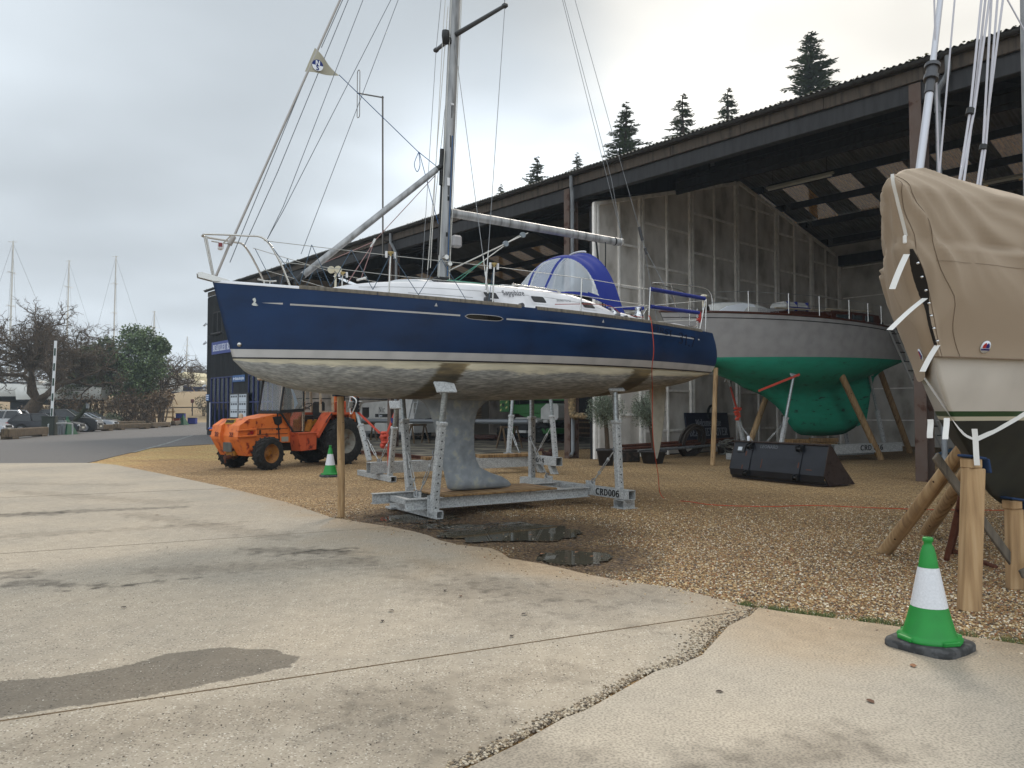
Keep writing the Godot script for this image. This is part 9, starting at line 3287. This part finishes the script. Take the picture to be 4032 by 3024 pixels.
func yacht_cover(o: Vector3, ry: float):
	var t := thing("boat_cover", "tan canvas winter cover laced over the white yacht's bow", "boat cover", o, ry)
	var fn := FastNoiseLite.new()
	fn.seed = 91
	fn.frequency = 0.9
	fn.fractal_octaves = 3
	var front := func(y: float) -> float: return tab([[1.95, -0.22], [2.08, -0.36], [2.3, -0.54], [2.52, -0.66], [2.78, -0.88], [2.94, -0.97], [3.2, -1.14], [3.30, -1.20]], y)
	var ridge := func(s: float) -> float: return tab([[-1.2, 3.32], [-0.88, 3.45], [-0.52, 3.54], [0.07, 3.595], [0.92, 3.69], [2.07, 3.82], [3.0, 3.87], [8.0, 3.7]], s)
	var nq := 150
	var nj := 60
	var st := SurfaceTool.new()
	st.begin(Mesh.PRIMITIVE_TRIANGLES)
	st.set_smooth_group(1)
	st.set_uv(Vector2.ZERO)
	var grids := []
	for side in [1.0, -1.0]:
		var rows := []
		for i in nq + 1:
			var u := pow(i / float(nq), 1.7)
			var r := []
			for j in nj + 1:
				var p := Vector3.ZERO
				var v := j / float(nj)
				if v < 0.62:
					var low := 2.075 - 0.02 * u + (0.0 if side > 0 else -0.16 * smoothstep(0.0, 0.05, u) * (1.0 - smoothstep(0.1, 0.3, u)))
					low += 0.012 * sin(u * 60.0) * u
					var y := lerpf(low, 3.27, v / 0.62)
					var sf: float = front.call(y)
					var s := lerpf(sf, 8.0, u)
					var k := smoothstep(2.1, 3.1, y)
					var w := (cy_hull(s, y) + 0.045) if y < 2.9 else 0.0
					var bluff := spread(s, sf)
					p = Vector3(s, y, maxf(w, lerpf(w, bluff, k)) * (0.0 if i == 0 else 1.0))
				else:
					var f := (v - 0.62) / 0.38
					var s := lerpf(-1.185, 8.0, u)
					var bl := spread(s, -1.185)
					var y0 := 3.27
					var y1: float = ridge.call(s)
					p = Vector3(s, lerpf(y0, y1, pow(f, 0.72)), bl * (1.0 - f) * (0.0 if i == 0 else 1.0))
				# folds pulled down and aft from the pulpit
				var g := fn.get_noise_2d(p.x * 0.7, p.y * 0.9 + side * 5.0)
				var ang := atan2(3.75 - p.y, p.x + 1.6)
				var rad := Vector2(p.x + 1.6, 3.75 - p.y).length()
				var fold := pow(0.5 + 0.5 * sin(ang * 34.0 + g * 3.0), 3.0) * 0.6 + pow(0.5 + 0.5 * sin(ang * 57.0 + g * 5.0 + rad), 3.0) * 0.4
				var amp := 0.045 * smoothstep(0.3, 1.0, rad) * (1.0 - smoothstep(2.6, 5.0, rad)) * smoothstep(2.35, 2.95, p.y)
				var vert := sin(p.x * 26.0 + g * 4.0) * 0.006 * (1.0 - smoothstep(-0.9, -0.1, p.x))
				p.z += (fold * amp + absf(g) * 0.006 + vert) * (1.0 if i > 2 else 0.0) * (1.0 if j < nj else 0.0)
				p.z *= side
				r.append(p)
			rows.append(r)
		grids.append(rows)
		skin(st, rows, 1, false, side < 0)
	put("canvas", st, mt("tan_canvas", Color(0.65, 0.58, 0.50), 0.92, 0, "cloth", 4.0), t)
	var at := func(side: int, u: float, v: float, out := 0.006) -> Vector3:
		var fi := pow(u, 1.0 / 1.7) * nq
		var i := clampi(int(fi), 0, nq - 1)
		var j := clampi(int(v * nj), 0, nj - 1)
		var a: Vector3 = grids[side][i][j].lerp(grids[side][i + 1][j], fi - i)
		var b: Vector3 = grids[side][i][j + 1].lerp(grids[side][i + 1][j + 1], fi - i)
		var p := a.lerp(b, v * nj - j)
		return p + Vector3(-out * 0.4, 0, out if side == 0 else -out)
	# seams
	st = S()
	for q in [[0, 0.010, 0.028, 1.0], [0, 0.006, 0.006, 0.9]]:
		var pts := []
		for k in 31: pts.append(at.call(q[0], lerpf(q[1], q[2], 1.0 - k / 30.0), lerpf(0.0, q[3], k / 30.0), 0.003))
		tube(st, pts, 0.0022, 5)
	var hs := []
	for k in 41: hs.append(at.call(0, 0.02 + 0.5 * k / 40.0, 0.36, 0.002))
	tube(st, hs, 0.0012, 5)
	var hem := []
	for k in 81: hem.append(at.call(0, k / 80.0, 0.0, 0.002))
	tube(st, hem, 0.006, 5)
	put("seam", st, mt("seam_brown", Color(0.46, 0.39, 0.32), 0.9), t)
	# zip, dark strip coloured as the shade in the gap, studs, and tie tails
	var white := mt("white_webbing", Color(0.82, 0.81, 0.79), 0.8)
	st = S()
	var zr := []
	for k in 15:
		var f := k / 14.0
		var p: Vector3 = Vector3(-1.17, 3.34, 0.03).lerp(Vector3(-0.97, 2.93, 0.035), f)
		var e: float = front.call(p.y)
		p.x = minf(p.x, e - 0.004)
		zr.append([p + Vector3(-0.004, 0, -0.012), p + Vector3(-0.004, 0, 0.012)])
	skin(st, zr)
	box(st, Vector3(-1.0, 2.90, 0.035), Vector3(0.02, 0.06, 0.025), Basis.IDENTITY, 0.006)
	put("zip", st, white, t)
	st = S()
	var op := []
	for k in 15:
		var f := k / 14.0
		var y := lerpf(2.84, 2.16, f)
		var w := 0.035 * pow(sin(PI * clampf(f * 1.7, 0.0, 1.0)), 0.8) + 0.012
		var e: float = front.call(y) - 0.008
		op.append([Vector3(e + 0.01, y, 0.05 - w), Vector3(e, y, 0.05), Vector3(e + 0.012, y, 0.05 + w)])
	skin(st, op)
	put("gap_shade", st, mt("gap_shade_dark", Color(0.12, 0.10, 0.085), 0.95), t)
	st = S()
	for k in 7:
		var y := 2.74 - 0.092 * k
		var c := Vector3(front.call(y) - 0.012, y, 0.075)
		lathe(st, [Vector2(0.012, -0.004), Vector2(0.012, 0.004), Vector2(0.0, 0.008)], 8, Transform3D(Basis(Vector3(0, 0, 1), Vector3(-1, 0, 0), Vector3(0, -1, 0)), c))
	put("stud", st, mt("chrome"), t)
	st = S()
	for q in [[Vector3(-0.94, 2.80, 0.03), Vector3(-1.10, 2.53, -0.02)], [Vector3(-0.66, 2.50, 0.06), Vector3(-1.05, 2.24, -0.06)], [Vector3(-0.40, 2.16, 0.06), Vector3(-0.56, 1.95, 0.0)]]:
		var rr := []
		for i in 7:
			var p: Vector3 = q[0].lerp(q[1], i / 6.0) + Vector3(-0.01, 0.01 * sin(PI * i / 6.0), 0)
			rr.append([p + Vector3(-0.018, 0, -0.016), p + Vector3(0.018, 0, 0.016)])
		skin(st, rr)
	put("tie_tail", st, white, t)
	# sailmaker's round badges near the hem
	for q in [[0, 0.060, 0.045], [1, 0.032, 0.07]]:
		var c: Vector3 = at.call(q[0], q[1], q[2], 0.008)
		var c2: Vector3 = at.call(q[0], q[1] + 0.012, q[2], 0.008)
		var bx := (c2 - c).normalized() if q[0] == 0 else (c - c2).normalized()
		var up: Vector3 = (at.call(q[0], q[1], q[2] + 0.03, 0.008) - c)
		up = (up - bx * up.dot(bx)).normalized()
		var xf := Transform3D(Basis(bx, up, bx.cross(up)), c)
		st = S()
		lathe(st, [Vector2(0.052, -0.002), Vector2(0.052, 0.003), Vector2(0, 0.003)], 24, xf * Transform3D(Basis(Vector3.RIGHT, PI * 0.5), Vector3.ZERO))
		put("badge", st, mt("sign_white"), t)
		st = S()
		extr(st, poly([-0.036, -0.008, -0.034, 0.012, -0.022, 0.03, -0.006, 0.036, 0.0, 0.02, -0.004, -0.008]), xf, 0.003, 0.006)
		put("badge_red", st, mt("badge_red", Color(0.65, 0.10, 0.07), 0.7), t)
		st = S()
		extr(st, poly([0.002, -0.008, 0.004, 0.02, 0.012, 0.034, 0.026, 0.028, 0.036, 0.01, 0.036, -0.008]), xf, 0.003, 0.006)
		put("badge_blue", st, mt("badge_blue", Color(0.08, 0.10, 0.42), 0.7), t)
		lettering("badge_letters", "SANDERS", 0.014, mats["badge_blue"], t, xf * Transform3D(Basis.IDENTITY, Vector3(0, -0.021, 0.005)), "Droid Serif", true)

# ---------------------------------------------------------------- loader bucket, cord, leaves
func bucket():
	var t := thing("loader_bucket", "dark steel loader bucket resting face-down on the gravel before the green yacht", "bucket", Vector3(5.42, 0, -19.0), atan2(-0.876, 0.482))
	var m := mt("bucket_steel", Color(0.115, 0.12, 0.15), 0.45, 0.3, "hullblue", 0.8)
	var rim := mt("bucket_rust", Color(0.20, 0.15, 0.13), 0.7, 0.2, "rust", 1.0)
	var l := 2.76
	var back := [Vector2(-0.03, 0.02), Vector2(0.06, 0.10), Vector2(0.085, 0.24), Vector2(0.0, 0.55), Vector2(-0.11, 0.90)]
	var st := S()
	for k in back.size() - 1:
		var a: Vector2 = back[k]
		var b: Vector2 = back[k + 1]
		var n := Vector2(b.y - a.y, -(b.x - a.x)).normalized() * 0.012
		quad(st, Vector3(0, a.y, a.x), Vector3(0, b.y, b.x), Vector3(l, b.y, b.x), Vector3(l, a.y, a.x))
		quad(st, Vector3(0, a.y - n.y, a.x - n.x), Vector3(l, a.y - n.y, a.x - n.x), Vector3(l, b.y - n.y, b.x - n.x), Vector3(0, b.y - n.y, b.x - n.x))
	put("back_plate", st, m, t)
	for x in [0.0, l]:
		st = S()
		extr(st, poly([-0.08, 0.02, 0.085, 0.24, -0.0, 0.55, -0.11, 0.91, -0.2, 0.86, -0.55, 0.42, -0.92, 0.03]).duplicate(), Transform3D(Basis(Vector3(0, 0, 1), Vector3.UP, Vector3(-1, 0, 0)), Vector3(x, 0, 0)), -0.014, 0.014)
		put("side_plate", st, rim, t)
	st = S()
	box(st, Vector3(l * 0.5, 0.9, -0.13), Vector3(l, 0.035, 0.12), Basis.IDENTITY, 0.008)
	box(st, Vector3(l * 0.5, 0.03, -0.45), Vector3(l, 0.02, 0.9))
	put("lip", st, rim, t)
	st = S()
	for x in [0.62, 2.10]:
		bar(st, Vector3(x, 0.10, 0.075), Vector3(x, 0.24, 0.095), 0.05, 0.02)
		bar(st, Vector3(x, 0.24, 0.095), Vector3(x, 0.90, -0.10), 0.035, 0.025)
	put("rib", st, m, t)
	for x in [0.56, 2.04]:
		for y in [0.16, 0.80]:
			st = S()
			for e in [-0.06, 0.06]: extr(st, poly([-0.02, -0.09, 0.10, -0.06, 0.11, 0.04, -0.02, 0.08]), Transform3D(Basis(Vector3(0, 0, 1), Vector3.UP, Vector3(-1, 0, 0)), Vector3(x + e, y, 0.06 if y < 0.5 else -0.07)), -0.012, 0.012)
			tube(st, [Vector3(x - 0.08, y + 0.0, 0.13 if y < 0.5 else 0.0), Vector3(x + 0.08, y, 0.13 if y < 0.5 else 0.0)], 0.025, 8)
			put("hook_bracket", st, mt("bracket_black", Color(0.05, 0.05, 0.055), 0.5), t)
	var lean := Basis(Vector3.RIGHT, -0.306)
	st = S()
	box(st, Vector3(0.26, 0.72, -0.035), Vector3(0.26, 0.16, 0.012), lean)
	put("label_holder", st, mt("bracket_black"), t)
	st = S()
	box(st, Vector3(0.25, 0.725, -0.027), Vector3(0.13, 0.09, 0.012), lean)
	put("label", st, mt("paper"), t)
	lettering("chalk_letters", "LEONARD", 0.075, mt("chalk", Color(0.42, 0.43, 0.45), 0.9), t, Transform3D(lean, Vector3(1.12, 0.80, -0.072)), "Droid Sans", false, 0.52, 0.003)
	st = S()
	for q in [[0.40, 0.30, 0.03, 0.1], [0.98, 0.5, 0.02, 0.4], [2.05, 0.45, 0.03, 0.16], [2.35, 0.35, 0.16, 0.02], [0.45, 0.62, 0.04, 0.12]]:
		var z: float = 0.085 - (q[1] - 0.24) * 0.295 + 0.004
		box(st, Vector3(q[0], q[1], z), Vector3(q[2], q[3], 0.004), lean)
	put("rust_streak", st, mt("rust_pipe"), t)
	var c := thing("drink_can", "small white can standing on the bucket's top edge", "can", t.transform * Vector3(0.42, 0.918, -0.13))
	st = S()
	lathe(st, [Vector2(0.0, 0), Vector2(0.03, 0), Vector2(0.033, 0.01), Vector2(0.033, 0.1), Vector2(0.028, 0.115), Vector2(0, 0.113)], 14, Transform3D.IDENTITY)
	put("can", st, mt("sign_white"), c)

func small_things():
	# orange cord hanging from the yacht and running over the gravel
	var y := yacht.transform
	var t := thing("orange_cord", "thin orange cord hanging from the blue yacht's stern and trailing over the gravel", "cord")
	var pts := [y * Vector3(6.82, 3.28, 1.42), y * Vector3(6.83, 3.17, 1.475), y * Vector3(6.86, 2.7, 1.50), y * Vector3(6.93, 2.38, 1.38), Vector3(2.52, 2.0, -13.8), Vector3(2.56, 1.2, -14.0), Vector3(2.72, 0.5, -14.4), Vector3(2.85, 0.012, -14.6), Vector3(3.2, 0.012, -13.9), Vector3(3.55, 0.012, -13.4), Vector3(4.4, 0.012, -13.2), Vector3(5.2, 0.012, -13.35), Vector3(6.2, 0.012, -13.0), Vector3(7.0, 0.012, -12.8), Vector3(8.2, 0.012, -12.7)]
	var st := S()
	tube(st, path(pts, 8), 0.007, 6)
	put("cord", st, mt("cord_orange", Color(0.70, 0.25, 0.12), 0.7), t)
	# leaves and sticks on the concrete
	var sh := S()
	var rows := []
	for i in 7:
		var f := i / 6.0
		var w := 0.32 * sin(PI * clampf(f, 0.04, 0.97)) * (1.0 + 0.25 * sin(f * 24.0))
		rows.append([Vector3(f - 0.5, 0.10 * sin(f * 3.0), -w), Vector3(f - 0.5, 0.02 + 0.05 * f, 0), Vector3(f - 0.5, 0.14 * sin(f * 2.4), w)])
	skin(sh, rows)
	sh.generate_normals()
	var leaf := sh.commit()
	var cols := [mt("leaf_brown", Color(0.33, 0.21, 0.13), 0.85), mt("leaf_tan", Color(0.48, 0.32, 0.2), 0.85), mt("leaf_dark", Color(0.16, 0.11, 0.08), 0.85)]
	var spots := [[-1.04, 3.02, 0.05, 1], [-2.5, 3.05, 0.06, 1], [-0.35, 3.45, 0.045, 2], [2.0, 4.35, 0.055, 0], [-1.0, 6.0, 0.05, 2], [-0.98, 6.3, 0.06, 2], [-0.6, 7.0, 0.05, 2], [-0.45, 6.8, 0.05, 0], [0.1, 6.2, 0.06, 2], [-3.2, 6.4, 0.05, 2], [0.0, 5.6, 0.05, 2], [-1.2, 2.9, 0.05, 0], [2.55, 4.95, 0.06, 1], [1.2, 4.5, 0.045, 2], [-4.1, 9.2, 0.05, 2], [-5.5, 12.0, 0.06, 0], [0.35, 8.85, 0.07, 1], [0.75, 8.95, 0.07, 1], [0.6, 8.6, 0.06, 0], [0.9, 8.7, 0.06, 1], [0.25, 10.2, 0.06, 1]]
	for q in spots:
		var o := MeshInstance3D.new()
		o.name = "leaf"
		o.mesh = leaf
		o.material_override = cols[q[3]]
		o.position = Vector3(q[0], 0.028 if in_gravel(q[0], q[1]) < 0 else 0.014, -q[1])
		o.scale = Vector3.ONE * q[2]
		o.rotation.y = q[0] * 7.0 + q[1] * 3.0
		add_child(o, true)
		tag(o, "single brown fallen leaf lying on the yard", "leaf", "fallen leaves scattered over the yard")
	# gravel spill in the crack between the slabs
	var xfs := []
	var cl := []
	for k in 3200:
		var f := rng.randf() * 14.0
		var i := int(f)
		var a := Vector2(crack_line[i * 2], crack_line[i * 2 + 1]).lerp(Vector2(crack_line[i * 2 + 2], crack_line[i * 2 + 3]), f - i)
		var wide := 0.03 + 0.09 * smoothstep(4.8, 6.0, a.y)
		a += Vector2(rng.randfn() * wide, rng.randfn() * wide * 0.6) + Vector2(-0.01, 0.0)
		xfs.append(Transform3D(Basis(Vector3.UP, rng.randf() * TAU).scaled(Vector3.ONE * rng.randf_range(0.006, 0.02)), Vector3(a.x, 0.018, -a.y)))
		cl.append([Color(0.18, 0.13, 0.08), Color(0.30, 0.24, 0.16), Color(0.42, 0.36, 0.27), Color(0.09, 0.07, 0.05)][rng.randi() % 4])
	for k in 5200:
		# grit scattered thinly over the concrete
		var d := 3.0 + 12.0 * pow(rng.randf(), 1.6)
		var x := rng.randf_range(-0.75, 0.55) * d
		if in_gravel(x, d) > -0.1: continue
		xfs.append(Transform3D(Basis(Vector3.UP, rng.randf() * TAU).scaled(Vector3.ONE * rng.randf_range(0.003, 0.009)), Vector3(x, 0.019, -d)))
		cl.append([Color(0.05, 0.04, 0.03), Color(0.13, 0.10, 0.07), Color(0.55, 0.5, 0.42)][rng.randi() % 3])
	struct(scatter("grit", stone_mesh(512), tinted("flint"), xfs, cl), "stuff")
